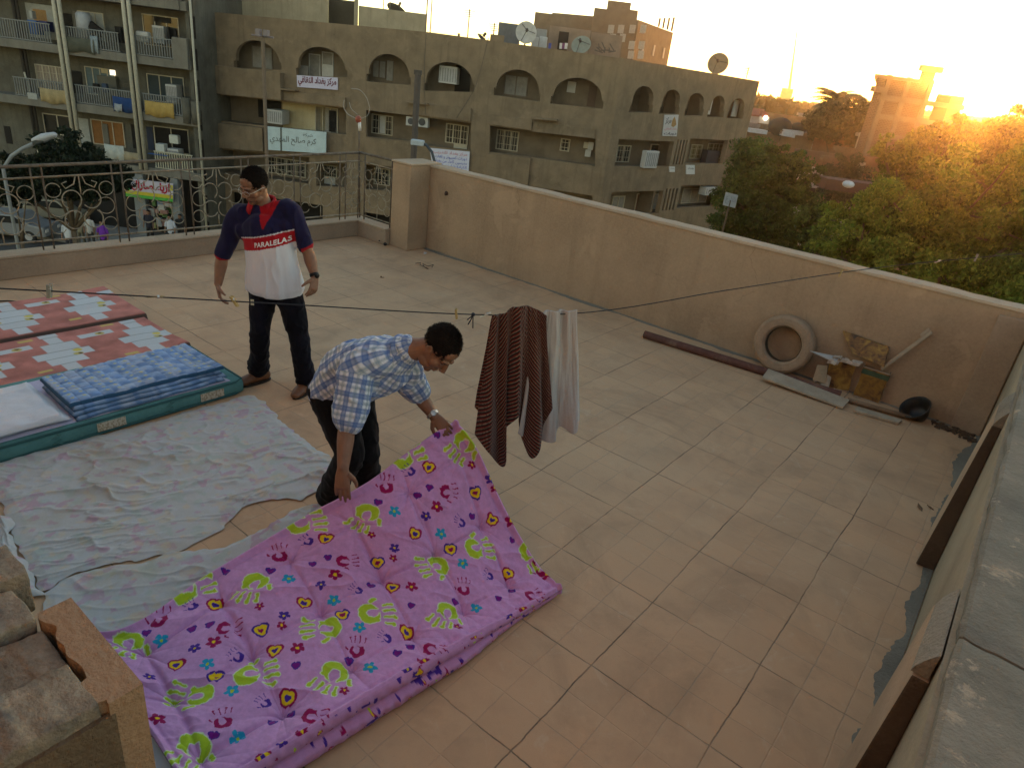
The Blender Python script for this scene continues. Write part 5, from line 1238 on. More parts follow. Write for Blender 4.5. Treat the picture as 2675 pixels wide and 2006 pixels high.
yl = ys[-1] + .05; panel(Vector((XR, yl, lz(yl))), Vector((0, 1, 0)), 6.70 - yl, mz(yl) - lz(yl), 77)
panel(Vector((-7.93, 6.72, .31)), Vector((1, 0, 0)), .57, .75, 78)
# thin aerial mast with wire loops at the railing corner
am = thing('aerial_mast', 'thin aerial mast with red insulator and wire loops at the railing corner', 'aerial', (-8.03, 6.7, .24))
mb_ = at(845 + 93, 402, 10.17); b = MB(); top_ = at(938, 318, 10.17); b.tube([Vector((-8.04, 6.73, .25)), mb_, top_], .012, 6); b.build('mast', iron, am, True)
b = MB(); b.tube([at(940, 342, 10.17), at(939, 320, 10.17)], .022, 8); b.build('insulator_post', plain('white insulator', (.6, .6, .58), .4, .1), am, True)
b = MB(); b.ball(at(936, 312, 10.17), (.045, .045, .05), 9, 7); b.build('insulator_cap', plain('red insulator', (.28, .08, .05), .5, .3, 30), am, True)
b = MB(); b.tube([Vector(p) for p in polyl([at(x, y, 10.17) for x, y in ((928, 310), (905, 295), (897, 275), (899, 262))], 20)], .007, 5)
b.tube([Vector(p) for p in polyl([at(x, y, 10.17) for x, y in ((934, 300), (918, 285), (912, 268))], 16)], .006, 5)
b.tube([Vector(p) for p in polyl([at(x, y, 10.17) for x, y in ((918, 232), (940, 236), (957, 255), (966, 282))], 20)], .006, 5); b.tube([Vector(p) for p in polyl([at(x, y, 10.17) for x, y in ((966, 282), (962, 300), (940, 312))], 20)], .005, 5)
b.build('wire', plain('grey wire', (.30, .28, .24), .6, .2), am, True)
# ============================================================ ARCADED BUILDING ACROSS THE STREET
from mathutils.geometry import tessellate_polygon
AR = {'ا': '\ufe8d\ufe8e', 'ب': '\ufe8f\ufe90\ufe91\ufe92', 'ة': '\ufe93\ufe94', 'ت': '\ufe95\ufe96\ufe97\ufe98', 'ث': '\ufe99\ufe9a\ufe9b\ufe9c', 'ح': '\ufea1\ufea2\ufea3\ufea4', 'خ': '\ufea5\ufea6\ufea7\ufea8', 'د': '\ufea9\ufeaa', 'ر': '\ufead\ufeae', 'ز': '\ufeaf\ufeb0', 'س': '\ufeb1\ufeb2\ufeb3\ufeb4', 'ش': '\ufeb5\ufeb6\ufeb7\ufeb8', 'ص': '\ufeb9\ufeba\ufebb\ufebc', 'غ': '\ufecd\ufece\ufecf\ufed0', 'ف': '\ufed1\ufed2\ufed3\ufed4', 'ق': '\ufed5\ufed6\ufed7\ufed8', 'ك': '\ufed9\ufeda\ufedb\ufedc', 'ل': '\ufedd\ufede\ufedf\ufee0', 'م': '\ufee1\ufee2\ufee3\ufee4', 'ن': '\ufee5\ufee6\ufee7\ufee8', 'ه': '\ufee9\ufeea\ufeeb\ufeec', 'و': '\ufeed\ufeee', 'ي': '\ufef1\ufef2\ufef3\ufef4', 'ء': '\ufe80'}
def shape_ar(s):
    out = []
    for i, c in enumerate(s):
        if c not in AR: out.append(c); continue
        f = AR[c]; p = i > 0 and s[i - 1] in AR and len(AR[s[i - 1]]) == 4; n = i + 1 < len(s) and s[i + 1] in AR and len(f) == 4 and len(AR[s[i + 1]]) > 1
        out.append(f[min(3 if p and n else 2 if n else 1 if p else 0, len(f) - 1)])
    return ''.join(reversed(out))
def text_mesh(name, s, corners, mat, parent, grow=.03, out=.02, arabic=True, box=(.06, .12, .94, .9)):
    """flat lettering stretched over the quad (bl, br, tr, tl); box = margins in quad units"""
    cu = bpy.data.curves.new(name, 'FONT'); cu.body = shape_ar(s) if arabic else s; cu.offset = grow; cu.resolution_u = 2
    o = bpy.data.objects.new('tmp', cu); link(o); dg = bpy.context.evaluated_depsgraph_get(); me = bpy.data.meshes.new_from_object(o.evaluated_get(dg)); bpy.data.objects.remove(o)
    xs = [v.co.x for v in me.vertices]; ys = [v.co.y for v in me.vertices]
    if not xs: return None
    bl, br, tr, tl = corners; nn = (br - bl).cross(tl - bl).normalized()
    if nn.dot(CAM - bl) < 0: nn = -nn
    for v in me.vertices:
        a = box[0] + (box[2] - box[0]) * (v.co.x - min(xs)) / (max(xs) - min(xs)); b_ = box[1] + (box[3] - box[1]) * (v.co.y - min(ys)) / (max(ys) - min(ys))
        v.co = bl.lerp(br, a).lerp(tl.lerp(tr, a), b_) + nn * out
    me.materials.append(mat); me.name = name
    return adopt(link(bpy.data.objects.new(name, me)), parent)
class Face:
    """a vertical facade plane: origin P0, unit u along it, n pointing out to the viewer"""
    def __init__(s, P0, P1):
        s.P = Vector((P0.x, P0.y, 0)); s.u = Vector((P1.x - P0.x, P1.y - P0.y, 0)).normalized(); s.L = (Vector((P1.x, P1.y, 0)) - s.P).length
        s.n = Vector((s.u.y, -s.u.x, 0));
        if s.n.dot(CAM - s.P) < 0: s.n = -s.n
    def px(s, x, y, off=0):
        p = onplane(x, y, s.P + s.n * off, s.n); return ((p - s.P).dot(s.u), p.z)
    def at(s, u, z, off=0): return s.P + s.u * u + s.n * off + Vector((0, 0, z))
    def holes(s, b, outer, holes, off, th):
        loops = [[s.at(u, z, off) for u, z in l] for l in [outer] + holes]
        flat = [Vector((u, z, 0)) for l in [outer] + holes for u, z in l]
        tri = tessellate_polygon([[Vector((u, z, 0)) for u, z in l] for l in [outer] + holes])
        F3 = [p for l in loops for p in l]; n = len(F3); Bk = [p - s.n * th for p in F3]
        fs = [tuple(t) for t in tri] + [tuple(n + i for i in t[::-1]) for t in tri]; k = 0
        for l in loops:
            m = len(l)
            for i in range(m): fs.append((k + i, k + (i + 1) % m, n + k + (i + 1) % m, n + k + i))
            k += m
        return b.add(F3 + Bk, fs)
    def slab(s, b, u0, u1, z0, z1, o0, o1):
        lo = [s.at(u0, z0, o0), s.at(u1, z0, o0), s.at(u1, z0, o1), s.at(u0, z0, o1)]; hi = [p + Vector((0, 0, z1 - z0)) for p in lo]; return b.hexa(lo, hi)
frame_m = plain('cream window frame', (.42, .38, .29), .6, .12, 10); glass_m = plain('dark window glass', (.018, .020, .020), .18, .3, 3, spec=.5); curt_m = plain('grey curtain', (.24, .23, .21), .9, .25, 5); dark_m = plain('dark interior', (.012, .011, .010), .9, .4, 2); door_w = plain('white door', (.45, .45, .43), .6, .1, 6); ac_m = plain('grey white casing', (.42, .42, .40), .6, .12, 8); grille_m = plain('window grille', (.30, .27, .2), .6, .1)
def window(fc, rect, off, parent, nm=2, pane=None, bars=0, fr=frame_m, w_=.045, name='window'):
    (xl, yt, xr, yb) = rect; u0, z1 = fc.px(xl, yt, off); u1, _ = fc.px(xr, yt, off); _, z0 = fc.px((xl + xr) / 2, yb, off); _, z1 = fc.px((xl + xr) / 2, yt, off)
    b = MB(); d0, d1 = off + .005, off + .07
    fc.slab(b, u0, u1, z0, z0 + w_, d0, d1); fc.slab(b, u0, u1, z1 - w_, z1, d0, d1)
    for k in range(nm + 1):
        uu = u0 + (u1 - u0 - w_) * k / nm; fc.slab(b, uu, uu + w_, z0 + w_, z1 - w_, d0, d1 - .002)
    if bars:
        for k in range(bars):
            uu = u0 + (u1 - u0) * (k + .5) / bars; fc.slab(b, uu - .010, uu + .010, z0 + w_, z1 - w_, off + .05, off + .062)
        for zz in (z0 + (z1 - z0) * .3, z0 + (z1 - z0) * .7): fc.slab(b, u0 + w_, u1 - w_, zz - .012, zz + .012, off + .064, off + .075)
    o = b.build(name, fr, parent); g = MB(); fc.slab(g, u0 + .01, u1 - .01, z0 + .01, z1 - .01, off + .01, off + .03); g.build('pane', pane or glass_m, o); return o
def rectpart(fc, rect, off, th, name, mat, parent, bevel=0):
    (xl, yt, xr, yb) = rect; u0, z1 = fc.px(xl, (yt), off); u1, _ = fc.px(xr, yt, off); _, z0 = fc.px((xl + xr) / 2, yb, off); _, z1 = fc.px((xl + xr) / 2, yt, off)
    b = MB(); fc.slab(b, u0, u1, z0, z1, off + .004, off + th); return b.build(name, mat, parent, bevel=bevel)
M['arcade'] = plaster('arcade render', (.245, .184, .12), .55, (.172, .13, .085), .02, .5)
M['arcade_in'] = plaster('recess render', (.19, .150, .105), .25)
M['cream_wall'] = plaster('cream paint', (.50, .44, .29), .2, (.44, .37, .22))
PA0, PA1 = at(560, 200, 39.5), at(1605, 300, 37.0); FA = Face(PA0, PA1)
PB1 = at(1962, 300, 46.0); FB = Face(PA1, PB1)
ab = thing('apartment_building', 'long sand coloured building with a top row of arched balconies across the street', 'building', (PA1.x, PA1.y, GZ))
def arch_hole(fc, xl, xr, yt, ysl, ysr, sh=.36, ins=.11, nn=18, vert=0):
    ul, zl = fc.px(xl, ysl); ur, zr = fc.px(xr, ysr); um, zt = fc.px((xl + xr) / 2, yt)
    c = (ul + ur) / 2; pts = [(ul, zl), (ur, zr), (ur, zr + sh), (ur - ins, zr + sh)]
    for k in range(1, nn):
        a = PI * k / nn; pts.append((c + (ur - ins - c) * math.cos(a), (zl + zr) / 2 + sh + vert + (zt - (zl + zr) / 2 - sh - vert) * math.sin(a) ** .9))
    return pts + [(ul + ins, zl + sh), (ul, zl + sh)]
def quad_hole(fc, pts): return [fc.px(*p) for p in pts]
arches = [(612, 735, 107, 178, 184), (774, 907, 124, 197, 203), (957, 1073, 142, 213, 223), (1106, 1239, 163, 237, 242), (1289, 1410, 182, 249, 266), (1437, 1574, 203, 271, 285)]
hA = [arch_hole(FA, *a) for a in arches]
hA += [quad_hole(FA, q) for q in (((568, 248), (568, 316), (904, 352), (904, 284)), ((956, 288), (956, 358), (1084, 371), (1085, 377), (1230, 394), (1230, 322)), ((1280, 329), (1278, 398), (1392, 412), (1554, 434), (1556, 364)),
                               ((566, 390), (566, 452), (806, 480), (808, 412)), ((826, 424), (826, 486), (906, 490), (906, 428)), ((952, 430), (952, 494), (1230, 520), (1232, 460)), ((1280, 470), (1278, 545), (1545, 580), (1548, 512)))]
zr0, zr1 = FA.px(560, 33)[1], FA.px(1605, 151)[1]
UL = FA.L
for u0 in (.6, 8.7, 15.4): hA.append([(u0, GZ + .1), (u0, -5.7), (u0 + 5.6, -5.7), (u0 + 5.6, GZ + .1)])
b = MB(); FA.holes(b, [(-1.05, GZ), (UL, GZ), (UL, zr1), (12.0, FA.px(1130, 86)[1]), (-1.05, zr0 - .03)], hA, 0, .30); b.build('street_facade', M['arcade'], ab)
arB = [(1643, 1704, 224, 294, 295), (1721, 1773, 233, 298, 299), (1786, 1835, 242, 303, 303.5), (1847, 1889, 249, 306.5, 307), (1898, 1940, 256, 310, 311)]
hB = [arch_hole(FB, *a, sh=.35, ins=.12, vert=.25) for a in arB]
def rhole(xl, xr, ytl, ytr, yb):
    u0, za = FB.px(xl, ytl); u1, zb = FB.px(xr, ytr); z1 = (za + zb) / 2; z0 = FB.px((xl + xr) / 2 - (yb - ytl) * .22, yb)[1]; return u0, u1, z0, z1
for a in ((1616, 1762, 369, 366, 435), (1803, 1904, 366, 364, 428), (1597, 1734, 506, 495, 562), (1779, 1879, 490, 479, 541)):
    u0, u1, z0, z1 = rhole(*a); hB.append([(u0, z0), (u1, z0), (u1, z1), (u0, z1)])
for a, n in (((1769, 1800, 366, 366, 431), 4), ((1907, 1928, 364, 364, 424), 4), ((1739, 1775, 495, 491, 550), 4), ((1882, 1903, 479, 477, 534), 4)):
    u0, u1, z0, z1 = rhole(*a); w_ = (u1 - u0) / n
    for k in range(n): hB.append([(u0 + w_ * (k + .12), z0), (u0 + w_ * (k + .66), z0), (u0 + w_ * (k + .66), z1), (u0 + w_ * (k + .12), z1)])
b = MB(); zB = FB.px(1966, 210)[1]; FB.holes(b, [(.002, GZ), (FB.L + .05, GZ), (FB.L + .05, zB), (.002, zr1 + .02)], hB, .002, .30); b.build('side_facade', M['arcade'], ab)
# body behind: inner walls, floors, roof
b = MB()
RD = 1.35
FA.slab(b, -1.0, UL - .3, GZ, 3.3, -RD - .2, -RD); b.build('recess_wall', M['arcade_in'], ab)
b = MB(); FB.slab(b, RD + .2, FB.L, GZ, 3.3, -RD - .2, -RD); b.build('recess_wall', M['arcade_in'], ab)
b = MB()
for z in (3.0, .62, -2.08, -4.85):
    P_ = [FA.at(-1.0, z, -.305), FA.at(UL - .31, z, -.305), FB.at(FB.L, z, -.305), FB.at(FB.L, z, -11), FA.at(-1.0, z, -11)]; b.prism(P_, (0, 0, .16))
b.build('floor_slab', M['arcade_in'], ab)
b = MB(); FA.slab(b, -1.05, -1.0, GZ, 3.4, -11, -.31); FB.slab(b, FB.L, FB.L + .05, GZ, 3.6, -11, -.31); b.build('end_wall', M['arcade'], ab)
# dividing walls inside the recesses
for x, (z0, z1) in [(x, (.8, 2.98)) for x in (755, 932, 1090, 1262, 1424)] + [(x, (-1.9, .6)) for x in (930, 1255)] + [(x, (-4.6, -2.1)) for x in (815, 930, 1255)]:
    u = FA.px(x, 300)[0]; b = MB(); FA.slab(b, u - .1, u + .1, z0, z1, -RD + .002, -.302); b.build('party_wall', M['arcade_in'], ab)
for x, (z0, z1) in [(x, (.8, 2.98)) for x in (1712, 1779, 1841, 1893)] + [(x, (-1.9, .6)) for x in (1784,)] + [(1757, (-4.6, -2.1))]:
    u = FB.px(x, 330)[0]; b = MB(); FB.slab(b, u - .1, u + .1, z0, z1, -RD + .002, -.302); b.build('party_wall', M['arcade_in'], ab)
# projecting balcony fronts and ledges
def front(pts_t, pts_b, proj, nm='balcony_front', mat=None, rnd=0):
    b = MB(); T = [FA.px(*p) for p in pts_t]; B_ = [FA.px(*p) for p in pts_b]; n = 20; vs = []; fs = []
    for k in range(n + 1):
        a = k / n; u = T[0][0] + (T[1][0] - T[0][0]) * a; zt = T[0][1] + (T[1][1] - T[0][1]) * a; zb = B_[0][1] + (B_[1][1] - B_[0][1]) * a
        o = .004 + proj * (math.sqrt(max(0, 1 - (1 - min(1, a * (T[1][0] - T[0][0]) / rnd)) ** 2)) if rnd else 1)
        vs += [FA.at(u, zt, .003), FA.at(u, zt, o), FA.at(u, zb, o), FA.at(u, zb, .003)]
    for k in range(n):
        for j in range(4): fs.append((4 * k + j, 4 * k + (j + 1) % 4, 4 * k + 4 + (j + 1) % 4, 4 * k + 4 + j))
    fs += [(0, 1, 2, 3), (4 * n, 4 * n + 3, 4 * n + 2, 4 * n + 1)]
    b.add(vs, fs); return b.build(nm, mat or M['arcade'], ab)
front(((556, 170), (742, 191)), ((556, 243), (742, 262)), .45, rnd=.8); front(((556, 318), (695, 334)), ((556, 383), (695, 394)), .45, rnd=.8)
front(((744, 238), (905, 256)), ((744, 262), (905, 281)), .16); front(((1072, 268), (1232, 283)), ((1072, 298), (1232, 318)), .14); front(((1283, 300), (1392, 312)), ((1283, 325), (1392, 341)), .14)
front(((1395, 318), (1556, 338)), ((1395, 345), (1556, 362)), .08); front(((1276, 401), (1388, 413)), ((1276, 470), (1388, 486)), .22); front(((955, 361), (1082, 373)), ((955, 428), (1082, 442)), .12)
front(((742, 231), (782, 235)), ((742, 235), (782, 239)), .5, 'ledge'); front(((1068, 266), (1122, 271)), ((1068, 269), (1122, 274)), .5, 'ledge'); front(((1396, 308), (1458, 312)), ((1396, 311), (1458, 316)), .5, 'ledge')
# windows and doors in the recess walls
W = lambda r, **k: window(FA, r, -RD, ab, **k)
W((658, 122, 712, 180), nm=2, pane=curt_m, fr=plain('grey frame', (.16, .14, .11))); W((808, 142, 838, 202), nm=1, pane=curt_m, fr=door_w); W((842, 137, 872, 172), nm=1, pane=curt_m, fr=door_w); rectpart(FA, (842, 172, 872, 206), -RD, .06, 'door', door_w, ab)
rectpart(FA, (782, 172, 806, 200), -RD + .5, .05, 'screen', curt_m, ab)
W((974, 158, 1010, 205), nm=2, pane=curt_m, fr=plain('brown frame', (.13, .10, .07))); rectpart(FA, (1012, 160, 1028, 212), -RD, .05, 'door', curt_m, ab)
rectpart(FA, (1192, 172, 1232, 245), -RD, .02, 'dark_recess_panel', dark_m, ab)
W((1320, 198, 1382, 252), nm=2, pane=curt_m, fr=plain('brown frame', (.16, .13, .10))); W((1484, 214, 1506, 243), nm=1, pane=door_w, fr=door_w); rectpart(FA, (1540, 225, 1562, 280), -RD, .02, 'dark_recess_panel', plain('dull brown door', (.10, .065, .045)), ab)
rectpart(FA, (738, 262, 850, 350), -RD, .03, 'painted_wall', M['cream_wall'], ab); rectpart(FA, (674, 262, 734, 310), -RD, .03, 'dark_recess_panel', dark_m, ab)  # the flat dark sheet stands in for shade in the recess
W((824, 280, 884, 349), nm=3, pane=curt_m, fr=frame_m); rectpart(FA, (860, 290, 878, 345), -RD + .075, .03, 'open_gap', dark_m, ab)
W((972, 301, 1028, 352), nm=3, bars=7, pane=glass_m); rectpart(FA, (993, 304, 1007, 349), -RD + .078, .02, 'curtain', door_w, ab)
W((1166, 326, 1226, 377), nm=3, bars=8); rectpart(FA, (1186, 376, 1221, 398), -RD, .05, 'panel', frame_m, ab)
W((1299, 341, 1358, 394), nm=3, bars=9); W((1466, 363, 1491, 396), nm=1, bars=3)
W((829, 431, 882, 462), nm=1, bars=9); rectpart(FA, (848, 461, 876, 486), -RD, .05, 'panel', door_w, ab); W((697, 415, 800, 458), nm=4, bars=12); W((978, 440, 1020, 484), nm=2, bars=5)
Wb = lambda r, **k: window(FB, r, -RD, ab, **k)
Wb((1612, 380, 1648, 424), nm=2, bars=6); Wb((1700, 377, 1722, 402), nm=1); rectpart(FB, (1725, 378, 1752, 420), -RD, .02, 'dark_recess_panel', dark_m, ab); Wb((1806, 378, 1835, 415), nm=2, bars=4, pane=plain('amber glass', (.16, .12, .04), .3)); Wb((1850, 375, 1892, 415), nm=3, bars=5, pane=plain('amber glass', (.13, .10, .04), .3))
rectpart(FB, (1836, 392, 1868, 430), -RD + .5, .4, 'cupboard', plain('dark cupboard', (.035, .03, .035)), ab)
Wb((1600, 512, 1632, 556), nm=2, pane=curt_m); Wb((1664, 505, 1692, 556), nm=1, pane=plain('red brown curtain', (.14, .05, .035))); Wb((1706, 506, 1732, 545), nm=1, pane=curt_m); Wb((1784, 492, 1850, 530), nm=3, pane=curt_m)
for xl, xr, yt, yb in ((1655, 1694, 250, 292), (1732, 1768, 255, 297), (1797, 1826, 262, 302)): rectpart(FB, (xl, yt, xr, yb), -RD, .02, 'dark_recess_panel', plain('recess shade brown', (.10, .075, .05)), ab)  # flat brown sheets paint the shade inside the arches
for k, (xl, xr, yt, yb) in enumerate(((1850, 1862, 258, 300), (1918, 1932, 262, 306))): rectpart(FB, (xl, yt, xr, yb), -.6, .05, 'hanging_cloth', door_w, ab)
rectpart(FA, (1526, 372, 1541, 388), -RD + .1, .12, 'meter_box', frame_m, ab); rectpart(FA, (1538, 372, 1552, 392), -RD + .1, .15, 'meter_box', door_w, ab); rectpart(FA, (1530, 392, 1545, 410), -RD + .1, .12, 'meter_box', ac_m, ab)
# dark shop fronts at street level
b = MB(); FA.slab(b, -.9, UL - .4, GZ, -5.6, -RD + .05, -RD + .1); b.build('shop_fronts', dark_m, ab)
# pier and downpipes at the left end
for px_, m_, r_ in ((518, plain('black pipe', (.02, .018, .016)), .11), (531, plain('pale pipe', (.36, .31, .24)), .07), (541, plain('brown pipe', (.07, .045, .03)), .11)):
    b = MB(); p = FA.at(FA.px(px_, 200)[0], 0, .12); b.tube([p + Vector((0, 0, GZ)), p + Vector((0, 0, 3.6))], r_, 8); b.build('downpipe', m_, ab, True)
b = MB(); FA.slab(b, -2.0, -1.06, GZ, 3.9, -4, -.05); b.build('end_pier', M['arcade'], ab)
for yt, yb in ((55, 120), (245, 318), (390, 430)): rectpart(FA, (541, yt, 556, yb), .0, .03, 'dark_slot', plain('dull shade wall', (.07, .06, .05)), ab)
# rooftop rooms
conc = plaster('bare concrete room', (.40, .35, .25), .5, (.30, .27, .19))
def block(px0, px1, ytop, ybase, depth, deep, name, label, cat, mat, parent=None, group=None, zb=None):
    """a box whose front face spans the two pixels at a true depth"""
    a, c = at(px0, ytop, depth), at(px1, ytop, depth); z1 = (a.z + c.z) / 2; z0 = zb if zb is not None else at((px0 + px1) / 2, ybase, depth).z
    b = MB(); a0, c0 = Vector((a.x, a.y, z0)), Vector((c.x, c.y, z0)); f = Vector((a.x + c.x, a.y + c.y, 0)).normalized() * deep
    b.hexa([a0, c0, c0 + f, a0 + f], [Vector((p.x, p.y, z1)) for p in (a0, c0, c0 + f, a0 + f)])
    o = b.build(name, mat, parent)
    if label: tag(o, label, cat, group)
    return o
pr = thing('rooftop_room', 'pale bare concrete rooftop room with a dark doorway above the arcades, cut by the frame', 'rooftop room', at(800, 60, 43))
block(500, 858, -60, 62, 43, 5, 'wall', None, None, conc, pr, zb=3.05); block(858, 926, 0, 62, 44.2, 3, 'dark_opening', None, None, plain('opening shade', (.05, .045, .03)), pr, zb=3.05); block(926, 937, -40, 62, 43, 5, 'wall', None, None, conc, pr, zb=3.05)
block(937, 1116, 27, 80, 43, 5, 'low_wall', None, None, conc, pr, zb=3.05)
pk = plaster('pinkish render', (.30, .22, .165), .2)
pr2 = thing('rooftop_room', 'pinkish brown rooftop room with a dark door near the building corner', 'rooftop room', at(1500, 130, 43))
block(1436, 1545, 74, 140, 42.5, 4, 'wall', None, None, pk, pr2, zb=3.05); block(1545, 1628, 90, 140, 43.2, 4, 'wall', None, None, pk, pr2, zb=3.05); block(1461, 1487, 84, 140, 42.4, .1, 'door', None, None, dark_m, pr2, zb=3.05)
block(1303, 1362, 62, 110, 42, 3, 'rooftop_cabin', 'dark blue grey cabin on the roof behind the white dish', 'cabin', plain('blue grey cabin', (.11, .12, .13)), zb=3.05)
block(1281, 1318, 92, 110, 39.0, 1, 'parapet_step', None, None, M['arcade'], ab, zb=3.05)
for i, (x0, x1, yt, lab) in enumerate(((1390, 1408, 96, 'white water tank on the roof just right of the white dish'), (1410, 1431, 96, 'white water tank on the roof beside the pinkish room'), (1402, 1430, 76, 'grey water tank raised above the two white ones'))):
    a, c = at(x0, yt, 41 + i * .4), at(x1, yt, 41 + i * .4); b = MB(); z0 = 3.1 if i < 2 else 3.75; ce = (a + c) / 2; hw = (c - a).length / 2
    b.obox(Vector((ce.x, ce.y, (a.z + z0) / 2)), RT * hw, FW * hw, Vector((0, 0, max(.2, (a.z - z0) / 2)))); tag(b.build('water_tank', plain('tank white', (.45, .46, .46)) if i < 2 else plain('tank grey', (.25, .25, .24)), bevel=.04), lab, 'water tank', 'rooftop water tanks')
b = MB(); 
for k, (x, cc) in enumerate(((1463, 0), (1469, 1), (1475, 0), (1484, 1))): pass
lcm = [plain('white wash', (.55, .55, .55)), plain('purple wash', (.14, .04, .12)), plain('blue wash', (.06, .08, .3))]
for x, k, lab in ((1465, 0, 'white cloth drying on the roof below the dark door'), (1472, 1, 'purple cloth drying on the roof below the dark door'), (1479, 0, 'white cloth right of the purple one on the roof'), (1436, 2, 'blue cloth on the roof beside the water tanks')):
    p = at(x, 121, 40.5); b = MB(); b.obox(p, RT * .07, FW * .03, Vector((0, 0, .14))); tag(b.build('drying_cloth', lcm[k], bevel=.01, jitter=.02), lab, 'cloth')
# satellite dishes
def dish(px, py, depth, r, azd, el, label, mat, pole=.9):
    c = at(px, py, depth); t = thing('satellite_dish', label, 'satellite dish', c - Vector((0, 0, pole)), 'satellite dishes on the roofs')
    ax = (RT * math.sin(azd) * math.cos(el) - FW * math.cos(azd) * math.cos(el) + Vector((0, 0, math.sin(el)))).normalized(); b = MB()
    b.lathe([(0.01, 0), (r * .35, r * .03), (r * .7, r * .12), (r, r * .26), (r * 1.01, r * .25), (r * .7, r * .10), (.01, -.02)], c, ax, 28); b.build('reflector', mat, t, True)
    b = MB(); b.tube([c - Vector((0, 0, pole)), c - ax * .05], .045, 6); b.build('mast', plain('dish mast', (.2, .18, .15)), t)
    b = MB(); u = ax.orthogonal().normalized(); w_ = ax.cross(u); f = c + ax * r * .9
    for k in range(3): a = 2 * PI * k / 3 + .5; b.tube([c + (u * math.cos(a) + w_ * math.sin(a)) * r * .85 + ax * r * .2, f], .016, 5)
    b.tube([f - ax * .08, f + ax * .12], .07, 8); b.build('feed_arm', plain('feed dark', (.06, .055, .05)), t)
dish(1374, 88, 40.0, .55, .1, .25, 'large pale satellite dish facing the viewer beside the blue grey cabin', plain('dish white', (.42, .42, .40)))
dish(1519, 122, 40.5, .52, -.3, .55, 'grey green satellite dish in front of the pinkish room', plain('dish green', (.20, .23, .20)), .5)
dish(1876, 169, 44.5, .60, -.35, .3, 'large tan satellite dish alone at the right end of the roof', plain('dish tan', (.22, .17, .11)), .8)
dish(1257, 103, 39.5, .30, 1.2, .9, 'small dark satellite dish behind the roof edge, right of the aerial', plain('dish dark', (.05, .05, .045)), .3)
dish(1034, 34, 45.0, .62, 2.6, 1.0, 'dark satellite dish seen from behind above the concrete low wall', plain('dish dark', (.05, .05, .045)), .6)
b = MB(); r3 = random.Random(8)
for k in range(12): p = at(1565 + r3.uniform(0, 42), 138 + r3.uniform(-8, 2), 40.6); b.tube([p, p + RT * r3.uniform(-.5, .5) + Vector((0, 0, r3.uniform(0, .35)))], .03, 5)
tag(b.build('scrap_pile', plain('rooftop scrap', (.08, .07, .06))), 'pile of dark scrap on the roof below the pinkish room', 'scrap')
# aerials
def aerial(px, ytop, ybot, depth, label, arms=True, r=.03):
    p1, p0 = at(px, ytop, depth), at(px, ybot, depth); p0 = Vector((p1.x, p1.y, p0.z)); b = MB(); b.tube([p0, p1], r, 6)
    if arms:
        for k in range(4): q = p1 - Vector((0, 0, .06 + .09 * k)); b.tube([q - RT * (.32 - .05 * k), q + RT * (.32 - .05 * k)], .015, 5)
        b.tube([p1 - FW * .4, p1 + FW * .4], .018, 5)
    tag(b.build('aerial', plain('aerial metal', (.16, .13, .10))), label, 'aerial', 'rooftop aerials')
aerial(1227, 26, 100, 41, 'television aerial on a thin mast against the pale sky'); aerial(1292, 62, 95, 39.5, 'short aerial beside the blue grey cabin'); aerial(1199, 88, 100, 39.5, 'stubby aerial base on the roof edge', False, .06); aerial(1956, 178, 206, 45, 'small aerial at the far right end of the roof')
aerial(1119, -40, 85, 42, 'tall thin pole at the end of the concrete rooftop room', False, .035); aerial(1131, -40, 88, 42.5, 'second tall thin pole beside the concrete rooftop room', False, .03); aerial(1003, -30, 30, 44.5, 'thin pole above the concrete low wall', False, .025); aerial(1019, 5, 32, 44.5, 'short pole above the concrete low wall', False, .03)
# air conditioners, cooler
def ac(fc, rect, off, deep, label, fans=1, box=False):
    (xl, yt, xr, yb) = rect; u0, z1 = fc.px(xl, yt, off); u1, z0 = fc.px(xr, yb, off); t = thing('air_conditioner', label, 'air conditioner', fc.at((u0 + u1) / 2, z0, off), 'air conditioners on the facade')
    b = MB(); fc.slab(b, u0, u1, z0, z1, off - deep, off); b.build('casing', ac_m, t, bevel=.02)
    b = MB()
    if box:
        n = 7
        for k in range(n): a = u0 + (u1 - u0) * (k + .5) / n; fc.slab(b, a - .02, a + .02, z0 + .1, z1 - .1, off + .004, off + .02)
        b.build('louvre', plain('louvre grey', (.20, .20, .19)), t)
        b = MB(); fc.slab(b, u0 + .06, u1 - .06, z0 + .06, z1 - .06, off + .001, off + .003); b.build('louvre_panel', plain('louvre light', (.36, .36, .35)), t)
    else:
        c = fc.at((u0 + u1) / 2, (z0 + z1) / 2, off + .004); b.lathe([(0, .0), (min(u1 - u0, z1 - z0) * .36, 0), (min(u1 - u0, z1 - z0) * .36, .02), (.0, .02)], c, fc.n, 20); b.build('fan_grille', plain('fan dark', (.07, .07, .07)), t)
ac(FA, (1061, 304, 1085, 331), -.2, .35, 'smaller left outdoor air conditioner under the arcades, by the dark pole'); ac(FA, (1088, 304, 1117, 335), -.2, .35, 'larger right outdoor air conditioner under the arcades, by the dark pole')
ac(FA, (697, 285, 737, 327), -.1, .9, 'boxy air cooler hanging above the faded blue sign', box=True); ac(FA, (1148, 171, 1192, 222), -.5, .6, 'large louvred air cooler standing in the fourth arch', box=True)
ac(FB, (1690, 395, 1715, 440), .25, .3, 'tall white air cooler on the side facade balcony', box=True); ac(FB, (1846, 490, 1876, 510), .1, .5, 'window air conditioner low on the side facade', box=True)
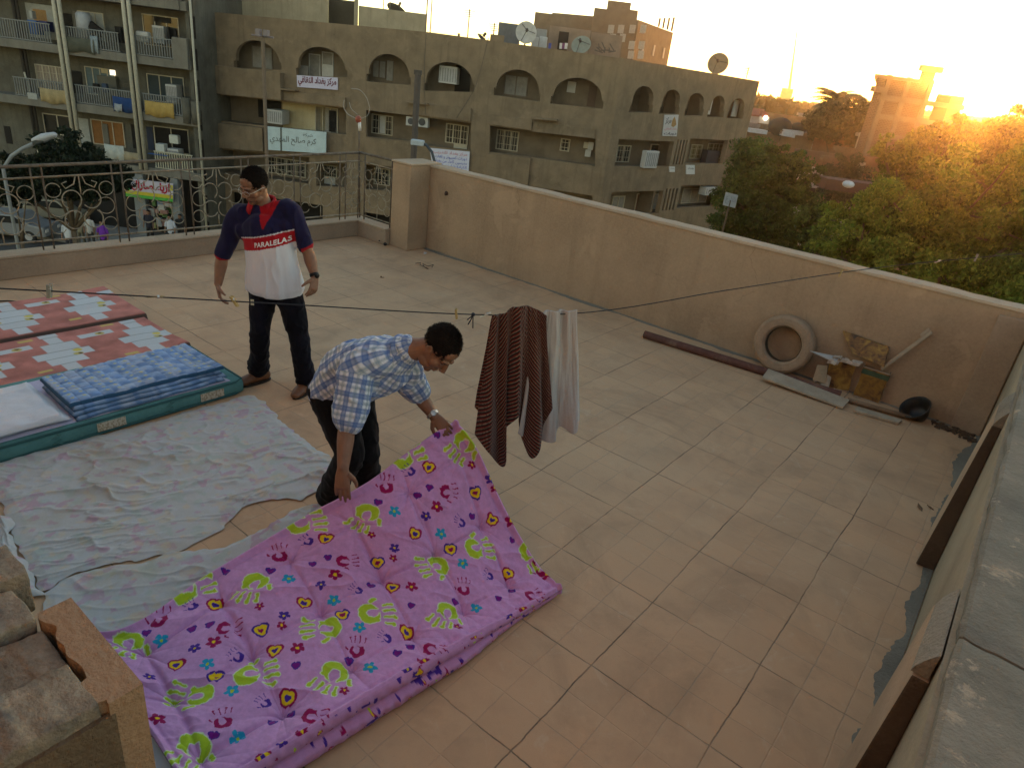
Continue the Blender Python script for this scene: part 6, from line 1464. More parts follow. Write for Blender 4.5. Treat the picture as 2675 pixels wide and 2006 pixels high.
# signs
def sign(fc, corners, off, label, bg, name='shop_sign', th=.06):
    P_ = [fc.at(*fc.px(*c, off), off) for c in corners]; t = thing(name, label, 'sign', (P_[0] + P_[1]) / 2); b = MB(); b.prism([p - fc.n * th for p in P_], fc.n * th); b.build('board', bg, t, bevel=.01); return t, P_
lil = plain('lilac white sign', (.50, .48, .60), .7, .06); blu = plain('faded blue sign', (.42, .52, .54), .7, .12, 3); 
inkm = plain('maroon ink', (.12, .015, .03), .7, .1); inkd = plain('faded ink', (.10, .10, .09), .8, .6, 6); inkr = plain('red ink', (.40, .012, .02), .7, .1); inkb = plain('blue ink', (.10, .12, .42), .7, .2); inkp = plain('pale red ink', (.45, .18, .22), .7, .2)
t, P_ = sign(FA, ((776, 228), (882, 236), (882, 204), (775, 197)), .10, 'white banner with maroon Arabic lettering under the second arch', lil)
text_mesh('lettering', 'مركز بغداد الثقافي', P_, inkm, t, .030, .012, True, (.03, .12, .97, .95)); 
t, P_ = sign(FA, ((695, 392), (851, 402), (852, 346), (694, 330)), .55, 'long faded pale blue sign with worn dark Arabic lettering under the cooler', blu)
text_mesh('lettering', 'كرم صالح المهدي', P_, inkd, t, .004, .012, True, (.07, .26, .84, .66)); text_mesh('small_lettering', 'شركة', P_, inkd, t, 0, .012, True, (.62, .68, .78, .86))
b = MB(); b.quad(*[p + FA.n * .02 for p in (P_[0].lerp(P_[1], .245), P_[0].lerp(P_[1], .27), P_[3].lerp(P_[2], .27), P_[3].lerp(P_[2], .245))]); b.build('joint_strip', plain('joint', (.08, .09, .08)), t)
t, P_ = sign(FA, ((1130, 440), (1224, 452), (1227, 397), (1122, 387)), .16, 'white cloth banner with lines of red and blue writing above the parapet corner', plain('banner cloth', (.52, .53, .62), .8, .06), 'banner', .02)
for k, (s_, m_) in enumerate((('مركز بغداد للتدريب', inkp), ('دورات كمبيوتر و لغات', inkb), ('مدرسين اكفاء من بغداد', inkb), ('الكرادة شارع سلمان', inkb))): text_mesh('writing', s_, P_, m_, t, .012, .010, True, (.08 + .03 * (k % 2), .74 - .21 * k, .94, .93 - .21 * k))
t, P_ = sign(FB, ((1731, 356), (1768, 357), (1773, 301), (1737, 301)), .08, 'square white sign with tan emblem and dark writing on the side facade', plain('sign white', (.42, .42, .42), .7, .1))
b = MB(); qd = lambda a, c: P_[0].lerp(P_[1], a).lerp(P_[3].lerp(P_[2], a), c) + FB.n * .012
for (a0, a1, c0, c1, m_) in ((.52, .85, .45, .88, 0),): b.add([qd(.52, .5), qd(.68, .42), qd(.88, .55), qd(.8, .78), qd(.7, .93), qd(.56, .75)], [(0, 1, 2, 3, 4, 5)])
b.build('emblem', plain('tan emblem', (.30, .18, .07)), t); text_mesh('lettering', 'مركز', P_, plain('dark ink', (.06, .06, .09)), t, .02, .012, True, (.08, .55, .5, .9)); text_mesh('lettering', 'بغداد الثقافي', P_, inkp, t, .02, .012, True, (.06, .26, .94, .4)); text_mesh('lettering', 'دورات', P_, plain('dark ink', (.06, .06, .09)), t, .03, .012, True, (.06, .04, .94, .2))
for (x0, y0, x1, y1, lab) in ((1749, 436, 1763, 450, 'smaller white plate on the side facade balcony front'), (1793, 432, 1815, 456, 'larger white plate with dark writing on the side facade balcony front')):
    t, P_ = sign(FB, ((x0, y1), (x1, y1), (x1, y0), (x0, y0)), .06, lab, plain('plate white', (.52, .52, .50), .7, .06), 'sign_plate'); text_mesh('writing', 'بغداد', P_, plain('dark ink', (.06, .06, .06)), t, .01, .01, True, (.15, .5, .85, .8))
# street poles in front of the facade
def pole(px, yt, yb, depth, r, label, head=None, mat=None):
    p1, p0 = at(px[0], yt, depth), at(px[1], yb, depth); t = thing('lamp_post', label, 'lamp post', (p0.x, p0.y, GZ), 'street poles'); b = MB(); p0 = Vector((p1.x, p1.y, GZ)); b.tube([p0, p1], r, 8); b.build('pole', mat or plain('pole brown', (.16, .12, .085)), t)
    if head: head(p1, t)
def cross_head(p, t):
    b = MB()
    for a in (0, PI / 2): d = (RT * math.cos(a) + FW * math.sin(a)); b.tube([p - d * .45 - Vector((0, 0, .05)), p + d * .45 - Vector((0, 0, .05))], .035, 6)
    for k in (-1, 1): b.obox(p + RT * .16 * k + Vector((0, 0, .08)), RT * .09, FW * .12, Vector((0, 0, .12)))
    b.build('lamp_head', plain('lamp cluster', (.20, .17, .17)), t)
pole((686, 692), 92, 420, 30, .075, 'tall thin pole with a small cross of lamps before the second arch', cross_head)
def top_block(p, t): b = MB(); b.obox(p, RT * .14, FW * .1, Vector((0, 0, .08))); b.build('lamp_head', plain('dark head', (.07, .06, .05)), t)
pole((1092, 1080), 190, 415, 28, .12, 'thick dark pole with a small flat head between third and fourth arch', top_block, plain('pole dark', (.085, .07, .06)))
t = thing('street_lamp', 'street lamp with curved arm and pale head just above the parapet corner', 'street lamp', Vector((at(1132, 420, 24).x, at(1132, 420, 24).y, GZ)), 'street lamps')
b = MB(); P_ = polyl([Vector((at(1136, 470, 24).x, at(1136, 470, 24).y, GZ)), at(1136, 430, 24), at(1130, 402, 24), at(1118, 383, 24), at(1102, 374, 24), at(1090, 374, 24)], 30); b.tube([Vector(p) for p in P_], .05, 7); b.build('arm', plain('lamp arm', (.06, .07, .08)), t, True)
b = MB(); c = at(1091, 373, 24); b.obox(c, RT * .22, FW * .14, Vector((0, 0, .09))); b.build('lamp_head', plain('pale lamp head', (.38, .42, .44)), t, bevel=.04)
# slack cables
for i, pts in enumerate((((1113, 90), (1108, 200), (1112, 300)), ((1276, 100), (1240, 230), (1192, 310)))):
    b = MB(); b.tube([Vector(p) for p in polyl([at(*q, 36.5) for q in pts], 20)], .018, 4); tag(b.build('cable', plain('facade cable', (.10, .08, .06))), ('near vertical' if i == 0 else 'slanting') + ' dark cable hanging down the arcaded facade', 'cable')
# ============================================================ BALCONY APARTMENT BLOCK ON THE LEFT, STREET
lbp = plaster('grey apartment render', (.135, .13, .105), .7, (.085, .08, .064), .02, .4); lbs = plaster('pale slab edge', (.20, .19, .16), .4)
DB = 37.0
FL = Face(at(0, 100, DB), at(490, 160, DB)); 
lb = thing('apartment_building', 'grey apartment block with railed balconies, hung cloths and pale twin pipes at the left edge', 'building', rdz(-22, DB, GZ))
U = lambda x, y=200, off=0: FL.px(x, y, off)[0]; Z = lambda x, y, off=0: FL.px(x, y, off)[1]
uL, uR = U(0) - 3, U(487)
BD = 1.3
b = MB(); FL.slab(b, uL, U(492, 200, -BD) + .6, GZ, 9, -BD - .3, -BD); b.build('back_wall', lbp, lb)
b = MB(); FL.slab(b, U(492), U(514), GZ, 9, -6, -.15); b.build('end_pier', lbp, lb)
slabs = [(3.28, 3.70), (.62, 1.02), (-2.08, -1.66), (-4.88, -4.48)]
for i, (z0, z1) in enumerate(slabs):
    b = MB(); FL.slab(b, uL if i < 3 else U(290), uR + (.25 if i < 2 else .45), z0, z1, -BD + .002, 0); b.build('balcony_slab', lbs, lb, bevel=.02)
b = MB(); FL.slab(b, uL, uR, 6.0, 6.4, -BD + .002, 0); b.build('balcony_slab', lbs, lb)
# rails
rail_m = plain('grey balcony rail', (.17, .18, .175), .7, .2, 10)
def bars(x0, x1, zb, h, m=rail_m, step=.125):
    b = MB(); u0, u1 = U(x0), U(x1); n = max(2, int((u1 - u0) / step)); FL.slab(b, u0, u1, zb + h - .05, zb + h, -.09, -.03); FL.slab(b, u0, u1, zb + .03, zb + .07, -.08, -.04)
    for k in range(n): a = u0 + (u1 - u0) * (k + .5) / n; FL.slab(b, a - .022, a + .022, zb + .07, zb + h - .05, -.08, -.04)
    b.build('balcony_rail', m, lb)
for (x0, x1, i) in ((8, 148, 1), (172, 320, 1), (352, 458, 1), (30, 170, 2), (190, 345, 2), (365, 470, 2), (60, 130, 3), (248, 300, 3), (380, 485, 3), (352, 440, 0)):
    bars(x0, x1, slabs[i][1], .92, rail_m if i < 3 else plain('cream rail', (.42, .40, .30)))
def hang(x0, x1, y0, y1, col, label, off=.02, wav=.05):
    u0, u1 = U(x0), U(x1); z1, z0 = Z((x0 + x1) / 2, y0), Z((x0 + x1) / 2, y1); n = 24; vs = []; fs = []; r2 = random.Random(x0)
    ph = r2.random() * 6
    for k in range(n + 1):
        a = k / n; u = u0 + (u1 - u0) * a; o = off + wav * (.5 + .5 * math.sin(a * (u1 - u0) * 14 + ph)); sag = .05 * math.sin(PI * a)
        vs += [FL.at(u, z1 - sag * .5, off), FL.at(u, (z0 + z1) / 2, o), FL.at(u, z0 + .05 * math.sin(a * 9 + ph), o * 1.2)]
    for k in range(n):
        for j in range(2): fs.append((3 * k + j, 3 * k + j + 1, 3 * k + 4 + j, 3 * k + 3 + j))
    b = MB(); b.add(vs, fs); o = b.build('hanging_cloth', plain('hung cloth', col, .95, .25, 4), None, True); m = o.modifiers.new('t', 'SOLIDIFY'); m.thickness = .02
    tag(o, label, 'cloth', 'cloths hung on the balcony rails')
hang(173, 258, 100, 138, (.075, .078, .058), 'dark olive blanket over the upper balcony rail'); hang(250, 268, 96, 140, (.20, .24, .26), 'pale blue grey cloth beside the olive blanket')
hang(100, 172, 233, 270, (.30, .235, .12), 'wide tan cloth on the left middle balcony rail'); hang(288, 350, 254, 292, (.015, .045, .14), 'dark blue cloth on the middle balcony rail'); hang(294, 313, 270, 290, (.25, .27, .28), 'pale grey cloth over the dark blue cloth', .10)
hang(372, 448, 266, 305, (.34, .235, .07), 'yellow striped cloth on the right middle balcony rail'); hang(300, 362, 396, 420, (.28, .235, .15), 'tan cloth panel on the lower balcony rail'); hang(250, 302, 376, 416, (.36, .38, .35), 'white corrugated panel on the lower balcony')
# solid balcony ends
b = MB(); FL.slab(b, U(459), U(497), slabs[1][0] + .02, slabs[1][1] + 1.05, -.5, .12); b.build('balcony_end', lbs, lb, bevel=.04); b = MB(); FL.slab(b, U(450), U(484), slabs[0][0], slabs[0][1] + 1.2, -.5, .1); b.build('balcony_end', lbs, lb, bevel=.04)
b = MB(); c = FL.at(U(480), slabs[2][1] + .2, -.05); b.tube([c - Vector((0, 0, .5)), c + Vector((0, 0, .75))], .22, 12); b.tube([FL.at(U(503), slabs[2][1] - .3, -.1), FL.at(U(503), slabs[2][1] + .8, -.1)], .24, 12); b.build('balcony_end', lbp, lb, True)
# twin pale pipes that run up the front
ppm = plain('pale pipe', (.40, .38, .30), .7, .2, 8); dpm = plain('dark pipe', (.03, .026, .022), .8, .3, 8)
for x in (146, 326):
    b = MB()
    for k, du in ((0, 0), (1, .27)): p = FL.at(U(x, 20) + du, 0, .12); b.tube([p + Vector((0, 0, -4.6)), p + Vector((0, 0, 8))], .10, 8)
    b.build('twin_pipes', ppm, lb, True); b = MB(); p = FL.at(U(x, 20) + .135, 0, .05); b.tube([p + Vector((0, 0, -4.6)), p + Vector((0, 0, 8))], .07, 6); b.build('dark_pipe', dpm, lb, True)
for x, r_ in ((6, .10), (16, .07), (500, .06)): 
    b = MB(); p = FL.at(U(x, 40), 0, -.9 if x < 100 else .05); b.tube([p + Vector((0, 0, GZ)), p + Vector((0, 0, 8))], r_, 8); b.build('drainpipe', dpm if x < 100 else ppm, lb, True)
b = MB(); 
for k in range(8): b.obox(FL.at(U(509), 2.6 - 1.45 * k, -.14), FL.u * .14, FL.n * .02, Vector((0, 0, .5)))
b.build('slot_windows', dark_m, lb)
Wl = lambda r, **k: window(FL, r, -BD, lb, **k)
D_ = lambda r, m=dark_m, nm='doorway', th=.03: rectpart(FL, r, -BD, th, nm, m, lb)
tanp = plain('tan panel', (.34, .20, .08)); blu2 = plain('blue plastic', (.02, .10, .32), .5); grw = plain('grey curtain light', (.30, .31, .29))
D_((66, 12, 140, 100), grw, 'partition'); D_((86, 26, 120, 60), tanp, 'board_panel'); D_((163, 36, 186, 92)); D_((190, 30, 200, 96), lbs, 'jamb'); Wl((203, 32, 270, 104), nm=3, pane=grw); D_((300, 70, 322, 112)); Wl((372, 42, 466, 122), nm=3); D_((404, 46, 446, 60), dark_m, 'upper_pane', .09)
Wl((92, 172, 166, 234), nm=4, pane=plain('pinkish curtain', (.25, .21, .17)), bars=9); D_((186, 186, 212, 244)); Wl((222, 178, 300, 250), nm=4, pane=plain('teal curtain', (.10, .14, .15))); Wl((384, 198, 480, 268), nm=3, pane=plain('dark teal', (.03, .045, .05)))
D_((262, 200, 310, 252), lbp, 'screen', .3)
Wl((112, 300, 186, 352), nm=2); D_((205, 310, 230, 375), grw, 'door'); Wl((238, 316, 322, 380), nm=3, pane=plain('orange curtain', (.22, .10, .03))); D_((268, 324, 282, 376), lbs, 'jamb', .1); D_((342, 326, 362, 388)); Wl((402, 334, 492, 398), nm=2, pane=dark_m); D_((382, 332, 398, 392), plain('navy door', (.02, .03, .06)), 'door')
D_((10, 330, 26, 375)); 
lit = bpy.data.materials.new('glowing reflection glass'); lit.use_nodes = True; lit.node_tree.nodes['Principled BSDF'].inputs['Emission Color'].default_value = (1, .85, .6, 1); lit.node_tree.nodes['Principled BSDF'].inputs['Emission Strength'].default_value = .35
D_((289, 184, 301, 197), lit, 'glint_pane', .1); D_((266, 180, 282, 192), plain('warm pane', (.40, .33, .2)), 'pane', .1)  # first pane glows to imitate a bright reflection, no lamp there
# things on the balconies
def item(rect, off, deep, mat, nm, label, cat, group=None, bevel=.03):
    (xl, yt, xr, yb) = rect; u0, z1 = FL.px(xl, yt, off); u1, z0 = FL.px(xr, yb, off); b = MB(); FL.slab(b, u0, u1, z0, z1, off - deep, off); o = b.build(nm, mat, bevel=bevel); tag(o, label, cat, group); return o
ac(FL, (396, 66, 431, 116), -.55, .6, 'window air cooler in white frame on the upper right balcony', box=True); ac(FL, (431, 220, 464, 270), -.55, .6, 'window air cooler in white frame on the middle right balcony', box=True); ac(FL, (436, 388, 466, 406), -.2, .6, 'grey air conditioner box on the lower right balcony', box=True)
item((70, 52, 100, 92), -.3, .5, blu2, 'crate', 'bright blue plastic crate stack on the upper left balcony', 'crate'); item((100, 54, 126, 84), -.4, .5, plain('navy drum', (.008, .015, .09), .5), 'drum', 'navy blue drum beside the bright blue crates', 'drum'); item((74, 28, 86, 50), -.6, .3, grw, 'bottle', 'white jerrycan behind the blue crates', 'jerrycan')
b = MB(); c = FL.at(U(221, 68, -.6), Z(221, 68, -.6), -.6); b.tube([c - Vector((0, 0, .62)), c + Vector((0, 0, .5)), c + Vector((0, 0, .62))], [.36, .36, .25], 16); tag(b.build('water_tank', plain('galvanised tank', (.32, .34, .36), .5, .15), None, True), 'upright pale water tank on the upper balcony', 'water tank')
item((352, 80, 388, 113), -.2, .4, plain('white sack', (.42, .42, .40)), 'sack', 'white bundle on the upper right balcony rail', 'bundle', None, .1); b = MB(); b.obox(FL.at(U(250, 75, -.5), Z(250, 78, -.5), -.5), FL.u * .28 - Vector((0, 0, .18)), FL.n * .1, Vector((0, 0, .2)) + FL.u * .1); tag(b.build('bag', dark_m, bevel=.05), 'dark bag leaning beside the water tank', 'bag')
item((405, 375, 430, 402), -.1, .4, plain('white box', (.42, .44, .42)), 'box', 'white box on the lower right balcony', 'box'); item((440, 352, 466, 378), -.4, .3, plain('pale cloth', (.45, .47, .42)), 'drying_cloth', 'white shirt drying on the lower right balcony', 'cloth', None, .06); item((385, 401, 437, 409), .0, .3, blu2, 'tarp', 'blue tarpaulin strip on the lower right balcony', 'tarpaulin')
item((240, 218, 258, 244), -.5, .2, dark_m, 'drying_cloth', 'black cloth drying in the middle balcony window', 'cloth', None, .05); item((190, 218, 214, 240), -.2, .2, dark_m, 'drying_cloth', 'black cloth hanging in the middle balcony doorway', 'cloth', None, .05); item((264, 218, 280, 243), -.5, .2, plain('navy cloth', (.03, .05, .09)), 'drying_cloth', 'navy cloth drying beside the black one', 'cloth', None, .05)
for (x, y) in ((430, 92), (448, 98), (306, 95)): item((x + 4, y - 22, x + 14, y + 16), -.35, .15, dark_m, 'drying_cloth', {430: 'dark cloth left of the far end of the upper balcony', 448: 'dark cloth at the far end of the upper balcony', 306: 'dark cloth by the right twin pipes'}[x], 'cloth', None, .04)
b = MB(); b.tube([FL.at(U(42, 190), Z(42, 190), -.6), FL.at(U(75, 240), Z(75, 240), -.1)], .05, 6); tag(b.build('pole', ppm), 'pale pole leaning on the left middle balcony', 'pole'); item((70, 242, 98, 262), .02, .3, grw, 'bucket', 'pale tub on the left middle balcony rail', 'tub')
# ground floor shops
b = MB(); FL.slab(b, U(60), U(488), GZ + .1, -5.0, -BD + .02, -BD + .12); b.build('shop_fronts', dark_m, lb)
for x0, x1 in ((354, 382), (452, 470)):
    b = MB(); FL.slab(b, U(x0, 550), U(x1, 550), GZ, -4.9, -.35, 0); b.build('column', plain('grey column', (.17, .185, .19)), lb)
sgn, P_ = sign(FL, ((329, 513), (452, 528), (452, 480), (327, 466)), .3, 'shop sign with red Arabic lettering over yellow and green stripes', plain('lilac sign white', (.42, .40, .47), .7, .06))
qd2 = lambda a0, a1, c0, c1, o=.012: [P_[0].lerp(P_[1], a).lerp(P_[3].lerp(P_[2], a), c) + FL.n * o for a, c in ((a0, c0), (a1, c0), (a1, c1), (a0, c1))]
for nm, r_, cc in (('green_stripe', (0, 1, 0, .17), (.07, .30, .05)), ('yellow_stripe', (0, 1, .17, .36), (.42, .36, .03)), ('green_end', (0, .09, .36, 1), (.06, .32, .06)), ('yellow_spot', (.94, 1, .6, .9), (.42, .38, .04))):
    b = MB(); b.quad(*qd2(*r_)); b.build(nm, plain(nm.replace('_', ' '), cc), sgn)
text_mesh('lettering', 'ازياء صارال', P_, plain('crimson ink', (.30, .008, .03), .7, .1), sgn, .04, .016, True, (.13, .38, .93, .96))
b = MB(); r4 = random.Random(2); cols = [(.20, .22, .10), (.10, .14, .2), (.3, .3, .28), (.22, .12, .1), (.08, .16, .06), (.25, .24, .1)]
for k in range(26):
    x = r4.uniform(386, 450); y = r4.uniform(530, 590); o = MB(); p = FL.at(U(x, y, -.2), Z(x, y, -.2), -.2 + r4.uniform(-.3, .3)); o.obox(p, FL.u * r4.uniform(.08, .2), FL.n * .1, Vector((0, 0, r4.uniform(.08, .22)))); tag(o.build('goods', plain('goods', r4.choice(cols)), bevel=.02), 'coloured goods stacked outside the shop under the red lettered sign', 'goods', 'goods outside the shop')
# ground, road, pavement
M['asphalt'] = plain('dusty asphalt', (.055, .053, .05), .9, .3, .6, .01, 8); M['pave'] = plain('grey pavement', (.20, .19, .17), .9, .25, .8, .01, 6)
b = MB(); b.box(-700, 700, -300, 700, GZ - .5, GZ - .02); tag(b.build('ground', plain('dusty city ground', (.17, .14, .11), 1, .3, .05, spec=0)), kind='structure')
b = MB(); v = lambda r, d, z=GZ: rdz(r, d, z); b.prism([v(-60, 12), v(30, 12), v(14, 34.3), v(-60, 34.3)], (0, 0, .004)); tag(b.build('road', M['asphalt']), kind='structure')
b = MB(); b.prism([v(-60, 34.3), v(4, 34.3), v(4, 40), v(-60, 40)], (0, 0, .13)); tag(b.build('pavement', M['pave']), kind='structure')
# people in the street (far, small)
def small_person(px, py, d, top, bot, label):
    c = at(px, py, d); c.z = GZ + (.13 if d > 34.3 else .01); t = thing('person', label, 'person', c); hgt_ = 1.7; b = MB()
    for k in (-1, 1): etube(b, [c + RT * .1 * k + FW * .12 * k + Vector((0, 0, .08)), c + RT * .1 * k + FW * .03 * k + Vector((0, 0, .45)), c + RT * .08 * k + Vector((0, 0, .86))], [.06, .065, .09], [.07, .07, .10], RT, 10, 3)
    b.build('trousers', plain('street trousers', bot), t, True)
    b = MB(); etube(b, [c + Vector((0, 0, .82)), c + Vector((0, 0, 1.15)), c + Vector((0, 0, 1.40))], [.17, .19, .15], [.12, .12, .10], RT, 14, 4)
    for k in (-1, 1): etube(b, [c + RT * .19 * k + Vector((0, 0, 1.38)), c + RT * .25 * k + Vector((0, 0, 1.12))], [.065, .06], [.065, .06], FW, 10, 4)
    b.build('shirt', plain('street shirt', top, .9, .1), t, True)
    b = MB(); etube(b, [c + Vector((0, 0, 1.36)), c + Vector((0, 0, 1.52))], [.055, .055], [.055, .055], RT, 10, 3); b.ball(c + Vector((0, 0, 1.60)), (.085, .10, .115), 12, 8)
    for k in (-1, 1): etube(b, [c + RT * .25 * k + Vector((0, 0, 1.12)), c + RT * .27 * k - FW * .08 + Vector((0, 0, .86))], [.04, .035], [.04, .035], FW, 8, 3); b.ball(c + RT * .27 * k - FW * .09 + Vector((0, 0, .80)), (.035, .03, .06), 8, 5)
    b.build('body', plain('street skin', (.2, .11, .07)), t, True)
    b = MB(); b.ball(c + Vector((0, 0, 1.645)) + FW * .02, (.09, .10, .09), 12, 8); b.build('hair', M['hair'], t, True)
small_person(182, 640, 32.5, (.45, .47, .50), (.04, .04, .05), 'person in a white shirt standing in the street behind the railing'); small_person(271, 628, 33.2, (.13, .03, .30), (.02, .02, .03), 'person in a purple top in the street behind the railing')
small_person(238, 622, 34.0, (.42, .42, .40), (.05, .05, .05), 'person in a pale shirt left of the purple one'); small_person(214, 630, 34.0, (.22, .20, .14), (.12, .11, .08), 'person in khaki clothes in the street'); small_person(446, 606, 35.5, (.42, .45, .52), (.03, .03, .04), 'person in a pale blue shirt before the shop'); small_person(391, 600, 36.0, (.02, .02, .03), (.02, .02, .02), 'person in black beside the shop goods'); small_person(472, 600, 36.0, (.02, .02, .02), (.02, .02, .03), 'person in black at the shop doorway')
# parked cars
def car(px, py, d, yaw, col, label):
    c = at(px, py, d); c.z = GZ + .01; t = thing('parked_car', label, 'car', c, 'cars in the street'); ca, sa = math.cos(yaw), math.sin(yaw); ex = RT * ca + FW * sa; ey = FW * ca - RT * sa; up_ = Vector((0, 0, 1))
    prof = [(-2.15, .35), (-2.15, .75), (-1.5, .88), (-1.0, .92), (-.6, 1.36), (.85, 1.38), (1.45, .95), (2.1, .85), (2.15, .35)]; b = MB(); P1 = [c + ex * x - ey * .8 + up_ * z for x, z in prof]; b.prism(P1, ey * 1.6); b.build('body', plain('car paint', col, .35, .08, 3, spec=.5), t, bevel=.07)
    for s_ in (-1, 1):
        b = MB(); b.prism([c + ex * x + ey * .805 * s_ + up_ * z for x, z in ((-.85, .95), (-.5, 1.3), (.8, 1.31), (1.2, .97))], ey * .01 * s_); b.build('side_window', glass_m, t)
        for x in (-1.35, 1.35):
            w_ = MB(); w_.tube([c + ex * x + ey * .68 * s_ + up_ * .31, c + ex * x + ey * .83 * s_ + up_ * .31], .31, 16); o = w_.build('wheel', plain('tyre black', (.015, .015, .015)), t); h_ = MB(); h_.tube([c + ex * x + ey * .83 * s_ + up_ * .31, c + ex * x + ey * .845 * s_ + up_ * .31], .18, 12); h_.build('hubcap', plain('hub', (.3, .3, .3), .4), o)
    for x in (-2.16, 2.16):
        for s_ in (-.6, .6): b = MB(); b.obox(c + ex * x + ey * s_ + up_ * .66, ex * .02, ey * .14, up_ * .07); b.build('light', plain('lamp glass', (.4, .12, .08) if x < 0 else (.5, .5, .48), .3), t)
car(20, 580, 34, .15, (.17, .18, .19), 'pale car at the left edge of the street'); car(140, 592, 38, .1, (.20, .18, .13), 'beige car parked beyond the railing'); car(300, 560, 41.5, .05, (.03, .035, .045), 'dark car parked in shade before the shops')
b = MB(); r5 = random.Random(5)
for k in range(1): 
    t = thing('market_stall', 'white sheeted market stall in the street behind the railing', 'stall', at(75, 580, 42)); q = at(75, 580, 42)
    for i in range(5):
        o = MB(); c = q + RT * (-1.7 + i * .85); c.z = GZ + 1.0; n = 14; vs = []
        for j in range(n + 1): a = j / n; vs += [c + RT * (-.42 + .84 * a) + Vector((0, 0, 1.1)), c + RT * (-.42 + .84 * a) - FW * (.1 + .06 * math.sin(a * 12 + i)) + Vector((0, 0, -.9))]
        o.add(vs, [(2 * j, 2 * j + 1, 2 * j + 3, 2 * j + 2) for j in range(n)]); oo = o.build('sheet_panel', plain('sheet panel', (.34, .36, .37), .9, .15), t, True); oo.modifiers.new('t', 'SOLIDIFY').thickness = .02
    o = MB(); c = q.copy(); c.z = GZ + 2.2; o.obox(c + FW * .6, RT * 2.3, FW * .9 + Vector((0, 0, .25)), Vector((0, 0, .03))); o.build('canopy', plain('canopy grey', (.25, .27, .28)), t)
# street lamp at the far left
t = thing('street_lamp', 'street lamp with a long slanting arm and boxy pale head at the left', 'street lamp', Vector((at(8, 440, 20).x, at(8, 440, 20).y, GZ)), 'street lamps')
b = MB(); p0 = at(8, 440, 20); b.tube([Vector((p0.x, p0.y, GZ)), p0, at(30, 408, 20), at(60, 388, 20), at(100, 370, 20)], .05, 8); b.build('arm', plain('lamp arm grey', (.22, .24, .25)), t, True)
c = at(115, 360, 20); e1 = (at(138, 352, 20) - at(88, 366, 20)) / 2; b = MB(); etube(b, [c - e1, c, c + e1], [.10, .16, .11], [.07, .12, .08], FW, 14, 5); b.build('lamp_head', plain('lamp head pale', (.36, .38, .40), .5), t, True)
b = MB(); b.obox(c - e1 * .45 - Vector((0, 0, .07)), e1 * .55, FW * .12, Vector((0, 0, .06))); b.build('lamp_glass', plain('lamp glass dark', (.04, .05, .05), .3), t, bevel=.02)
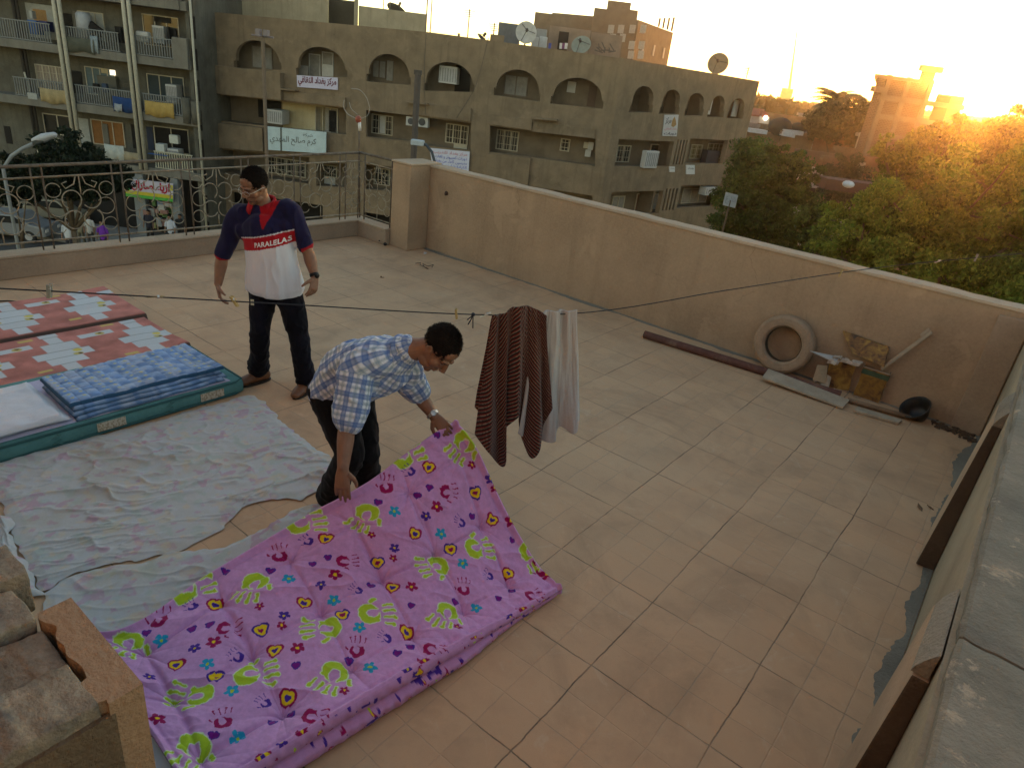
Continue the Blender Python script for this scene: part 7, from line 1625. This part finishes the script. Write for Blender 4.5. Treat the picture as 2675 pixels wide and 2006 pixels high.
# ============================================================ TREES
def leaf_mat(name, c, tr=.45):
    t = NT(name); oi = t.node('ShaderNodeVertexColor', layer_name='pigment').outputs[0]
    t.b.inputs['Roughness'].default_value = .6; t.b.inputs['Specular IOR Level'].default_value = .25
    t.col(oi); tl = t.node('ShaderNodeBsdfTranslucent'); t.link(oi, tl.inputs[0]); mx = t.node('ShaderNodeMixShader'); mx.inputs[0].default_value = tr
    out = [n for n in t.n if n.type == 'OUTPUT_MATERIAL'][0]; t.link(t.b.outputs[0], mx.inputs[1]); t.link(tl.outputs[0], mx.inputs[2]); t.link(mx.outputs[0], out.inputs[0]); return t.m
M['leaf'] = leaf_mat('tree leaves', None)
bark = plain('tree bark', (.10, .075, .05), .95, .35, 5, .02, 14)
def tree(name, label, blobs, base, nleaf, lsz, cols, seed, group=None, trunk_r=.18, aspect=.5, clumps=1.0):
    """blobs: list of (centre, radius vector) that the crown fills with leaf clumps"""
    rg = np.random.default_rng(seed); t = thing(name, label, 'tree', base, group)
    vol = np.array([r[0] * r[1] * r[2] for _, r in blobs]) ** .7; pr_ = vol / vol.sum(); V = []; C = []
    br = MB(); top = Vector(sum((np.array(tuple(c)) for c, _ in blobs), np.zeros(3)) / len(blobs)); fork = Vector(base).lerp(top, .55)
    br.tube([Vector(base), Vector(base).lerp(fork, .5) + Vector((.08, .05, 0)), fork], [trunk_r, trunk_r * .8, trunk_r * .62], 9)
    limbs = MB()
    for (c, r), p in zip(blobs, pr_):
        c = np.array(tuple(c)); r = np.array(r); nc = max(6, int(34 * clumps * (r.prod() ** .45)))
        d = rg.normal(size=(nc, 3)); d /= np.linalg.norm(d, axis=1, keepdims=True); rad = rg.random(nc) ** .38
        cc = c + d * r * rad[:, None]; cs = (.16 + .20 * rg.random(nc)) * r.mean() ** .7 * .9
        limbs.tube([fork, fork.lerp(Vector(c), .6) + Vector(tuple(rg.normal(size=3) * .12)), Vector(c)], [trunk_r * .5, trunk_r * .3, trunk_r * .12], 6)
        for k in range(0, nc, 3): limbs.tube([Vector(c), Vector(c).lerp(Vector(cc[k]), .6) + Vector(tuple(rg.normal(size=3) * .06)), Vector(cc[k])], [trunk_r * .12, trunk_r * .07, trunk_r * .03], 5)
        n = int(nleaf * p); k = rg.integers(0, nc, n); g = rg.normal(size=(n, 3)); g /= np.linalg.norm(g, axis=1, keepdims=True) + 1e-9; P = cc[k] + g * (cs[k] * rg.random(n) ** .45)[:, None] * np.array([1.15, 1.15, .75])
        u = rg.normal(size=(n, 3)); u[:, 2] -= .35; u /= np.linalg.norm(u, axis=1, keepdims=True); w = np.cross(u, rg.normal(size=(n, 3))); w /= np.linalg.norm(w, axis=1, keepdims=True)
        s = lsz * (.6 + .8 * rg.random(n))[:, None]; q = np.stack([P - u * s * .5, P + w * s * aspect * .5 , P + u * s * .5, P - w * s * aspect * .5], 1); V.append(q.reshape(-1, 3))
        cidx = rg.random(nc)[k]; tone = (.65 + .7 * cidx + .25 * rg.normal(size=n)).clip(.35, 1.7); mixv = rg.random(n)[:, None]
        C.append(np.repeat((np.array(cols[0]) * (1 - mixv) + np.array(cols[1]) * mixv) * tone[:, None], 4, 0))
    V = np.concatenate(V); C = np.concatenate(C); F_ = np.arange(len(V)).reshape(-1, 4)
    np_mesh('crown', V, F_, M['leaf'], t, False, C); br.build('trunk', bark, t, True); limbs.build('limb', bark, t, True); return t
def B(px, py, d, r): return (at(px, py, d), r)
def base_at(px, py, d): p = at(px, py, d); return Vector((p.x, p.y, GZ))
GRc = ((.075, .135, .013), (.15, .19, .024))
# big near tree at the right
tree('street_tree', 'big leafy green tree rising right behind the long parapet wall', [B(2250, 640, 15.5, (1.1, 1.1, .9)), B(2380, 580, 15.5, (1.3, 1.3, 1.1)), B(2520, 560, 15, (1.5, 1.4, 1.3)), B(2640, 640, 14.5, (1.4, 1.3, 1.3)), B(2440, 690, 14.8, (1.4, 1.2, 1.1)), B(2300, 780, 15.5, (1.2, 1.2, 1.3)), B(2560, 800, 14.5, (1.6, 1.4, 1.6)), B(2760, 720, 14.5, (1.5, 1.5, 1.6)), B(2700, 520, 15.5, (1.3, 1.3, 1.1)), B(2200, 560, 16, (.5, .5, .5)), B(2215, 690, 15.3, (.6, .6, .7))],
     base_at(2450, 700, 15.5), 120000, .095, GRc, 11, 'trees by the street', .24)
tree('street_tree', 'tall tree glowing against the setting sun at the far right', [B(2490, 400, 24, (1.5, 1.5, 1.15)), B(2600, 392, 24, (1.6, 1.5, 1.2)), B(2700, 365, 25, (1.8, 1.8, 1.3)), B(2430, 440, 23, (1.3, 1.3, 1.2)), B(2540, 470, 23, (1.7, 1.6, 1.3)), B(2660, 460, 23, (1.8, 1.6, 1.5)), B(2390, 500, 22.5, (.9, .9, .9)), B(2312, 408, 22.5, (.55, .55, .6)), B(2345, 470, 22.5, (.7, .7, .9)), B(2590, 345, 24.5, (1.0, 1.0, .55))],
     base_at(2540, 480, 24), 80000, .13, ((.08, .10, .014), (.13, .135, .02)), 12, 'trees by the street', .26)
tree('street_tree', 'round dark green tree at the foot of the arcaded building', [B(1990, 470, 31, (2.0, 1.9, 1.8)), B(1940, 540, 30.5, (1.4, 1.5, 1.5)), B(2060, 520, 30.5, (1.7, 1.7, 1.8)), B(2000, 580, 30, (2.2, 1.8, 1.6)), B(2090, 600, 30, (1.3, 1.4, 1.2)), B(1985, 415, 31, (1.0, 1.0, .7)), B(2035, 420, 31.5, (.8, .8, .6))],
     base_at(2000, 560, 30.5), 60000, .15, ((.045, .075, .012), (.075, .10, .016)), 13, 'trees by the street', .24)
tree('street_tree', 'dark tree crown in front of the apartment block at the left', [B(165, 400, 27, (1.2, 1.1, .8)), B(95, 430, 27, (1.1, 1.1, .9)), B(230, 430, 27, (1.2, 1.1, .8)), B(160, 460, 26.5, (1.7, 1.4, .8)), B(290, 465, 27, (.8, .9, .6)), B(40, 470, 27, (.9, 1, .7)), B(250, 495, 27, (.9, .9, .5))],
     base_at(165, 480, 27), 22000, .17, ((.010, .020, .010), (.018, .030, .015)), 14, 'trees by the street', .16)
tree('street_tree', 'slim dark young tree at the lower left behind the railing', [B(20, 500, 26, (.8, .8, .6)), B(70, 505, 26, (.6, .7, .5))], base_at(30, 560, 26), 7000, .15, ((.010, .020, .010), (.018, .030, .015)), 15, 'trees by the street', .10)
tree('street_tree', 'small dusty olive tree between the far low houses', [B(2210, 470, 46, (1.6, 1.6, 1.6)), B(2190, 490, 46, (1.3, 1.3, 1.3))], base_at(2210, 480, 46), 7000, .22, ((.05, .055, .025), (.07, .07, .03)), 16, None, .15)
b = MB()
def palm(px, py, d, r, label, seed):
    rg = random.Random(seed); c = at(px, py, d); t = thing('palm_tree', label, 'palm', (c.x, c.y, GZ), 'date palms'); b = MB(); b.tube([Vector((c.x, c.y, GZ)), Vector((c.x + .2, c.y, (GZ + c.z) / 2)), c], [.32, .26, .24], 9); b.build('trunk', bark, t, True)
    b = MB()
    for k in range(54):
        az = rg.uniform(0, 2 * PI); el = rg.uniform(-.5, 1.35); h = Vector((math.cos(az), math.sin(az), 0)); L_ = r * rg.uniform(.8, 1.1); pts = [c + h * (L_ * s * math.cos(el * (1 - .5 * s))) + Vector((0, 0, L_ * s * math.sin(el) - L_ * .55 * s * s)) for s in np.linspace(0, 1, 8)]
        for i in range(7):
            p, q = pts[i], pts[i + 1]; tg = (q - p).normalized(); sd = tg.cross(Vector((0, 0, 1))).normalized(); w_ = r * .20 * math.sin(PI * min(1, (i + 1.2) / 8.2)) + .04
            for m in range(3):
                o = p.lerp(q, m / 3)
                for s in (-1, 1): e = o + sd * s * w_ + tg * w_ * .6 - Vector((0, 0, w_ * .5)); b.add([o, o + tg * .13, e], [(0, 1, 2)])
    o = b.build('fronds', None, t); o.data.materials.append(plain('palm frond', (.05, .055, .022), .7, .3, 1)); return t
palm(2186, 268, 62, 2.3, 'taller date palm dark against the sunset, left of the pair', 1); palm(2256, 284, 64, 2.2, 'lower date palm beside the unfinished brick building', 2)
tree('street_tree', 'dark bushy trees under the two date palms', [B(2190, 320, 60, (2.6, 2.2, 1.6)), B(2240, 330, 60, (2.4, 2.2, 1.6)), B(2150, 335, 60, (1.6, 1.6, 1.3)), B(2270, 345, 60, (1.4, 1.4, 1.4))], base_at(2210, 340, 60), 12000, .30, ((.04, .045, .018), (.055, .055, .022)), 21, None, .2)
# ============================================================ FAR TOWN TO THE RIGHT
tan1 = plaster('tan house render', (.26, .17, .10), .3); tan2 = plaster('red brown house render', (.24, .135, .08), .3); gry = plaster('grey house render', (.30, .28, .26), .3); wht = plaster('white house render', (.46, .44, .41), .25); brn = plaster('brown house render', (.20, .14, .09), .3)
# unfinished brick building by the sun
def brickframe():
    t = NT('bare brick infill'); x, y, z = t.sep(t.pos()); a = t.math('ADD', t.math('MULTIPLY', x, .81), t.math('MULTIPLY', y, .58)); v = t.node('ShaderNodeCombineXYZ'); t.link(a, v.inputs[0]); t.link(z, v.inputs[1])
    br = t.node('ShaderNodeTexBrick'); t.link(v.outputs[0], br.inputs['Vector']); br.inputs['Scale'].default_value = 2.2; br.inputs['Color1'].default_value = (.14, .085, .05, 1); br.inputs['Color2'].default_value = (.11, .065, .04, 1); br.inputs['Mortar'].default_value = (.18, .13, .085, 1); br.inputs['Mortar Size'].default_value = .03
    t.col(t.mix(.5, br.outputs[0], t.ramp(t.noise(.5, 5), [(.3, (.6, .6, .6)), (.7, (1.1, 1.1, 1.1))]), 'MULTIPLY')); t.rough(.95); return t.m
ub = thing('brick_building', 'tall unfinished brick building with a stair tower, dark beside the setting sun', 'building', base_at(2380, 300, 55)); bfm = brickframe(); frm = plain('concrete frame', (.17, .125, .09), .9, .2, 1)
block(2292, 2410, 208, 430, 55, 9, 'wall', None, None, bfm, ub, zb=GZ); block(2410, 2449, 180, 430, 56, 5, 'stair_tower', None, None, bfm, ub, zb=GZ); block(2449, 2524, 250, 430, 55.5, 8, 'low_wing', None, None, bfm, ub, zb=GZ)
block(2284, 2412, 201, 206, 54.7, 9.6, 'roof_slab', None, None, frm, ub, zb=at(2350, 211, 54.7).z)
for yb in (268, 318, 368):
    z = at(2350, yb, 54.9).z; a, c = at(2290, yb, 54.9), at(2526, yb, 54.9); b = MB(); a.z = c.z = z; b.hexa([a, c, c + FW * .3, a + FW * .3], [p + Vector((0, 0, .35)) for p in (a, c, c + FW * .3, a + FW * .3)]); b.build('floor_band', frm, ub)
for xx in (2292, 2345, 2405):
    a = at(xx, 300, 54.92); b = MB(); b.obox(Vector((a.x, a.y, (GZ + 5.4) / 2)), RT * .16, FW * .1, Vector((0, 0, (5.4 - GZ) / 2))); b.build('column', frm, ub)
for xx, yy in ((2458, 275), (2445, 313)):
    a = at(xx, yy, 55.45); b = MB(); b.obox(a, RT * .5, FW * .05, Vector((0, 0, .6))); b.build('window', dark_m, ub)
b = MB(); a = at(2293, 234, 54.6); b.obox(a, RT * .35, FW * .4, Vector((0, 0, .18))); b.build('ledge', frm, ub)
b = MB(); a = at(2414, 183, 55.9); b.obox(a + RT * .5 + Vector((0, 0, .1)), RT * .8, FW * .2, Vector((0, 0, .2))); b.build('tower_rim', frm, ub)
# rows of low houses
def house(x0, x1, yt, d, deep, mat, label, wins=3, seed=0, roof=True, base=None):
    r = random.Random(seed * 13 + 1); a = at((x0 + x1) / 2, yt, d); t = thing('low_house', label, 'house', (a.x, a.y, GZ)); block(x0, x1, yt, yt + 60, d, deep, 'wall', None, None, mat, t, zb=base or GZ); px = lambda m: (x1 - x0) * m; mm = FPX / d / 1.15
    if roof:
        aa, cc = at(x0 - 2, yt, d - .15), at(x1 + 2, yt, d - .15); z = (aa.z + cc.z) / 2; b = MB(); aa.z = cc.z = z; b.hexa([aa, cc, cc + FW * .5, aa + FW * .5], [p + Vector((0, 0, .28)) for p in (aa, cc, cc + FW * .5, aa + FW * .5)]); b.build('parapet', mat, t)
    for k in range(wins):
        xx = x0 + (x1 - x0) * (k + .5 + r.uniform(-.15, .15)) / wins; p = at(xx, yt, d - .03); p.z = at((x0 + x1) / 2, yt, d).z - r.uniform(1.5, 2.2); b = MB(); b.obox(p, RT * r.uniform(.35, .55), FW * .05, Vector((0, 0, r.uniform(.5, .75)))); o = b.build('window', dark_m, t); f = MB(); f.obox(p - Vector((0, 0, .8)) - FW * .06, RT * .65, FW * .05, Vector((0, 0, .05))); f.build('sill', gry, o)
    return t
house(1925, 2040, 352, 62, 9, tan1, 'tan flat roofed house nearest the arcaded building', 3, 1); house(2040, 2128, 356, 61, 9, tan1, 'tan flat roofed house with a white pipe, middle of the row', 3, 2); house(2128, 2236, 360, 60, 9, tan2, 'red brown house beside the far narrow street', 2, 3); 
house(2240, 2330, 362, 58, 8, wht, 'pale grey walled house right of the far narrow street', 1, 4); house(1960, 2110, 306, 80, 10, brn, 'brown house with long flat roof behind the row', 4, 5); house(2085, 2150, 306, 86, 6, gry, 'grey block house left of the date palms', 2, 6); house(2140, 2262, 332, 70, 6, gry, 'pale walled yard below the date palms', 0, 7); house(1900, 1985, 328, 74, 6, gry, 'grey house under the little white shed', 2, 8)
house(2078, 2152, 448, 50, 6, wht, 'white walled house front beyond the round tree', 2, 9); house(2150, 2172, 420, 52, 8, tan2, 'narrow red brown wall on the far street corner', 0, 10); house(2230, 2262, 438, 47, 6, wht, 'pale gatehouse on the right of the far street', 1, 11); house(2262, 2350, 428, 46, 7, tan2, 'low red brown house behind the big tree', 2, 12); house(2180, 2300, 400, 56, 6, brn, 'brown house across the end of the far street', 2, 13); house(2080, 2200, 408, 54, 4, tan2, 'red brown yard wall behind the white house front', 0, 14)
house(2340, 2480, 448, 44, 6, tan1, 'tan house half hidden behind the glowing tree', 3, 15); house(2440, 2720, 352, 75, 10, brn, 'dim house block behind the glowing tree', 4, 16); house(2620, 2900, 338, 95, 10, brn, 'long dim building at the right edge below the sun', 6, 17)
sd_ = thing('shed', 'little white shed with red pitched roof and a bright lamp', 'shed', base_at(1985, 310, 68)); block(1952, 1984, 304, 322, 68, 3, 'wall', None, None, wht, sd_); block(1984, 2012, 305, 324, 67.5, 3, 'gable_wall', None, None, wht, sd_)
a, c, e, f = at(1950, 302, 67.9), at(1986, 306, 67.9), at(1996, 290, 69), at(1956, 284, 69); b = MB(); b.prism([a, c, e, f], (0, 0, .12)); g1, g2 = at(2013, 306, 67.4), at(1998, 290, 67.4); b.prism([c - FW * .5, g1, g2], FW * 3); b.build('roof', plain('red roof', (.22, .07, .06)), sd_)
b = MB(); b.ball(at(2000, 309, 67.2), .22, 10, 7); lampm = bpy.data.materials.new('lit shed lamp'); lampm.use_nodes = True; q = lampm.node_tree.nodes['Principled BSDF']; q.inputs['Emission Color'].default_value = (1, .8, .55, 1); q.inputs['Emission Strength'].default_value = 1.2; b.build('lit_lamp', lampm, sd_)
for i, (x0, x1, y, d) in enumerate(((1956, 2000, 340, 61.5), (2044, 2094, 343, 61), (2042, 2072, 349, 60.8), (1930, 1962, 376, 58))):
    a, c = at(x0, y, d), at(x1, y + 6, d); b = MB(); b.obox((a + c) / 2, (c - a) / 2, FW * .5, Vector((0, 0, .16))); tag(b.build('roof_sheet', plain('pale sheet metal', (.42, .43, .44), .6, .2)), ('long', 'right hand long', 'short', 'near small')[i] + ' pale metal sheet lying on the tan flat roofs', 'sheet metal')
for i, (x, y, d, r_) in enumerate(((2038, 332, 62, 1.0), (2084, 338, 62, .7))): 
    b = MB(); b.ball(at(x, y, d), (r_, r_, r_ * .75), 12, 8); tag(b.build('roof_tank', plain('dark tank', (.03, .028, .025)), None, True), ('larger', 'smaller')[i] + ' dark rounded tank on the tan flat roofs', 'water tank')
b = MB(); c = at(2215, 485, 42); b.obox(c, RT * 1.6, FW * .8, Vector((0, 0, .3))); tag(b.build('canopy', plain('dark canopy', (.06, .03, .025))), 'dark flat canopy beside the small olive tree', 'canopy'); b = MB(); b.ball(at(2216, 482, 41), (.35, .35, .2), 10, 6); tag(b.build('lamp_globe', plain('white globe', (.55, .55, .55)), None, True), 'white globe on the edge of the dark canopy', 'lamp')
t = thing('street_sign', 'pale blue square sign on a thin post beside the round tree', 'sign', base_at(1905, 560, 29)); a = at(1908, 523, 29); b = MB(); b.obox(a, RT * .26 - Vector((0, 0, .03)), FW * .03, Vector((0, 0, .26))); b.build('board', plain('blue grey board', (.26, .31, .33)), t); b = MB(); b.tube([Vector((a.x, a.y, GZ)), a], .04, 6); b.build('post', bark, t); P_ = [a + RT * x - FW * .04 + Vector((0, 0, z)) for x, z in ((-.24, -.2), (.24, -.26), (.24, .2), (-.24, .26))]; text_mesh('writing', 'شارع', P_, plain('faded blue', (.16, .20, .24)), t, 0, .012)
b = MB(); r6 = random.Random(4)
for k in range(60): p = at(r6.uniform(2010, 2120), r6.uniform(612, 650), 34); p.z = GZ + .1; b.obox(p, Vector((r6.uniform(.1, .4), r6.uniform(-.2, .2), 0)), Vector((0, r6.uniform(.1, .3), .05)), Vector((0, 0, r6.uniform(.05, .2))))
tag(b.build('rubble', plain('grey rubble', (.24, .22, .22), .9, .3, 3), jitter=.05), 'grey rubble along the street edge below the round tree', kind='stuff')
# distant hotel behind the arcades
hm = plaster('hotel render', (.15, .115, .08), .2); ht = thing('hotel_building', 'large brown stepped high rise behind the arcaded building', 'building', base_at(1600, 100, 95))
block(1397, 1560, 42, 200, 98, 14, 'wing', None, None, hm, ht, zb=GZ); block(1552, 1668, 28, 200, 95, 12, 'core', None, None, hm, ht, zb=GZ); block(1588, 1650, 5, 40, 96, 8, 'stair_tower', None, None, hm, ht, zb=8); block(1590, 1668, 24, 40, 94.8, 6, 'tower_step', None, None, hm, ht, zb=8)
FH = Face(at(1668, 60, 95), at(1762, 70, 108)); b = MB(); z1 = at(1680, 42, 96).z; FH.slab(b, 0, FH.L, GZ, z1 - .6, -12, 0); b.build('side_wing', hm, ht)
wb = plain('pale blind', (.34, .31, .27))
for yy, xs_ in ((77, (1596, 1622, 1652, 1680)), (119, (1650, 1676)), (144, (1648, 1674)), (100, (1600, 1626))):
    for x in xs_:
        for k in (-1, 1):
            p = at(x + k * 3, yy, 94.7); b = MB(); b.obox(p, RT * .22, FW * .12, Vector((0, 0, .45))); b.build('window', wb, ht)
for u in (.2, .5, .8):
    for zz in (3, 6.5): b = MB(); FH.slab(b, FH.L * u, FH.L * u + .6, zz, zz + 1.3, 0, .05); b.build('window', wb, ht)
for k in range(4): p = at(1722 + 12 * k, 62, 100); b = MB(); b.obox(Vector((p.x, p.y, z1 - .2)), RT * .12, FW * .12, Vector((0, 0, .5 + .1 * k))); b.build('roof_post', hm, ht)
# hazy skyline: tower with mast, treeline
tw = thing('water_tower', 'faint broad tower with a very tall mast on the hazy skyline', 'tower', base_at(2058, 240, 260)); block(2043, 2074, 232, 262, 260, 8, 'shaft', None, None, brn, tw, zb=GZ); p = at(2062, 232, 262); b = MB(); b.tube([p, at(2083, 75, 262)], [.5, .18], 6); b.build('mast', brn, tw)
for i, (x0, x1, y, d, lab) in enumerate(((1975, 2010, 262, 150, 'hazy pale house on the skyline left of the tower'), (2120, 2150, 268, 170, 'hazy pale house on the skyline right of the tower'), (2085, 2118, 276, 140, 'hazy brown house below the skyline trees'), (2290, 2300, 250, 150, 'hazy sliver of house behind the brick building'))): tag(block(x0, x1, y, y + 20, d, 12, 'far_house', None, None, tan1, None, zb=GZ), lab, 'house')
def treeline(x0, x1, y0, d0, n, seed, label):
    rg = np.random.default_rng(seed); V = []; 
    for k in range(n):
        x = rg.uniform(x0, x1); d = d0 * rg.uniform(.85, 1.25); c = np.array(tuple(at(x, y0 + (x - x0) * .1286 + rg.uniform(-4, 8), d))); m = 130; g = rg.normal(size=(m, 3)); g /= np.linalg.norm(g, axis=1, keepdims=True); P = c + g * np.array([2.6, 2.6, 2.0]) * rg.random((m, 1)) ** .4 - np.array([0, 0, 1.2])
        u = rg.normal(size=(m, 3)); w = rg.normal(size=(m, 3)); u /= np.linalg.norm(u, axis=1, keepdims=True); w /= np.linalg.norm(w, axis=1, keepdims=True); s = .9; V.append(np.stack([P - u * s, P + w * s * .6, P + u * s, P - w * s * .6], 1).reshape(-1, 3))
        V.append(np.stack([c + np.array(q) for q in ((-1.5, 0, 0), (1.5, 0, 0), (1.5, 0, -9), (-1.5, 0, -9))]))
    V = np.concatenate(V); return tag(np_mesh('treeline', V, np.arange(len(V)).reshape(-1, 4), M['leaf'], None, False, np.tile(np.array((.05, .055, .025)), (len(V), 1))), label, 'trees', None, 'stuff')
treeline(1880, 2420, 253, 150, 130, 5, 'distant hazy belt of trees along the skyline'); treeline(2400, 2900, 306, 120, 110, 6, 'distant trees on the skyline under the sun'); treeline(1985, 2060, 272, 110, 16, 7, 'clump of dark trees on the skyline below the tower')
b = MB(); b.tube([at(1875 + 372 * .4823, 225, 150), at(2010, 232, 250)], .1, 4)
# haze
b = MB(); b.box(-710, 710, -310, 710, GZ - 1.6, 34); hz_ = bpy.data.materials.new('evening haze'); hz_.use_nodes = True; n_ = hz_.node_tree.nodes; n_.remove(n_['Principled BSDF']); pv = n_.new('ShaderNodeVolumePrincipled'); pv.inputs['Color'].default_value = (1, .86, .68, 1); pv.inputs['Density'].default_value = .0007; pv.inputs['Anisotropy'].default_value = .9
hz_.node_tree.links.new(pv.outputs[0], n_['Material Output'].inputs['Volume']); tag(b.build('haze', hz_), 'warm evening haze', kind='stuff')
# ============================================================ LIGHT, SKY, CAMERA
SUN_AZ = math.radians(96.0); SUN_EL = math.radians(1.7)
w = bpy.data.worlds.new('World'); sc.world = w; w.use_nodes = True
nt = w.node_tree; bg = nt.nodes['Background']
sky = nt.nodes.new('ShaderNodeTexSky'); sky.sky_type = 'NISHITA'; sky.sun_disc = False
sky.sun_elevation = SUN_EL; sky.sun_rotation = PI / 2 - SUN_AZ
sky.altitude = 30; sky.air_density = .7; sky.dust_density = .12; sky.ozone_density = .5
nt.links.new(sky.outputs[0], bg.inputs[0]); bg.inputs[1].default_value = .15
L = bpy.data.lights.new('sun', 'SUN'); L.energy = 2.6; L.angle = math.radians(.6); L.color = (1, .40, .085)
so = bpy.data.objects.new('sun', L); link(so)
sd = Vector((math.cos(SUN_AZ) * math.cos(SUN_EL), math.sin(SUN_AZ) * math.cos(SUN_EL), math.sin(SUN_EL)))
so.rotation_euler = sd.to_track_quat('Z', 'Y').to_euler(); so.location = (0, 20, 30)
cd = bpy.data.cameras.new('camera'); cd.sensor_width = 36; cd.lens = 36 * FPX / 2675; cd.clip_end = 4000; cd.clip_start = .05
co = bpy.data.objects.new('camera', cd); link(co); co.matrix_world = Matrix.Translation(CAM) @ CR.to_4x4(); sc.camera = co
sc.view_settings.view_transform = 'Standard'; sc.view_settings.look = 'None'; sc.view_settings.gamma = 1; sc.view_settings.exposure = 2.45
sc.cycles.use_denoising = True
sc.cycles.max_bounces = 6
